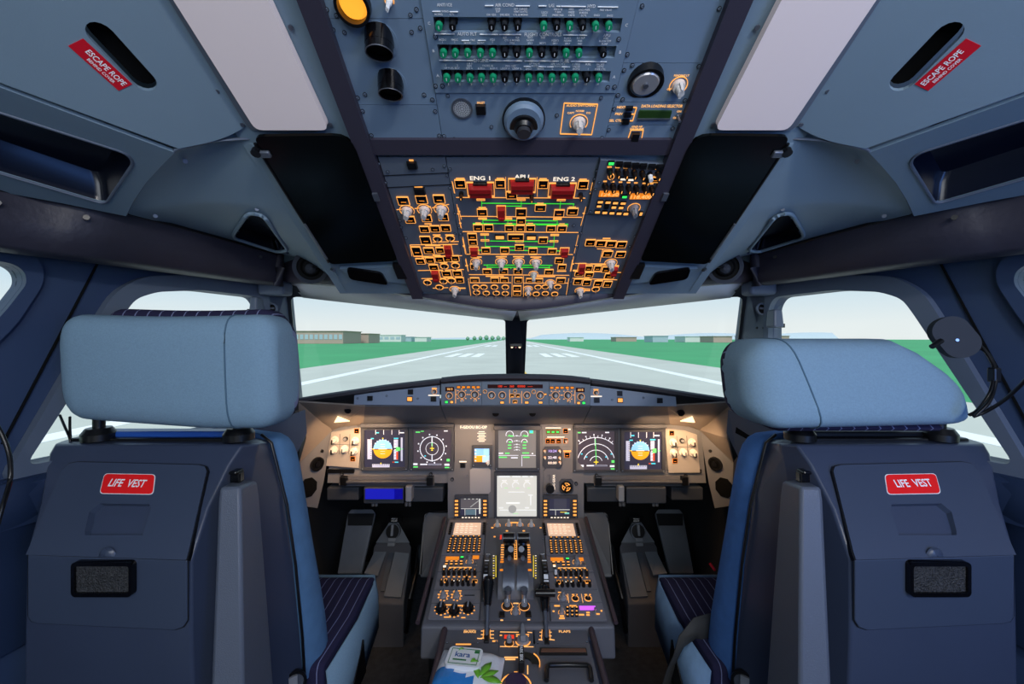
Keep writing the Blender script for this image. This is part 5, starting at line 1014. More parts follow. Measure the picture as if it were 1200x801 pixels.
for y, mt, st in ((272, SPURP, '10:24'), (320, SDIM, '22:48'), (360, WLIT, '00:00')):
    p = i2(813, y); a, c = m.S(p[0], p[1], 11.5 if y < 350 else 9.5, 4.0); u, v = m.P(*p); b = MB(); b.box((u, v, m.top + .0005), (a, c, .001), mat('clock_window%d' % y, '#3b3c5c', .3)); b.build('readout', m.e, None, world=False)
    m.tt(st, p[0], p[1], 2.8, {272: emis('clock_violet', (.45, .4, .95), .8), 320: SWHITE, 360: WLIT}[y], 0, 1.15, z=m.top + .0008)
for x, y in ((757, 272), (868, 272), (757, 320), (868, 322), (870, 356)): p = i2(x, y); m.ctl('knobw', p[0], p[1], 2.4)
m.end()
m = Mod(MP_, 'switch_plate', 'small amber framed square button right beside the clock', 'switch panel', 664, 531.5, lift=.004); m.plate([i2(895, 335), i2(960, 335), i2(960, 264), i2(895, 264)], DASH, t=.003); p = i2(924, 302); m.ctl('sqd', p[0], p[1], 6, 6); m.lb(*i2(925, 274), 9, 1.6, AMB); m.end()
m = Mod(MP_, 'landing_gear_lever', 'black landing gear lever in a tall grey slot plate', 'lever', 645, 562, lift=.004)
m.plate([i2(748, 592), i2(855, 592), i2(857, 420), i2(838, 400), i2(768, 400), i2(748, 420)], DASH, t=.004, holes=[[i2(778, 452), i2(798, 452), i2(798, 572), i2(778, 572)]]); b = MB(); b.prism([m.P(*i2(775, 575)), m.P(*i2(801, 575)), m.P(*i2(801, 450)), m.P(*i2(775, 450))], -.012, -.008, MATT); b.build('slot', m.e, None, world=False)
u, v = m.P(*i2(788, 520)); b = MB(); b.cyl((u, v, -.008), .004, .05, STEEL, 8); b.cyl((u, v, .04), .016, .02, BLACK, 18); b.build('lever_knob', m.e, 40, world=False)
m.tt('LDG GEAR', *i2(826, 505), 2.6, WLIT, math.pi / 2); screws(m, [i2(775, 585), i2(848, 585)], 1.6); m.end()
m = Mod(MP_, 'pressure_gauge', 'round black gauge with glowing amber scales', 'gauge', *i2(918, 538), lift=.004)
m.plate([i2(880, 590), i2(960, 590), i2(972, 570), i2(972, 500), i2(955, 482), i2(882, 482), i2(866, 500), i2(866, 570)], BEZ, t=.003)
u, v = m.P(*i2(918, 540)); b = MB(); b.ring((u, v, m.top), .023, .003, .008, BLACK, 26); b.cyl((u, v, m.top), .020, .002, MATT, 24); b.build('dial', m.e, 40, world=False)
b = MB()
for k in range(3):
    a0 = k * 2.094 + .5; b.ring((u, v, m.top + .002), .0165, .003, .0006, AMB, 10, a0=a0, a1=a0 + 1.5); b.line((u + .004 * math.cos(a0 + .75), v + .004 * math.sin(a0 + .75)), (u + .015 * math.cos(a0 + .3), v + .015 * math.sin(a0 + .3)), .0022, m.top + .002, m.top + .003, AMB); b.line((u + .004 * math.cos(a0 + .75), v + .004 * math.sin(a0 + .75)), (u + .012 * math.cos(a0 + 1.3), v + .012 * math.sin(a0 + 1.3)), .002, m.top + .002, m.top + .003, AMB)
b.build('scale_marks', m.e, None, world=False); m.end()
for label, x0, x1, sx0, sx1 in (('small keyed message display with bright screen at left of the pale system display', 85, 336, 128, 285), ('small keyed message display with dark screen under the amber gauge', 744, 1002, 790, 945)):
    r = (*i2(sx0, 622), *i2(sx1, 752)); o_ = (*i2(x0, 598), *i2(x1, 772)); m = display(label, r, o_, SDARK, .012, 'message_display', lift=.008)
    g = Gfx(m, i2, .15612); cx = (sx0 + sx1) / 2; wd = sx1 - sx0
    if sx0 < 400:
        g.r(cx, 662, wd * .98, 70, emis('screen_slate', (.10, .09, .10), .9)); g.l((cx - 5, 690), (cx + 60, 640), 6, DG); g.r(cx, 702, wd * .96, 4, SGREY); g.r(cx, 728, wd * .5, 40, emis('screen_teal', (.10, .16, .20), .9)); g.r(cx - 45, 728, 4, 48, SGREY); g.r(cx + 35, 728, 4, 48, SGREY); g.r(cx + 65, 680, 12, 120, SGREY)
        for k in range(4): g.r(cx - 45 + k * 30, 628, 14, 8, SGREY)
    else:
        g.r(cx + 5, 664, wd * .6, 78, emis('screen_slate2', (.05, .05, .075), .9)); g.r(cx, 710, wd * .98, 5, SGREY); g.r(cx - 30, 732, 4, 40, SGREY); g.r(cx + 55, 736, 34, 12, emis('screen_teal2', (.2, .6, .5), .9)); g.r(cx + 30, 728, 50, 4, SYEL)
    g.end(); m.top = .008
    for k in range(5):
        for x in ((x0 + 16), (x1 - 24)): p = i2(x, 636 + k * 26); m.ctl('lit', p[0], p[1], 4.6, 2.9)
    for k in range(6): p = i2(cx - 60 + k * 24, 762); m.lb(p[0], p[1], 2.2, 1.2, WLIT)
    m.end()
# outer knob panels, cream lit by the floods
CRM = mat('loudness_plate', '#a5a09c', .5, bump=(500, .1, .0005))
for sgn, label in ((-1, 'warm lit plate with six white knobs beside the left flight display'), (1, 'warm lit plate with six white knobs beside the right flight display')):
    q = i1 if sgn < 0 else i3
    poly = [i1(20, 400), i1(296, 418), i1(332, 70), i1(160, 100), i1(66, 116)] if sgn < 0 else [i3(775, 398), i3(1008, 398), i3(985, 118), i3(905, 92), i3(748, 72)]
    m = Mod(MP_, 'volume_panel', label, 'control panel', *((405, 525) if sgn < 0 else (800, 527))); m.plate(poly, CRM, t=.010, bev=.002, z0=-.004)
    pts = [(98, 178), (190, 170), (272, 185), (92, 262), (182, 255), (262, 272)] if sgn < 0 else [(806, 172), (872, 160), (945, 172), (810, 250), (880, 245), (955, 250)]
    for k, p in enumerate(pts):
        pp = q(*p); u, v = m.P(*pp); b = MB()
        if k in (1,): b.cyl((u, v, m.top), .009, .008, BLACK, 14); b.cyl((u, v, m.top + .008), .006, .004, GREY, 12)
        else: b.cyl((u, v, m.top), .0145, .006, CREAM, 18); b.cyl((u, v, m.top + .006), .011, .016, CREAM, 16, r2=.009); b.box((u + .003 * sgn, v - .005, m.top + .018), (.005, .018, .012), BLACK if k != 4 else STEEL)
        b.build('volume_knob', m.e, 40, world=False)
    for p in ([(283, 103), (250, 340)] if sgn < 0 else [(797, 105), (822, 310)]): pp = q(*p); m.ctl('sqd', pp[0], pp[1], 5.6, 5.4)
    if sgn < 0: m.ln(i1(70, 215), i1(300, 225), BEZ, .4); m.ln(i1(140, 130), i1(135, 300), BEZ, .4); m.ln(i1(225, 130), i1(215, 300), BEZ, .4)
    else: m.ln(i3(790, 208), i3(980, 208), BEZ, .4); m.ln(i3(835, 125), i3(845, 275), BEZ, .4); m.ln(i3(908, 125), i3(920, 275), BEZ, .4)
    m.end()
# cheeks between panel and side wall: loudspeaker plate, brown slant and slot panel
def pl(pts, mt, name, par, th=.006):
    b = MB(); b.add([V(p) for p in pts], [tuple(range(len(pts)))], mt); return b.build(name, par, None, solid=th)
for sd in (False, True):
    s_ = 'right' if sd else 'left'; X = (lambda p: V((-p[0], p[1], p[2]))) if sd else (lambda p: V(p))
    a = lambda x, y, d: X(at(x, y, d))
    Lp = [at(389.5, 503, 1.60), at(379, 566, 1.60), at(372, 594, 1.60), at(352, 590, 1.50), at(350, 541, 1.50)]
    e = empty('loudspeaker', X(at(365, 560, 1.55)), 'grey cheek plate with black octagonal loudspeaker and air vent at the %s panel end' % s_, 'loudspeaker')
    SP = Surf(Lp[1], Lp[1] - Lp[4] if False else (Lp[0] - Lp[1]).cross(Lp[4] - Lp[1]).cross(V((0, 0, 1))) * (-1), V((0, 0, 1)))
    nrm = (Lp[1] - Lp[0]).cross(Lp[4] - Lp[0]); nrm = nrm if nrm.dot(CAM - Lp[0]) > 0 else -nrm; nrm.normalize(); u = V((0, 0, 1)).cross(nrm); SP = Surf(Lp[0], u, nrm.cross(u))
    poly = [SP.uv(*p)[:2] for p in ((389.5, 503), (379, 566), (372, 595), (351, 592), (350, 541))]
    b = MB(); b.prism(poly[::-1], -.006, 0, DASH, M=SP.M); b.build('plate', e, None, mirror=sd, bev=.001)
    c = SP.uv(361, 571)[:2]; b = MB(); b.cyl((c[0], c[1], 0), .036, .003, MATT, 8, M=SP.M @ Matrix.Translation((c[0], c[1], 0)) @ Matrix.Rotation(math.pi / 8, 4, 'Z') @ Matrix.Translation((-c[0], -c[1], 0)), sy=1.15); b.build('speaker_cloth', e, None, mirror=sd)
    c = SP.uv(371, 543)[:2]; b = MB(); b.ring((c[0], c[1], 0), .027, .006, .008, BLACK, 24, M=SP.M); b.cyl((c[0], c[1], 0), .021, .004, MATT, 20, M=SP.M); b.cyl((c[0], c[1], .004), .010, .006, BLACK, 14, M=SP.M); b.build('air_vent', e, 40, mirror=sd)
    c = SP.uv(377, 528)[:2]; b = MB(); b.cyl((c[0], c[1], 0), .006, .005, BLACK, 10, M=SP.M); b.build('fastener', e, None, mirror=sd)
    e = struct(empty('trim_side_cheek')); 
    b = MB(); b.add([at(357, 481, 1.40), at(389.5, 503, 1.60), at(350, 542, 1.49), at(358, 513, 1.40)], [(0, 3, 2, 1)], FLK); b.build('slant_plate', e, None, mirror=sd, solid=.005)
    dp = [(357, 480, 1.398), (359, 507, 1.398), (346, 534, 1.36), (300, 548, 1.22), (298, 502, 1.22)]
    b = MB(); b.add([at(*p) for p in dp], [(0, 4, 3, 2, 1)], POSTM); b.build('side_plate', e, None, mirror=sd, solid=.005)
    b = MB(); b.add([at(x, y, d - .008) for x, y, d in ((347, 491, 1.375), (349, 507, 1.375), (318, 524, 1.28), (316, 510, 1.28))], [(0, 3, 2, 1)], MATT); b.build('dark_slot', e, None, mirror=sd, solid=.004)
    b = MB(); b.cyl((0, 0, 0), .007, .004, BLACK, 10, M=Matrix.Translation(at(348, 483, 1.375)) @ V((.4, -1, .2)).to_track_quat('Z', 'Y').to_matrix().to_4x4()); b.build('fastener', e, None, mirror=sd)
    # lower side lining below the sill
    b = MB(); b.add([at(346, 534, 1.36), at(300, 548, 1.22), at(290, 640, 1.22), at(352, 600, 1.50), at(350, 541, 1.49)], [(0, 1, 2, 3, 4)], WELL); b.build('lower_lining', e, None, mirror=sd, solid=.005)
# ------------------------------------------------------------------ pedestal
p0, p1 = at(604, 609, 1.55), at(606, 728, 1.116)
PS = Surf(p0, (1, 0, 0), p0 - p1); RS = Surf((0, 1.0, H - .79), (1, 0, 0), (0, 1, 0))
EDG = mat('pedestal_edge_brown', '#43363c', .45); PEDP = mat('pedestal_plate_paint', '#76757b', .5); KNEE = mat('knee_panel_grey', '#5a5f66', .55)
ped = empty('centre_pedestal', (0, 1.2, 0), 'grey centre pedestal body with padded edges between the two seats', 'pedestal')
a, c = PS.w(0, .02), PS.w(0, -.452); 
b = MB(); rows = [[(x, a.y, a.z - .004), (x, c.y, c.z - .004), (x, c.y - .012, c.z - .085), (x, c.y + .05, c.z - .10), (x, a.y + .03, a.z - .14)] for x in (-.262, .262)]
b.loft(rows, DASHD, True, True); b.build('upper_body', ped, None, bev=.006)
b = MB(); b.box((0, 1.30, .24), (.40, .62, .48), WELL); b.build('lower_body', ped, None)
b = MB(); b.box((0, .86, .245), (.40, .56, .49), DASHD); b.build('rear_body', ped, None, bev=.004)
for sx in (-1, 1):
    b = MB(); k = PS.w(0, .0); b.tube([PS.w(sx * .268, .005, .006), PS.w(sx * .268, -.452, .006)], .0062, EDG, 8); b.build('padded_edge', ped, 60)
    b = MB(); b.tube([(sx * .198, 1.118, H - .785), (sx * .198, .60, H - .785)], .0085, EDG, 8); b.build('padded_edge', ped, 60)
k6 = Z(500, 600, .16224); k7 = Z(600, 600, .16238); k3 = Z(490, 590, .26345); sk = .16224; s3 = .26345
def pmod(name, label, poly, mt=PEDP, cat='control panel', t=.005, surf=None):
    cpt = (sum(p[0] for p in poly) / len(poly), sum(p[1] for p in poly) / len(poly)); m = Mod(surf or PS, name, label, cat, *cpt); m.plate(poly, mt, t=t, bev=.0008); return m
def eL(y): return 525.5 - (525.5 - 501.5) * (y - 611) / (726 - 611)
def eR(y): return 678.5 + (711.5 - 678.5) * (y - 611) / (728 - 611)
def iL(y): return 569.5 - (569.5 - 561.5) * (y - 611) / (726 - 611)
def iR(y): return 637 + (645.5 - 637) * (y - 611) / (728 - 611)
def pq(fa, fb, y0, y1): return [(fa(y1) + .3, y1 - .3), (fb(y1) - .3, y1 - .3), (fb(y0) - .3, y0 + .3), (fa(y0) + .3, y0 + .3)]
KEYT = ['1', '2', '3', '4', '5', '6', '7', '8', '9', '.', '0', 'A', 'B', 'C', 'D', 'E']
def mcdu(label, fa, fb, scr, keys):
    m = pmod('control_display_unit', label, pq(fa, fb, 611, 652), PEDP, 'keypad screen', .008)
    b = MB(); pts = [m.P(*p) for p in scr]; b.prism(pts, m.top, m.top + .002, SPINK); b.build('screen', m.e, None, world=False)
    b = MB(); 
    for i in range(5):
        for j in range(4 + i % 2):
            u = pts[0][0] + (pts[1][0] - pts[0][0]) * (.12 + j * .17); v = pts[3][1] + (pts[0][1] - pts[3][1]) * (.15 + i * .17); b.box((u, v, m.top + .0025), (.009 + .006 * ((i * j) % 2), .0016, .0006), WLIT)
    b.build('screen_graphics', m.e, None, world=False, kind='stuff')
    for i in range(6):
        y = scr[3][1] + (scr[0][1] - scr[3][1]) * (i + .5) / 6
        for x in (scr[0][0] + (scr[3][0] - scr[0][0]) * (1 - (i + .5) / 6) - 4.0, scr[1][0] + (scr[2][0] - scr[1][0]) * (1 - (i + .5) / 6) + 4.0): m.ctl('blk', x, y, 3.2, 1.6)
    for r, (y, n, x0, x1) in enumerate(keys):
        for i in range(n):
            x = x0 + (x1 - x0) * i / (n - 1); m.ctl('key', x, y, 3.7, 2.05 if r else 1.9)
    m.end()
def kr(q, rows): return [(q(0, y)[1], n, q(x0, 0)[0], q(x1, 0)[0]) for y, n, x0, x1 in rows]
mcdu('keypad screen unit with peach display nearest the seat with tall headrest', eL, iL, [k6(190, 178), k6(388, 178), k6(394, 92), k6(208, 92)],
     kr(k6, [(192, 6, 190, 378), (212, 7, 176, 385), (229, 7, 172, 384), (246, 7, 169, 382), (264, 7, 165, 380), (282, 7, 161, 378), (299, 7, 157, 376)]))
mcdu('keypad screen unit with peach display nearest the seat with draped belt', iR, eR, [k7(265, 184), k7(460, 186), k7(440, 98), k7(252, 96)],
     kr(k7, [(200, 6, 282, 478), (226, 7, 278, 490), (243, 7, 280, 493), (259, 7, 281, 496), (275, 7, 283, 498), (291, 7, 285, 500), (307, 7, 287, 502)]))
def radio(label, fa, fb, q, d, g_, kn, a_, rows, tg):
    m = pmod('radio_panel', label, pq(fa, fb, 652.6, 671), PEDP, 'radio panel')
    for (x, y, w_) in d: p = q(x, y); aa, cc = m.S(p[0], p[1], w_ * sk, 21 * sk); u, v = m.P(*p); b = MB(); b.box((u, v, m.top + .001), (aa, cc, .003), AMBD); b.build('readout', m.e, None, world=False)
    lay(m, q, sk, 'green', [g_]); lay(m, q, sk, 'knobg', [kn]); lay(m, q, sk, 'lit', [(x, y, 22, 9) for y, xs_ in rows for x in xs_]); lay(m, q, sk, 'toggle', [tg]); lay(m, q, sk, 'white', [a_])
    m.ln(q(rows[-1][1][0] - 8, rows[-1][0] - 12), q(rows[-1][1][-1] + 8, rows[-1][0] - 12), AMBT, .35); m.end()
radio('pedestal radio unit with amber readouts under the peach screen near tall headrest', eL, iL, k6, [(186, 343, 95), (355, 336, 46)], (256, 340, 26, 13), (310, 368, 44), (130, 408, 26, 20), [(370, [147, 180, 215, 250]), (390, [142, 178, 214, 250]), (419, [170, 205, 245, 280, 316])], (354, 400, 20))
radio('pedestal radio unit with amber readouts under the peach screen near draped belt', iR, eR, k7, [(325, 350, 92), (490, 350, 50)], (400, 350, 26, 13), (468, 372, 50), (305, 405, 24, 18), [(375, [300, 335, 370, 405]), (396, [305, 372, 408]), (422, [340, 378, 412, 450, 488, 524])], (524, 402, 20))
def audio(label, fa, fb, q, r1, r2, y1, y2, wh, am, sq, ob, wk):
    m = pmod('audio_panel', label, pq(fa, fb, 671.6, 692), PEDP, 'audio panel')
    for i, x in enumerate(r1): lay(m, q, sk, 'wknob' if (wk and i == 0) else 'blkknob', [(x, y1, 27)])
    lay(m, q, sk, 'blkknob', [(x, y2, 26) for x in r2]); lay(m, q, sk, 'white', [(x, y, 28, 9) for x, y in wh]); lay(m, q, sk, 'oval', [(*am, 22, 30)]); lay(m, q, sk, 'sq', [(*sq, 38, 20)]); lay(m, q, sk, 'blkknob', [(*ob, 26)])
    for x in r1: p = q(x, y1 + 16); m.lb(p[0], p[1], 2.4, .8, AMB)
    m.end()
audio('audio control unit with two rows of black knobs by the trim wheel near tall headrest', eL, iL, k6, [125, 160, 198, 235, 272, 310, 348], [108, 147, 185, 225, 262, 302, 340], 460, 535, [(190, 513), (227, 513)], (135, 505), (347, 510), (290, 505), False)
audio('audio control unit with one white knob in its two black rows', iR, eR, k7, [315, 350, 388, 425, 463, 500, 540], [325, 363, 402, 440, 480, 517, 560], 465, 543, [(397, 520), (434, 520)], (340, 515), (548, 515), (492, 508), True)
m = pmod('lighting_panel', 'pedestal lighting panel with two knobs in amber scales', pq(eL, iL, 692.6, 708)); lay(m, k6, sk, 'knobg', [(120, 615, 52), (215, 615, 52)])
for cx in (120, 215):
    for k in range(9): an = k * .698; p = k6(cx + 36 * math.cos(an), 615 + 34 * math.sin(an)); m.lb(p[0], p[1], 1.9, .8, AMB)
m.lb(*k6(130, 578), 9, .8, AMB); m.lb(*k6(225, 578), 9, .8, AMB); m.lb(*k6(310, 610), 12, .8, BLACK); m.end()
m = pmod('radar_panel', 'pedestal weather radar panel with three dark knobs amid amber marks', pq(eL, iL, 708.6, 726.5))
for cx, cy in ((105, 715), (200, 730), (300, 712)):
    p = k6(cx, cy); u, v = m.P(*p); b = MB(); b.cyl((u, v, m.top), .016, .006, BLACK, 16); b.cyl((u, v, m.top + .006), .012, .012, BLACK, 14, r2=.010); b.box((u, v, m.top + .0185), (.004, .018, .001), GREY); b.build('rotary_knob', m.e, 40, world=False)
    for k in range(9): an = k * .698 + .2; p = k6(cx + 44 * math.cos(an), cy + 38 * math.sin(an)); m.lb(p[0], p[1], 2.2, .9, AMB)
for x, y, w_ in ((165, 680, 60), (245, 685, 40), (150, 768, 50), (265, 772, 30)): m.lb(*k6(x, y), w_ * sk, 1.0, AMB)
m.end()
m = pmod('lighting_panel', 'pedestal panel with two amber ringed toggles and one pale knob', pq(iR, eR, 692.6, 707)); lay(m, k7, sk, 'knobg', [(366, 628, 58)]); lay(m, k7, sk, 'oval', [(456, 634, 54, 44), (548, 632, 54, 44)])
for x, y, w_ in ((352, 588, 40), (452, 604, 40), (545, 604, 46)): m.lb(*k7(x, y), w_ * sk, .9, AMB)
m.ln(k7(402, 600), k7(410, 664), AMBT, .5); m.ln(k7(500, 600), k7(512, 664), AMBT, .5); m.end()
m = pmod('transponder_panel', 'pedestal keypad panel with a violet lit readout', pq(iR, eR, 707.6, 728))
lay(m, k7, sk, 'key', [(x, y, 24, 16) for y in (702, 730, 757) for x in (400, 434, 466)]); lay(m, k7, sk, 'knobg', [(358, 735, 40)]); lay(m, k7, sk, 'toggle', [(598, 735, 26)])
p = k7(545, 703); aa, cc = m.S(p[0], p[1], 19, 4.2); u, v = m.P(*p); b = MB(); b.box((u, v, m.top + .001), (aa, cc, .003), SPURP); b.build('readout', m.e, None, world=False)
for x, y, w_ in ((325, 686, 40), (440, 686, 50), (360, 712, 24), (360, 760, 30), (360, 776, 40), (300, 725, 14), (500, 750, 40), (548, 735, 24), (548, 752, 24), (620, 745, 24), (645, 722, 12)): m.lb(*k7(x, y), w_ * sk, 1.5, AMB)
m.end()
# throttle quadrant
m = pmod('throttle_quadrant', 'central throttle quadrant with two black thrust levers and amber scales', [(562.5, 727), (644.5, 728), (636.5, 610.5), (570, 610.5)], DASHD, 'throttle quadrant', .003)
for x, y in ((352, 100), (403, 98), (453, 98), (503, 100)): lay(m, k3, s3, 'knob', [(x, y, 24)])
for x, y, w_ in ((430, 87, 45), (395, 124, 10), (470, 124, 10), (340, 150, 8), (330, 110, 10), (545, 110, 8)): m.lb(*k3(x, y), w_ * s3, 1.2, AMB)
m.lb(*k3(368, 152), 2, 5, REDL)
b = MB(); u, v = m.P(*k3(433, 330)); cyc = []
for i in range(9): a_ = math.pi * i / 8; cyc.append((math.cos(a_), math.sin(a_)))
rows = [[(u + x, v + q[0] * .085, m.top + q[1] * .042) for q in cyc] for x in (-.052, .052)]; b.loft(rows, DASHD, False, True); b.build('quadrant_hump', m.e, 50, world=False)
for x in (403, 463):
    b = MB(); u, v = m.P(*k3(x, 350)); b.loft([[(u + dx, v + q[0] * .06 , m.top + .003 + q[1] * .046) for q in cyc] for dx in (-.017, .017)], STEEL, False, True); b.build('lever_slot_cover', m.e, 50, world=False)
for x in (374, 493):
    b = MB(); u, v = m.P(*k3(x, 290)); b.box((u, v, m.top + .020), (.012, .125, .040), DASHD)
    for i in range(11): b.box((u, v - .055 + i * .011, m.top + .0405), (.009 if i % 3 else .011, .004 if i > 4 else .007, .001), AMBD if i < 5 else AMB)
    b.build('side_scale', m.e, None, world=False)
b = MB(); u, v = m.P(*k3(433, 268)); b.box((u, v, m.top + .05), (.010, .085, .003), AMB)
for i in range(8): b.box((u, v - .036 + i * .010, m.top + .052), (.006, .005, .001), BLACK)
b.build('centre_scale', m.e, None, world=False)
for x, y0, y1 in ((338, 235, 330), (521, 235, 330)):
    m.ln(k3(x + (8 if x < 400 else -8), y0), k3(x + (8 if x < 400 else -8), y1), SYEL, .7)
    for i in range(10): p = k3(x - (2 if x < 400 else -2), y0 + i * 11); m.lb(p[0], p[1], 1.7, .6, SYEL if i % 2 else WLIT)
THR = mat('lever_black', '#0d0e11', .25)
for x, gx in ((406, 402), (465, 468)):
    base = at(*k3(x, 320), 1.31); top_ = at(*k3(x, 196), 1.335); g_ = at(*k3(gx, 152), 1.345); o_l = MB()
    o_l.tube([base, top_, g_], [.0105, .0105, .008], THR, 8); o_l.box(at(*k3(x, 250), 1.315), (.031, .03, .080), THR)
    lv = o_l.build('thrust_lever', m.e, 40, bev=0)
    b = MB(); b.cyl((0, 0, -.021), .0165, .042, THR, 18, M=Matrix.Translation(g_) @ Matrix.Rotation(math.pi / 2, 4, 'Y')); b.cyl((0, 0, -.0215), .0172, .004, STEEL, 18, M=Matrix.Translation(g_) @ Matrix.Rotation(math.pi / 2, 4, 'Y')); b.cyl((0, 0, .0175), .0172, .004, STEEL, 18, M=Matrix.Translation(g_) @ Matrix.Rotation(math.pi / 2, 4, 'Y')); b.build('lever_grip', m.e, 40, bev=.002)
    b = MB(); b.cyl((0, 0, 0), .009, .008, GREY, 12, M=Matrix.Translation(at(*k3(x + (6 if x < 430 else -6), 200), 1.30)) @ Matrix.Rotation(math.pi / 2.6, 4, 'X')); b.build('release_button', m.e, 40)
    b = MB(); b.cyl((0, 0, 0), .006, .012, STEEL, 10, M=Matrix.Translation(at(*k3(x, 237), 1.272)) @ Matrix.Rotation(math.pi / 2.2, 4, 'X')); b.build('lever_pin', m.e, 40)
for x, y in ((396, 460), (472, 460)):
    lay(m, k3, s3, 'rot', [(x, y, 40)]); p = k3(x + (4 if x < 430 else -2), 428); u, v = m.P(*p); b = MB(); b.cyl((u, v - .012, m.top), .006, .034, METAL, 10, r2=.008); b.cyl((u, v - .012, m.top + .034), .010, .012, STEEL, 12); b.build('engine_master_lever', m.e, 40, world=False)
lay(m, k3, s3, 'knobg', [(433, 487, 34)]); lay(m, k3, s3, 'blk', [(373, 500, 26, 22), (490, 498, 26, 22)])
for x, y, w_ in ((435, 447, 24), (432, 462, 20), (372, 522, 12), (492, 520, 12), (395, 440, 20), (470, 440, 20)): m.lb(*k3(x, y), w_ * s3, 1.1, AMBT)
screws(m, [k3(310, 90), k3(555, 90), k3(335, 385), k3(530, 385), k3(335, 360), k3(560, 130), k3(555, 160)], 2.2); m.end()
# trim wheels
for px, label in ((570, 'tall black trim wheel with white marks left of the thrust levers'), (638.5, 'tall black trim wheel with white marks right of the thrust levers')):
    u, v, t = PS.uv(px, 676); c = PS.w(u, v, -.112); e = empty('trim_wheel', c, label, 'trim wheel'); R = Matrix.Translation(c) @ Matrix.Rotation(math.pi / 2, 4, 'Y')
    b = MB(); b.cyl((0, 0, -.0075), .148, .015, THR, 56, M=R); b.ring((0, 0, -.0085), .150, .008, .017, BLACK, 56, M=R); b.build('wheel', e, 40)
    b = MB()
    for k in range(60): 
        an = k * 2 * math.pi / 60; b.box((.1502, 0, 0), (.0010, .0045, .009 if k % 5 else .014), WTXT if k % 5 == 0 else STEEL, R @ Matrix.Rotation(an, 4, 'Z'))
    b.build('wheel_marking', e, None); b = MB(); b.box((.1505, 0, 0), (.0012, .026, .0125), WTXT, R @ Matrix.Rotation(math.radians(148), 4, 'Z')); b.box((.1505, 0, 0), (.0012, .014, .0125), WTXT, R @ Matrix.Rotation(math.radians(205), 4, 'Z')); b.build('white_band', e, None)
# speed brake and flaps levers
def lever(name, label, base, grip, r, horizontal):
    e = empty(name, base, label, 'lever'); b = MB(); b.tube([base, base.lerp(grip, .45) + V((0, 0, .004)), grip], [.0055, .005, .006], STEEL, 8); b.build('rod', e, 60)
    b = MB(); d = (grip - base).normalized(); q = d.to_track_quat('Z', 'Y').to_matrix().to_4x4()
    b.cyl((0, 0, -.02), .0095, .06, THR, 14, r2=.017, M=Matrix.Translation(grip) @ q); b.cyl((0, 0, .04), .017, .014, THR, 14, r2=.012, M=Matrix.Translation(grip) @ q); b.build('grip', e, 40, bev=.002)
    b = MB(); b.box(base + V((0, .012, .004)), (.014, .06, .010), BLACK); b.build('lever_foot', e, None, bev=.003)
    if horizontal:
        b = MB(); b.cyl((0, 0, -.028), .010, .056, THR, 14, M=Matrix.Translation(grip + V((0, 0, .03))) @ Matrix.Rotation(math.pi / 2, 4, 'Y')); b.build('cross_grip', e, 40, bev=.002)
    return e
# rear section
m = pmod('speed_brake_console', 'grey pedestal panel marked SPEED BRAKE with an amber slot scale', [(516, 755), (584.5, 755), (584.5, 727.5), (524.5, 727.5)], DASHD, surf=RS)
z3 = Z(490, 720, .2)
m.tt('SPEED', *z3(303, 98), 2.5, AMBT); m.tt('BRAKE', *z3(303, 112), 2.5, AMBT)
m.ln(z3(388, 62), z3(380, 150), AMB, .7); m.ln(z3(420, 62), z3(424, 150), AMB, .7)
for k in range(5): y = 65 + k * 21; m.ln(z3(368, y), z3(386, y), AMBT, .6); m.ln(z3(424, y), z3(444, y), AMBT, .6)
m.ln(z3(348, 46), z3(456, 50), AMBT, 1.1); m.ln(z3(346, 150), z3(374, 152), AMBT, .8); m.lb(*z3(450, 166), 6, 1.4, AMB); screws(m, [z3(225, 46), z3(170, 176), z3(350, 178), z3(262, 48)], 2.4); m.end()
lever('speed_brake_lever', 'black speed brake lever lying over the amber slot scale', at(570.3, 749, 1.075), at(571.6, 700, 1.155), .016, False)
m = pmod('flaps_console', 'grey pedestal panel marked FLAPS with an amber slot scale', [(625, 756.5), (690.5, 756.5), (684.5, 728), (625.5, 728)], DASHD, surf=RS)
m.tt('FLAPS', *z3(858, 110), 2.7, AMBT); m.ln(z3(728, 70), z3(722, 160), AMB, .7); m.ln(z3(768, 70), z3(775, 160), AMB, .7)
for k in range(5): y = 72 + k * 21; m.ln(z3(712, y), z3(726, y), AMBT, .6); m.ln(z3(768, y), z3(782, y), AMBT, .6)
m.ln(z3(706, 156), z3(728, 160), AMBT, .8); m.ln(z3(770, 156), z3(800, 160), AMBT, .8); screws(m, [z3(960, 66), z3(990, 172), z3(690, 46), z3(700, 176)], 2.4); m.end()
lever('flaps_lever', 'black flaps lever with wide cross grip lying over the amber slot', at(640.5, 752, 1.07), at(638.5, 707, 1.15), .016, True)
m = pmod('rudder_trim_panel', 'small pedestal panel with red readout and grey pointer knob', [(584.8, 760), (627.5, 760), (625, 727.5), (585, 727.5)], DASHD, surf=RS)
p = z3(533, 142); aa, cc = m.S(p[0], p[1], 11.5, 3.4); u, v = m.P(*p); b = MB(); b.box((u, v, m.top + .001), (aa, cc, .003), REDL); b.build('readout', m.e, None, world=False)
m.ln(z3(480, 112), z3(590, 114), AMBT, .6); m.ln(z3(640, 114), z3(668, 116), AMBT, .6); m.ln(z3(480, 198), z3(676, 200), AMBT, .6); lay(m, z3, .2, 'rot', [(533, 180, 46)])
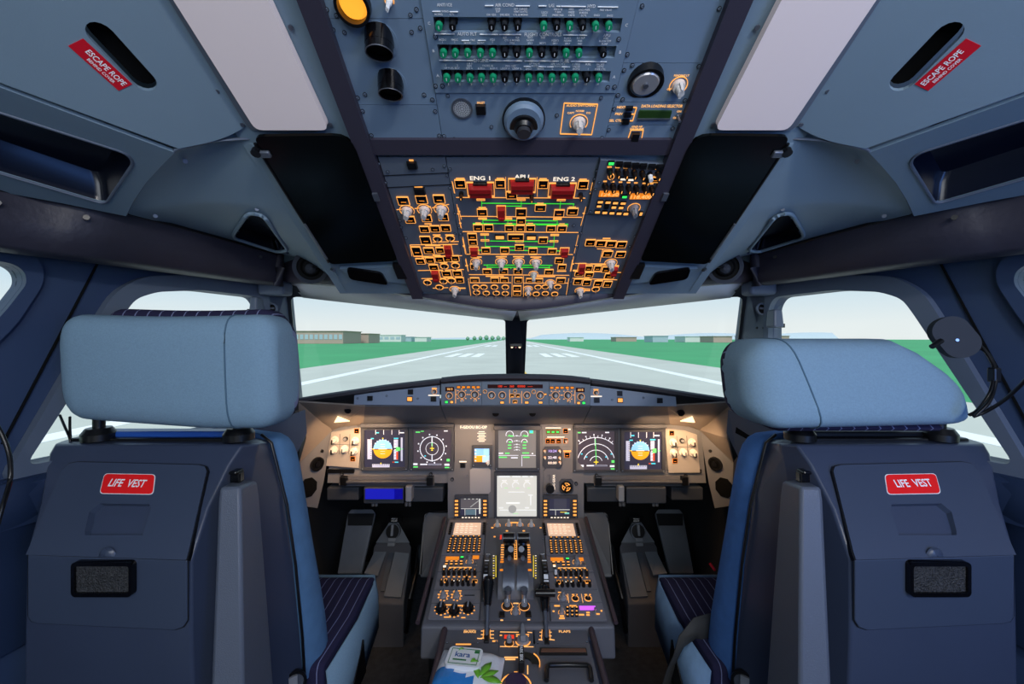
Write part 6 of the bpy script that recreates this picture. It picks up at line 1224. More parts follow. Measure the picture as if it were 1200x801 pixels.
u, v = m.P(*z3(614, 165)); b = MB(); b.ring((u, v, m.top), .020, .002, .002, AMB, 24, a0=3.3, a1=6.1); b.cyl((u, v, m.top), .017, .008, GREY, 22, r2=.015); b.prism([(u - .006, v - .012), (u + .006, v - .012), (u + .004, v + .03), (u, v + .038), (u - .004, v + .03)], m.top + .008, m.top + .022, GREY); b.build('pointer_knob', m.e, 40, world=False)
for x, y, w_ in ((485, 132, 14), (585, 128, 22), (640, 128, 20), (585, 138, 22), (640, 138, 16)): m.lb(*z3(x, y), w_ * .2, 1.0, AMB)
screws(m, [z3(509, 34), z3(637, 34), z3(458, 168)], 2.4); m.end()
m = pmod('parking_brake', 'pedestal panel with black parking brake handle and amber arc', [(584, 806), (633, 806), (627.8, 760.5), (584.6, 760.5)], DASHD, surf=RS)
c = at(*z3(604, 258), .975); e = m.e
b = MB(); b.box(c, (.015, .052, .028), BLACK); b.build('brake_handle', e, None, bev=.003); b = MB(); b.text('PARK BRK', 0, 0, .0075, WTXT, .0005); M = Matrix.Translation(c + V((0, 0, .0145))) @ Matrix.Rotation(-math.pi / 2, 4, 'Z'); b.v = [M @ p for p in b.v]; b.build('lettering', e, None)
u, v = m.P(*z3(618, 302)); b = MB(); b.ring((u + .004, v, m.top), .034, .018, .004, BLACK, 20, a0=-.2, a1=1.9); b.ring((u + .004, v, m.top), .036, .0016, .006, AMB, 20, a0=-.3, a1=.9); b.build('dial_arc', e, 40, world=False)
for a_, c_ in (((592, 310), (592, 360)), ((642, 310), (642, 360))): m.ln(z3(*a_), z3(*c_), AMBT, 1.2)
m.lb(*z3(545, 262), 16, 1.2, AMBT); m.lb(*z3(540, 274), 12, 1.2, AMBT); m.lb(*z3(648, 262), 8, 1.2, AMBT); m.lb(*z3(572, 350), 4, 1.6, AMB); m.end()
e = empty('purple_knob', at(606, 800, .915), 'dark violet round knob at the bottom edge, beneath the parking brake handle', 'knob'); u, v, t = RS.uv(604.5, 806); b = MB(); cc = RS.w(u, v, .005)
b.cyl((0, 0, 0), .027, .012, mat('violet_knob', '#3b2b4c', .4), 26, r2=.024, M=Matrix.Translation(cc)); b.build('dial', e, 40); b = MB(); b.ring((0, 0, 0), .036, .003, .003, AMB, 24, M=Matrix.Translation(cc - V((0, 0, .002)))); b.build('scale_ring', e, None)
m = pmod('printer_panel', 'grey printer slot panel with brown gap behind the flaps panel', [(628.6, 772.5), (694.6, 772.5), (691, 757.2), (627.6, 757.2)], DASHD, surf=RS)
b = MB(); b.prism([m.P(*z3(*p)) for p in [(710, 250), (992, 250), (985, 214), (714, 212)]], m.top, m.top + .004, BLACK); b.build('slot', m.e, None, world=False); b = MB(); b.prism([m.P(*z3(*p)) for p in [(720, 240), (985, 240), (980, 222), (724, 222)]], m.top + .004, m.top + .006, mat('paper_guide', '#6b4a3a', .4)); b.build('paper_guide', m.e, None, world=False); m.end()
m = pmod('handset_cover', 'grey pedestal cover plate carrying a black looped handle', [(633, 806), (703, 806), (695, 773.2), (628.8, 773.2)], DASHD, 'cover plate', surf=RS)
b = MB(); pts = [z3(*p) for p in [(752, 420), (754, 352), (758, 336), (772, 328), (880, 326), (988, 328), (1002, 336), (1008, 352), (1016, 420)]]
b.tube([RS.hit(*p) + V((0, 0, .014)) for p in pts], .0055, BLACK, 10); b.build('loop_handle', m.e, 60); screws(m, [z3(1040, 230), z3(700, 270)], 2.4); m.end()
m = pmod('blank_plate', 'grey pedestal panel half hidden beneath the wipes pack', [(506, 806), (583.6, 806), (584.3, 755.8), (516, 755.8)], DASHD, surf=RS); m.lb(*z3(265, 185), 18, 1.2, AMB); m.end()
# pack of wet wipes
WRAP = mat('white_wrapper', '#e4e8ee', .25, bump=(60, .5, .004)); WBLUE = mat('wrapper_blue', '#2f7fc8', .25, bump=(60, .5, .004)); LIDW = mat('lid_white', '#eeeff0', .35); LEAF = mat('leaf_green', '#6fb52c', .4); DKG = mat('print_green', '#1d7a3c', .5); DKB = mat('print_blue', '#1f5a9c', .5)
wc = at(549, 786, .955); WM_ = Matrix.Translation((wc.x, wc.y, H - .784)) @ Matrix.Rotation(math.radians(-7), 4, 'Z')
e = empty('wet_wipes_pack', label='white and blue pack of wet wipes with flip lid on the pedestal', cat='wet wipes', M=WM_)
b = MB(); rows = []
for i in range(17):
    t = -1 + 2 * i / 16; r = []
    for j in range(13):
        s = -1 + 2 * j / 12; hgt = .022 * max(0, 1 - abs(t) ** 4) ** .6 * max(0, 1 - abs(s) ** 3) ** .6 + .004 * math.sin(7 * t + 3 * s) * (1 - abs(t)) 
        r.append((t * .078, s * .062 + .004 * math.sin(5 * t), .004 + max(0, hgt)))
    rows.append(r)
b.loft(rows, WRAP); n0 = len(b.f)
ib = b.mi(WBLUE); ig = b.mi(LEAF)
for k, f in enumerate(b.f):
    cx = sum(b.v[i].x for i in f) / 4; cy = sum(b.v[i].y for i in f) / 4
    if cx < .02 and cy < -.012 - .3 * (cx + .05): b.m[k] = ib
b.loft([[(p[0], p[1], .002) for p in (r_[0] for r_ in rows)][::-1], [(p[0], p[1], .002) for p in (r_[-1] for r_ in rows)][::-1]], WRAP)
b.build('wrapper', e, 60, world=False, sub=1)
b = MB(); b.prism(rrect(-.054, -.017, .028, .041, .010), .020, .034, LIDW); b.build('flip_lid', e, None, world=False, bev=.004, seg=3)
b = MB(); b.rect(-.013, .012, .068, .046, .0012, .0340, .0348, DKG); b.build('lid_border', e, None, world=False)
b = MB(); b.text('kara', -.018, .0165, .0150, DKB, .0345); b.box((-.022, .001, .0345), (.032, .0035, .0006), DKG); b.box((.0145, .028, .0345), (.011, .008, .0006), DKG); b.build('lettering', e, None, world=False)
def leaf(x, y, z, L, a_, m_, tilt=.2):
    b = MB(); M = Matrix.Translation((x, y, z)) @ Matrix.Rotation(a_, 4, 'Z'); ps = []
    up = [(L * t, L * .20 * math.sin(math.pi * t) , .002 + .003 * math.sin(math.pi * t)) for t in (0, .2, .45, .7, 1)]; dn = [(p[0], -p[1], p[2]) for p in up]; md = [(p[0], 0, p[2] + .0015) for p in up]
    b.loft([up, md, dn], m_, M=M); return b
for x, y, L, a_ in ((.030, -.030, .05, 1.1), (.034, -.032, .045, .55), (.030, -.034, .04, 1.9), (.036, -.030, .05, -.2)): leaf(x, y, .022, L, a_, LEAF).build('leaf_print', e, 60, world=False, solid=.0006)
for x, y, L, a_ in ((.006, -.004, .018, .2), (.006, -.004, .014, .9)): leaf(x, y, .033, L, a_, LEAF).build('leaf_print', e, 60, world=False, solid=.0006)
leaf(-.03, .028, .0328, .012, .6, LEAF).build('leaf_print', e, 60, world=False, solid=.0006)

# ------------------------------------------------------------------ rudder pedals, footrests, knee panels
for sd in (False, True):
    s_ = 'right' if sd else 'left'; S = -1 if sd else 1
    def wv(x, y, d): p = at(x, y, d); return V((p.x, p.y, p.z))
    b1 = [wv(444, 704, 1.74), wv(472, 704, 1.74)]
    e = empty('rudder_pedal_housing', (-.50 * S, 1.8, 0), 'grey wedge shaped rudder pedal housing with a crank in the %s footwell' % s_, 'pedal housing')
    fl_, fr_, ap0, ap1 = wv(424, 676, 1.80), wv(472, 706, 1.74), wv(452, 617, 2.0), wv(478, 622, 2.0)
    nl, nr = wv(428, 704, 1.74), wv(473, 706, 1.74)
    b = MB(); t0 = [wv(430, 706, 1.73), wv(473, 708, 1.73), wv(482, 640, 1.93), wv(464, 606, 2.06), wv(460, 606, 2.06), wv(438, 640, 1.93)]
    vs = t0 + [V((p.x, p.y, .0)) for p in t0]; n = 6
    b.add(vs, [tuple(range(n)), *[(i, i + n, (i + 1) % n + n, (i + 1) % n) for i in range(n)]], DASHD); b.build('housing', e, None, mirror=sd, bev=.006)
    up = V((0, -.25, .97)) * .006
    for nm, mt, pts in (('grey_strip', GREYD, [wv(427, 673, 1.80), wv(443, 676, 1.80), wv(453, 648, 1.90), wv(439, 648, 1.90)]), ('grey_strip', GREYD, [wv(450, 700, 1.745), wv(470, 701, 1.745), wv(480, 650, 1.895), wv(463, 648, 1.90)]),
                        ('centre_rail', STEEL, [wv(446, 694, 1.76), wv(451, 694, 1.76), wv(462, 649, 1.895), wv(456, 649, 1.895)]), ('grey_strip', GREYD, [wv(441, 637, 1.935), wv(480, 637, 1.935), wv(464, 608, 2.05), wv(460, 608, 2.05)])):
        b = MB(); b.add([p + up for p in pts], [(0, 1, 2, 3)], mt); b.build(nm, e, None, mirror=sd, solid=.008)
    b = MB(); c = wv(461, 622, 1.97); Q = Matrix.Translation(c) @ V((0, -1, .35)).to_track_quat('Z', 'Y').to_matrix().to_4x4(); b.cyl((0, 0, 0), .036, .016, BLACK, 22, M=Q); b.ring((0, 0, .016), .036, .004, .002, STEEL, 22, M=Q); b.build('crank_disc', e, 40, mirror=sd)
    b = MB(); b.box((0, .006, .024), (.012, .05, .012), GREY, Q); b.box((0, -.045, .012), (.036, .036, .018), GREY, Q); b.build('crank', e, None, mirror=sd, bev=.003)
    b = MB(); c = wv(462.5, 608, 2.0); b.box(c, (.072, .012, .026), BLACK); b.build('label_plate', e, None, mirror=sd)
    b = MB(); b.text('PEDALS', 0, .004, .006, WTXT, 0); b.text('ADJUST', 0, -.006, .006, WTXT, 0); M = Matrix.Translation((c.x * S, c.y - .007, c.z)) @ Matrix.Rotation(math.pi / 2, 4, 'X'); b.v = [M @ p for p in b.v]; b.build('lettering', e, None)
    b = MB(); b.tube([wv(492, 640, 1.86), wv(489, 665, 1.72), wv(481, 700, 1.66), wv(476, 740, 1.68)], .010, BLACK, 8); b.build('cable_duct', e, 60, mirror=sd)
    # footrest plate at the outer side
    e = empty('footrest', (-.68 * S, 1.9, .3), 'tall grey footrest plate on the outer side of the %s footwell' % s_, 'footrest')
    q = [wv(396, 672, 1.84), wv(424, 672, 1.84), wv(440, 602, 2.0), wv(437, 597, 2.01), wv(412, 597, 2.01), wv(408, 602, 2.0)]
    b = MB(); b.add(q, [tuple(range(6))], GREYD); b.build('plate', e, None, mirror=sd, solid=.02, bev=.004)
    b = MB(); b.add([p + V((0, -.012, .003)) for p in (wv(409, 615, 1.97), wv(437, 615, 1.97), wv(439.5, 601, 2.0), wv(409, 601, 2.0))], [(0, 1, 2, 3)], WELL); b.build('toe_pad', e, None, mirror=sd, solid=.008)
    b = MB(); b.box(((q[0].x + q[1].x) / 2, q[0].y + .06, q[0].z / 2 - .005), (.10, .1, q[0].z), WELL); b.build('support', e, None, mirror=sd)
    # knee panel by the pedestal
    e = empty('knee_panel', (-.36 * S, 1.55, .5), 'rounded grey knee panel standing against the %s side of the pedestal' % s_, 'knee panel')
    q = [wv(493, 671, 1.56), wv(494, 676, 1.56), wv(520, 676, 1.56), wv(528, 610, 1.62), wv(526, 598, 1.62), wv(504, 598, 1.66), wv(499, 602, 1.66), wv(497, 612, 1.65)]
    b = MB(); b.add(q, [tuple(range(8))], KNEE); b.build('panel', e, None, mirror=sd, solid=.022, bev=.005)
    b = MB(); b.tube([p + V((0, -.010, 0)) for p in q[:1] + q[7:4:-1] + q[4:5]], .005, BLACK, 6); b.build('edge_trim', e, 60, mirror=sd)
    b = MB(); b.box((-.31, 1.62, .24), (.06, .05, .5), WELL); b.build('support', e, None, mirror=sd)
    # dark duct and rail near the floor
    b = MB(); b.box((-.315, 1.56, .012), (.03, .9, .024), BLACK); struct(b.build('trim_floor_rail', None, None, mirror=sd))
# ------------------------------------------------------------------ pilot seats
def seat(sd):
    S = -1 if sd else 1
    X = (lambda p: V((-p[0], p[1], p[2]))) if sd else (lambda p: V(p))
    lab = 'blue pilot seat at right with lower sloping headrest and a belt draped over the cushion' if sd else 'blue pilot seat at left with tall upright headrest'
    e = empty('pilot_seat', X((-.70, 1.0, 0)), lab, 'pilot seat', 'pilot seats')
    kw = dict(mirror=sd)
    kw = dict(mirror=sd)
    BD = lambda y: .845 - (.845 - .735) * min(1, max(0, (y - 532) / (652 - 532)))
    # shell: rings from outer front round the back to the inner front
    def row(bl, br, mid, ff):
        a, c, m_, f = at(*bl), at(*br), at(*mid), at(*ff); o = V((a.x - .03, f.y + .02, (a.z + f.z) / 2)); o1 = V((a.x - .016, a.y + .035, a.z))
        return [o, o1, a, c, m_, f, V((f.x - .05, f.y + .03, f.z)), V((o.x + .05, o.y + .02, o.z))]
    rows = [row((84, 514, .90), (276, 515, .90), (300, 515, .93), (312, 515, .985)),
            row((64, 520, .862), (284, 521, .862), (304, 520, .90), (316, 519, .985)),
            row((57, 532, .848), (268, 545, .838), (300, 536, .90), (320, 532, .985)),
            row((47, 590, BD(590)), (243, 596, BD(596)), (290, 590, .87), (334, 585, .98)),
            row((31, 648, .738), (224, 656, .738), (285, 656, .85), (344, 660, .975)),
            row((29, 735, .735), (224, 738, .735), (290, 735, .85), (352, 745, .975)),
            row((28, 812, .735), (226, 812, .735), (295, 812, .85), (357, 812, .975)),
            row((26, 930, .735), (228, 930, .735), (298, 930, .85), (360, 930, .975))]
    b = MB(); b.loft(rows, SHELL, True, True); b.build('back_shell', e, 50, bev=.022, seg=4, **kw)
    # life vest door in two facets
    UP = Surf(at(32, 650, BD(650) - .004), at(219, 656, BD(656) - .004) - at(32, 650, BD(650) - .004), at(82, 543, BD(543) - .004) - at(32, 650, BD(650) - .004))
    uv = lambda *p: UP.uv(*p)[:2]
    pk = [uv(*p) for p in [(101, 622), (106, 600), (118, 590), (176, 591), (178, 597), (168, 627), (101, 627)]]
    up = [uv(32, 650), uv(219, 656), uv(222, 646), uv(243, 552), uv(241, 547), uv(234, 545), uv(92, 541.5), uv(82, 543.5), uv(74, 551)]
    b = MB(); b.prism(up, -.006, .003, SHELL2, [pk], M=UP.M)
    lo = [(32, 650), (32, 722), (36, 729), (46, 731), (204, 738.5), (214, 735), (219, 727), (219, 656)]
    fr = [at(x, y, .731) for x, y in lo]; bk = [p + V((0, .008, 0)) for p in fr]; n = len(fr)
    b.add(fr + bk, [tuple(range(n))[::1], *[(i, i + n, (i + 1) % n + n, (i + 1) % n) for i in range(n)]], SHELL2)
    vd = b.build('vest_door', e, None, bev=.002, **kw)
    cu = V((sum(p[0] for p in up) / len(up), sum(p[1] for p in up) / len(up)))
    b = MB(); b.prism([tuple(cu + (V(p) - cu) * 1.013 + V((0, .001))) for p in up], -.008, .001, BLACK, [pk], M=UP.M); cl_ = sum(fr, V()) / n
    f2 = [cl_ + (p - cl_) * 1.013 + V((0, .0018, 0)) for p in fr]; b.add(f2, [tuple(range(n))], BLACK); b.build('dark_door_gap', vd, None, **kw)  # black plate put in as the shaded gap round the door
    b = MB(); cxy = V((sum(p[0] for p in pk) / 7, sum(p[1] for p in pk) / 7)); r1 = [UP.w(*p, .003) for p in pk]; r2 = [UP.w(*(cxy + (V(p) - cxy) * .86 + V((.004, -.002))), -.024) for p in pk]
    b.loft([r1, r2], SHELL2, True); b.f.append(tuple(range(7, 14))); b.m.append(0); b.build('handle_recess', vd, None, **kw)
    # life vest placard
    dd = UP.uv(151, 567)
    lp = roundpoly([uv(118, 579), uv(181, 580), uv(184, 556), uv(124, 555)], .008)
    b = MB(); b.prism(lp, .003, .0038, WHITE, M=UP.M); b.prism([((p[0] - dd[0]) * .975 + dd[0], (p[1] - dd[1]) * .94 + dd[1]) for p in lp], .0038, .0042, mat('vest_red', '#fb1a1c', .4), M=UP.M); o = b.build('placard', vd, None, **kw); o['label'] = 'red placard reading LIFE VEST'
    b = MB(); b.text('LIFE  VEST', 0, 0, .0142, WTXT, 0, 0, .80); sc_ = Matrix.Scale(-1, 4, V((1, 0, 0)))
    M = UP.M @ Matrix.Translation((dd[0], dd[1], .0046)); M = sc_ @ M @ sc_ if sd else M
    b.v = [M @ p for p in b.v]; b.build('lettering', vd, None)
    # mesh grille with black rim
    g = [(88, 657), (157, 657), (157, 696), (88, 696)]
    c0, c1 = at(87, 697, .727), at(158, 656.5, .727); cc = (c0 + c1) / 2; w_, h_ = c1.x - c0.x, c1.z - c0.z
    b = MB(); Mx = Matrix.Translation(cc) @ Matrix.Rotation(math.pi / 2, 4, 'X'); b.prism(rrect(-w_ / 2, -h_ / 2, w_ / 2, h_ / 2, .008), -.006, .006, GLOSS, [rrect(-w_ / 2 + .006, -h_ / 2 + .007, w_ / 2 - .006, h_ / 2 - .007, .004)], M=Mx); gr_ = b.build('grille_rim', e, None, bev=.002, **kw)
    GM = bpy.data.materials.get('grille_mesh') or mat('grille_mesh', '#3c3d3f', .4, bump=(420, 1.0, .006), var=(420, .85))
    b = MB(); b.prism(rrect(-w_ / 2 + .005, -h_ / 2 + .006, w_ / 2 - .005, h_ / 2 - .006, .004), -.004, .002, GM, M=Mx); b.build('grille', gr_, None, **kw)
    b = MB(); hm = UP.w(*uv(127, 650), .0); b.loft([[hm + V((math.cos(t) * .016 * k, 0, math.sin(t) * .018 * k - .004)) + UP.n * z for t in [math.pi * i / 8 for i in range(9)]] for k, z in ((1, .002), (.7, .008), (.1, .009))], SHELL2); b.build('finger_tab', e, 60, **kw)
    # folded armrest on the inner flank
    t_ = [(256, 571, .76), (282, 570, .765), (303, 563, .86), (276, 560, .86)]; bo = [(246, 830, .70), (285, 830, .70), (323, 830, .80), (280, 830, .84)]
    tp = [at(*p) for p in t_]; bt = [at(*p) for p in bo]
    b = MB(); b.loft([bt, [q.lerp(p, .93) for q, p in zip(bt, tp)], [p + (sum(tp, V()) / 4 - p) * .06 for p in tp]], ARM, True, True); ar_ = b.build('armrest', e, 40, bev=.006, **kw)
    b = MB(); c = at(278, 558, .82); b.box(c, (.020, .016, .022), GLOSS); b.box(c + V((.002, -.006, .012)), (.016, .024, .007), GLOSS); b.build('armrest_latch', ar_, None, bev=.003, **kw)
    # blue cloth covered side of the back cushion
    def crow(y, xi, di, xo, do, th):
        a, f = at(xi, y, di), at(xo, y, do); m_ = a.lerp(f, .5) + V((.014, 0, 0)); return [a + V((-.01, 0, 0)), a + V((.006, 0, 0)), m_, f, f + V((-.03, .05, 0)), f + V((-.30, .07, 0)), f + V((-.39, .03, 0)), a + V((-.30, 0, 0))]
    rows = [crow(505, 300, .985, 326, 1.03, 0), crow(513, 314, .985, 342, 1.05, 0), crow(528, 319, .985, 350, 1.07, 0), crow(560, 329, .985, 356, 1.075, 0), crow(600, 336, .98, 362, 1.08, 0), crow(660, 345, .975, 372, 1.08, 0), crow(720, 351, .975, 384, 1.08, 0), crow(770, 354, .975, 388, 1.08, 0), crow(820, 358, .975, 387, 1.07, 0)]
    b = MB(); b.loft(rows, FABB if sd else FAB2, True, True); bc_ = b.build('back_cushion', e, 70, sub=1, **kw)
    b = MB(); b.tube([at(x, y, d) + V((.004, -.006, 0)) for x, y, d in ((306, 508, .985), (318, 518, .985), (322, 534, .985), (336, 590, .98), (346, 660, .975), (354, 745, .975), (357, 800, .975))], .0032, BLACK, 6); b.build('piping', bc_, 60, **kw)
    b = MB(); p = at(379, 786, 1.055); Q = Matrix.Translation(p + V((.012, 0, 0))) @ V((1, -.75, 0)).to_track_quat('Z', 'Y').to_matrix().to_4x4(); b.prism(rrect(-.020, -.022, .020, .022, .002), 0, .001, WHITE, M=Q); b.prism(rrect(-.018, -.020, .018, .020, .002), .001, .0016, BLACK, M=Q)
    for dx, dy, a_, c_ in ((0, .012, .022, .003), (0, 0, .004, .014), (0, -.013, .024, .003)): b.box((dx, dy, .0018), (a_, c_, .0006), WTXT, Q)
    b.build('care_tag', bc_, None, **kw)
    b = MB(); c = at(342, 800, .95); Q = Matrix.Translation(c) @ V((.8, -1, .1)).to_track_quat('Z', 'Y').to_matrix().to_4x4(); b.ring((0, 0, 0), .030, .006, .012, BLACK, 20, M=Q); b.cyl((0, 0, 0), .024, .006, STEEL, 18, M=Q); b.box((0, .0, .01), (.018, .044, .012), GREY, Q); b.build('recline_wheel', e, 40, **kw)
    # seat pan
    b = MB(); zt = H - .79; x0, x1 = -.945, -.474
    Rr = lambda d, dz, ins: [(x0 + ins, d, zt + dz), (x1 - ins, d, zt + dz)]
    prof = [(.99, -.16), (.99, -.012), (1.00, .0), (1.18, -.010), (1.335, .004), (1.368, -.004), (1.385, -.03), (1.385, -.16)]
    b.loft([[(x, d, zt + z) for d, z in prof] for x in (x0, x0 + .02, (x0 + x1) / 2, x1 - .02, x1)], NAVY, True, True); sc2 = b.build('seat_cushion', e, 60, bev=.012, **kw)
    sk_ = [(x1 + .006, 1.0, zt - .02), (x1 + .008, 1.20, zt - .03), (x1 + .006, 1.34, zt - .012), (x1 - .01, 1.392, zt - .012), (x0, 1.392, zt - .012)]
    lw = [(x1 + .014, 1.0, zt - .20), (x1 + .018, 1.20, zt - .20), (x1 + .016, 1.35, zt - .16), (x1 - .004, 1.402, zt - .15), (x0, 1.402, zt - .15)]
    b = MB(); b.loft([sk_, [V(a_).lerp(V(c_), .5) + V((.006, 0, 0)) for a_, c_ in zip(sk_, lw)], lw], FAB if not sd else FABL, False); b.build('cushion_skirt', sc2, 60, solid=.006, **kw)  # right skirt takes the bluer cloth, tinted for blue side light
    b = MB(); b.box(((x0 + x1) / 2, 1.17, zt - .18), (.42, .38, .06), BLACK); b.box(((x0 + x1) / 2 - .02, 1.12, .24), (.26, .3, .46), WELL); b.box(((x0 + x1) / 2, 1.14, .012), (.4, .5, .024), BLACK); b.build('seat_base', e, None, bev=.006, **kw)
    b = MB(); b.prism([(1.08, zt - .20), (1.22, zt - .20), (1.20, zt - .09)], 0, .01, BLACK, M=Matrix(((0, 0, 1, x1 + .014), (1, 0, 0, 0), (0, 1, 0, 0), (0, 0, 0, 1)))); b.build('skirt_opening', sc2, None, **kw)
    # headrest posts and rail
    b = MB(); b.box((at(180, 513, .90) + at(190, 513, .90)) / 2 + V((0, .01, -.005)), (.36, .05, .016), BLACK); b.box(at(190, 507, .915), (.30, .035, .014), mat('rail_blue', '#2858b0', .35) if not sd else BLACK); hr_ = b.build('headrest_rail', e, None, bev=.004, **kw)
    for x in (116, 280):
        c = at(x, 506, .89); b = MB(); b.cyl(c + V((0, 0, -.016)), .030, .014, BLACK, 20, r2=.030); b.cyl(c + V((0, 0, -.002)), .030, .012, BLACK, 18, r2=.022); b.cyl(c + V((0, 0, .01)), .011, .06, BLACK, 12); b.build('headrest_post', hr_, 40, **kw)
    return e
FAB2 = mat('blue_grey_cloth', '#5d86b0', .9, spec=.2, bump=(900, .5, .001), var=(30, .08)); FABL = mat('blue_lit_skirt_cloth', '#7b9cc0', .9, spec=.2, bump=(900, .5, .001), var=(30, .08))
sl, sr = seat(False), seat(True)
def padmesh(xs, prof, name, e):
    """prof(t) -> (y centre, z low, z high, half depth) along x"""
    b = MB(); rows = []; n = 28
    for x, k in xs:
        yc, z0, z1, hd, tl = prof(x); r = []
        for i in range(n):
            a_ = 2 * math.pi * i / n; c, s = math.cos(a_), math.sin(a_); ex = .46
            y = math.copysign(abs(c) ** ex, c) * hd * k; z = math.copysign(abs(s) ** ex, s) * (z1 - z0) / 2 * k
            r.append((x, yc + y + tl * z, (z0 + z1) / 2 + z))
        rows.append(r)
    b.loft(rows, FAB, True, True); iN = b.mi(NAVY)
    for q, f in enumerate(b.f):
        yy = [b.v[i] for i in f]; cy = sum(p.y for p in yy) / len(yy); cx = sum(p.x for p in yy) / len(yy); cz = sum(p.z for p in yy) / len(yy); pr = prof(cx)
        if cy - pr[0] - pr[4] * (cz - (pr[1] + pr[2]) / 2) > pr[3] * .35: b.m[q] = iN
    return b, rows
def ends(x0, x1, r, n=9, kl=.62, rl=None):
    rl = rl or r
    out = []
    for i in range(n): t = i / (n - 1); out.append((x0 + rl * (1 - math.cos(t * math.pi / 2)), kl + (1 - kl) * math.sin(t * math.pi / 2)))
    m_ = 8
    for i in range(1, m_): out.append((x0 + rl + (x1 - x0 - r - rl) * i / m_, 1.0))
    for i in range(n): t = 1 - i / (n - 1); out.append((x1 - r * (1 - math.cos(t * math.pi / 2)), .62 + .38 * math.sin(t * math.pi / 2)))
    return out
# tall headrest
hl0, hl1 = at(57, 400, .80).x, at(337, 420, .86).x
def pl_(x):
    t = (x - hl0) / (hl1 - hl0); sag = .006 * math.sin(math.pi * t)
    return (.865, H + .397 - .397 + (397 - (493 + 12 * min(1, t * 1.5))) / F * .815 + .0, H + (397 - 366) / F * .815 - sag, .068 - .008 * abs(2 * t - 1) ** 3, -.05)
b, rows = padmesh(ends(hl0, hl1, .045), pl_, 'headrest', sl); hd_ = b.build('headrest', sl, 80)
bn, rn = padmesh(ends(hl0 + .015, hl1 - .040, .04), lambda x: (pl_(x)[0] + .062, pl_(x)[1] + .01, pl_(x)[2] + .017, .045, -.05), 'headrest_front', sl)
for q in range(len(bn.m)): bn.m[q] = bn.mi(NAVY)
bn.build('headrest_front', hd_, 80)
i0 = len(rows) - 10; ring = [V(p) for p in rows[i0]]; cc = sum(ring, V()) / len(ring)
b = MB(); b.tube([p + (p - cc).normalized() * .0006 for p in ring], .0016, mat('seam_thread', '#4c6a80', .9), 6, closed=True); b.build('headrest_seam', hd_, 60)
# lower, sloping headrest
hr0, hr1 = at(861, 440, .86).x, at(1141, 470, .80).x
def pr_(x):
    t = (x - hr0) / (hr1 - hr0); drop = .165 * max(0, (t - .70) / .30) ** 1.35 + .012 * max(0, (.12 - t) / .12) ** 2
    return (.875, H + (397 - (502 - 6 * t)) / F * .82, H + (397 - 396.5) / F * .9 - drop * .62, .085, .22)
b, rows = padmesh(ends(hr0, hr1, .05, 9, .30, .062), pr_, 'headrest', sr); hd_ = b.build('headrest', sr, 80)
i0 = 9; ring = [V(p) + V((-.006 + .26 * (at(900, 430, .8).z - V(p).z), 0, 0)) for p in rows[i0]]; cc = sum(ring, V()) / len(ring)
b = MB(); b.tube([p + (p - cc).normalized() * .0006 for p in ring], .0016, bpy.data.materials['seam_thread'], 6, closed=True); b.build('headrest_seam', hd_, 60)
b = MB(); rows = [[V((x, .875 + .05 * math.cos(a_) * k, at(1000, 500, .84).z + .012 * math.sin(a_) * k)) for a_ in [2 * math.pi * i / 12 for i in range(12)]] for x, k in ((at(906, 500, .85).x, .3), (at(912, 500, .85).x, 1), (at(1090, 500, .85).x, 1), (at(1098, 500, .85).x, .3))]; b.loft(rows, NAVY, True, True); b.build('lower_cloth', hd_, 60)
b = MB(); b.box(at(953, 498, .865), (.02, .02, .018), mat('yellow_tag', '#d9a13a', .6)); b.build('yellow_tag', sr, None, bev=.003)
# draped belt over the right seat pan (part of the seat)
b = MB(); pth = [at(838, 733, 1.10), at(832, 734, 1.102), at(818, 738, 1.09), at(806, 746, 1.082), at(797, 760, 1.12), at(789, 778, 1.16), at(782, 803, 1.20), at(774, 840, 1.24)]
rows = []
for i, p in enumerate(pth):
    d = (pth[min(i + 1, len(pth) - 1)] - pth[max(i - 1, 0)]).normalized(); n_ = d.cross(V((.5, -1, .4)).normalized()).normalized()
    rows.append([p - n_ * .030, p, p + n_ * .030])
b.loft(rows, BELT); b.build('seat_belt', sr, 60, solid=.003)
b = MB(); b.tube([at(838, 668, 1.18), at(832, 660, 1.2)], .004, RED, 6); b.build('red_strap', sr, 60)

# ------------------------------------------------------------------ small things at the sides
# eye reference indicator on the centre post
c = at(604.5, 404, 1.60); e = empty('eye_reference_indicator', c, 'small black bar with lit balls on the windscreen centre post', 'indicator')
b = MB(); b.box(c, (.046, .02, .014), BLACK); b.build('bar', e, None, bev=.003)
for dx, mt in ((-.015, LAMPW), (0, REDG), (.015, LAMPW)):
    b = MB(); b.cyl(c + V((dx, -.008, 0)), .0045, .006, mt, 10, M=None); b.v = [c + V((dx, 0, 0)) + Matrix.Rotation(math.pi / 2, 3, 'X') @ (p - c - V((dx, 0, 0))) for p in b.v]; b.build('ball', e, 60)
# window handle boxes
for sd, label in ((False, 'dark box on the side window frame behind the tall headrest'), (True, 'grey box on the side window frame above the low headrest')):
    c = at(301, 356, 1.29) if not sd else V((-at(908, 373, 1.26).x, 1.26, at(908, 373, 1.26).z)); X = (lambda p: V((-p[0], p[1], p[2]))) if sd else (lambda p: V(p))
    e = empty('window_handle', X(c), label, 'window handle'); s_ = 1 if sd else .8
    b = MB(); b.box(c, (.032 * s_, .045, .056 * s_), POSTM, taper=.8); b.build('handle_body', e, None, mirror=sd, bev=.006); b = MB(); b.box(c + V((-.018, .01, -.022)), (.02, .03, .012), BLACK); b.build('handle_foot', e, None, mirror=sd)
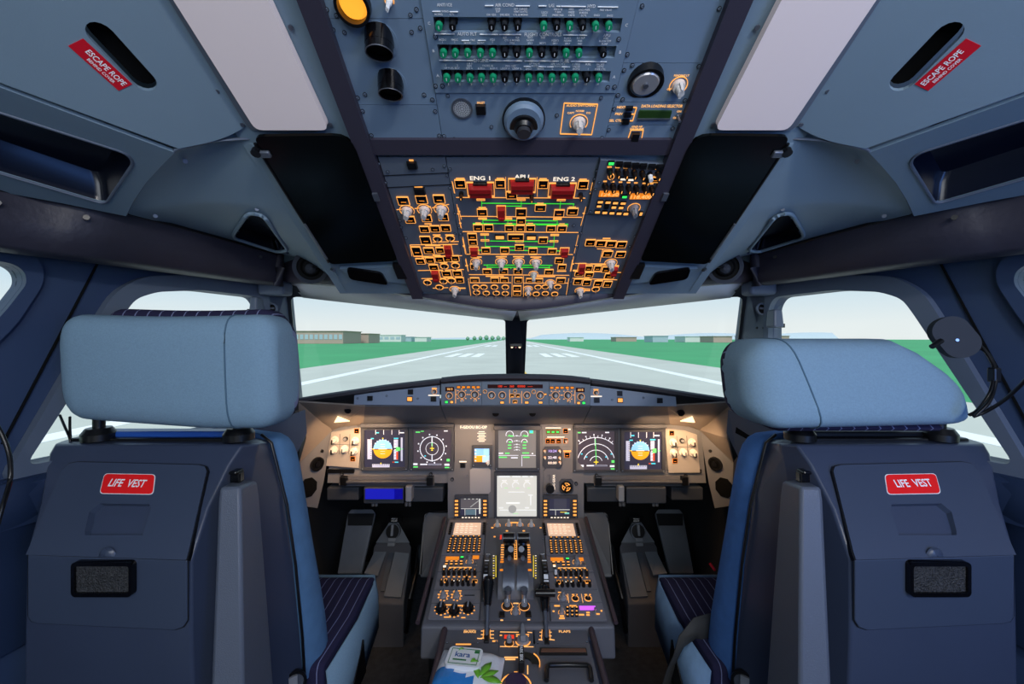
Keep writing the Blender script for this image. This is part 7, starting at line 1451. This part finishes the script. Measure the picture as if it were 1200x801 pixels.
# headset pad on the right wall with its cables
c = at(1117, 395, 0.810); n_ = (CAM - c).normalized(); Q = Matrix.Translation(c) @ V((-1, -.45, .1)).to_track_quat('Z', 'Y').to_matrix().to_4x4(); Q = Matrix.Translation(c) @ V((-.35, -1, .05)).to_track_quat('Z', 'Y').to_matrix().to_4x4()
e = empty('headset_pad', c, 'black oval pad on the wall beside the low headrest with hanging cables', 'headset pad')
b = MB(); b.prism(rrect(-.030, -.042, .030, .042, .028, 8), -.008, .010, DRUM, M=Q @ Matrix.Rotation(.55, 4, 'Z')); b.cyl((0, -.006, .010), .003, .002, METAL, 8, M=Q); b.build('pad', e, 40, bev=.004, seg=2)
b = MB(); b.tube([at(1092, 406, 0.801), at(1103, 399, 0.805)], .005, BLACK, 8); b.build('bracket', e, 60)
def cable(name, px, r=.003):
    b = MB(); b.tube(smooth_path([at(*p) for p in px], 6), r, BLACK, 7); return b.build(name, e, 60)
cable('cable', [(1134, 398, 0.810), (1150, 406, 0.792), (1163, 425, 0.774), (1164, 442, 0.765), (1160, 460, 0.756), (1146, 480, 0.756), (1136, 486, 0.756)])
cable('cable', [(1140, 402, 0.801), (1158, 415, 0.783), (1167, 436, 0.765), (1165, 455, 0.756), (1158, 472, 0.747), (1143, 487, 0.747)])
cable('cable', [(1210, 436, 0.684), (1192, 455, 0.711), (1175, 470, 0.729), (1155, 482, 0.747), (1140, 488, 0.756)])
b = MB(); b.box(at(1165, 439, 0.765), (.014, .014, .028), BLACK); b.build('cable_clip', e, None, bev=.003)
# headset hook and cables by the left headrest
e = empty('headset_hook', at(50, 420, .86), 'small metal headset hook with cords at the outer edge of the tall headrest', 'headset hook')
b = MB(); b.tube([at(51, 404, .87), at(48, 414, .86), at(51, 424, .86)], .006, METAL, 8); b.build('hook', e, 60)
b = MB(); b.box(at(52, 428, .88), (.012, .03, .04), BLACK); b.build('hook_base', e, None, bev=.003)
cable('cord', [(52, 425, .86), (46, 436, .85), (42, 444, .85), (50, 448, .86), (56, 444, .87)], .0028)
cable('cord', [(70, 486, .90), (76, 500, .89), (82, 514, .88), (82, 522, .88)], .0025); cable('cord', [(82, 488, .90), (82, 502, .89), (83, 518, .88)], .0025)
# cord hanging along the left edge
e = empty('hanging_cord', at(5, 520, .62), 'thin black cord hanging at the far left edge beside the seat', 'cord')
cable('cord', [(-30, 470, .62), (-4, 498, .62), (10, 530, .62), (12, 560, .61), (4, 590, .61), (-6, 625, .60)], .003)
# round side shelf left and right, below the window sill
for sd in (False, True):
    s_ = 'beside the right seat' if sd else 'beside the left seat'; X = (lambda p: V((-p[0], p[1], p[2]))) if sd else (lambda p: V(p))
    e = struct(empty('trim_side_console'))
    b = MB(); rows = []
    for z, r, y0 in ((H - .60, .075, 0), (H - .45, .08, 0), (H - .37, .085, 0), (H - .345, .10, 0), (H - .285, .10, 0), (H - .272, .09, 0)):
        rows.append([(-1.02 + (r - .03) * math.cos(a_), .82 + (r + .02) * math.sin(a_), z) for a_ in [2 * math.pi * i / 24 for i in range(24)]])
    b.loft(rows, CONSOLE, True, True); b.build('console_top', e, 50, mirror=sd)
    b = MB(); b.box((-1.06, .6, .36), (.05, 1.0, .72), CONSOLE); b.build('console_body', e, None, mirror=sd)
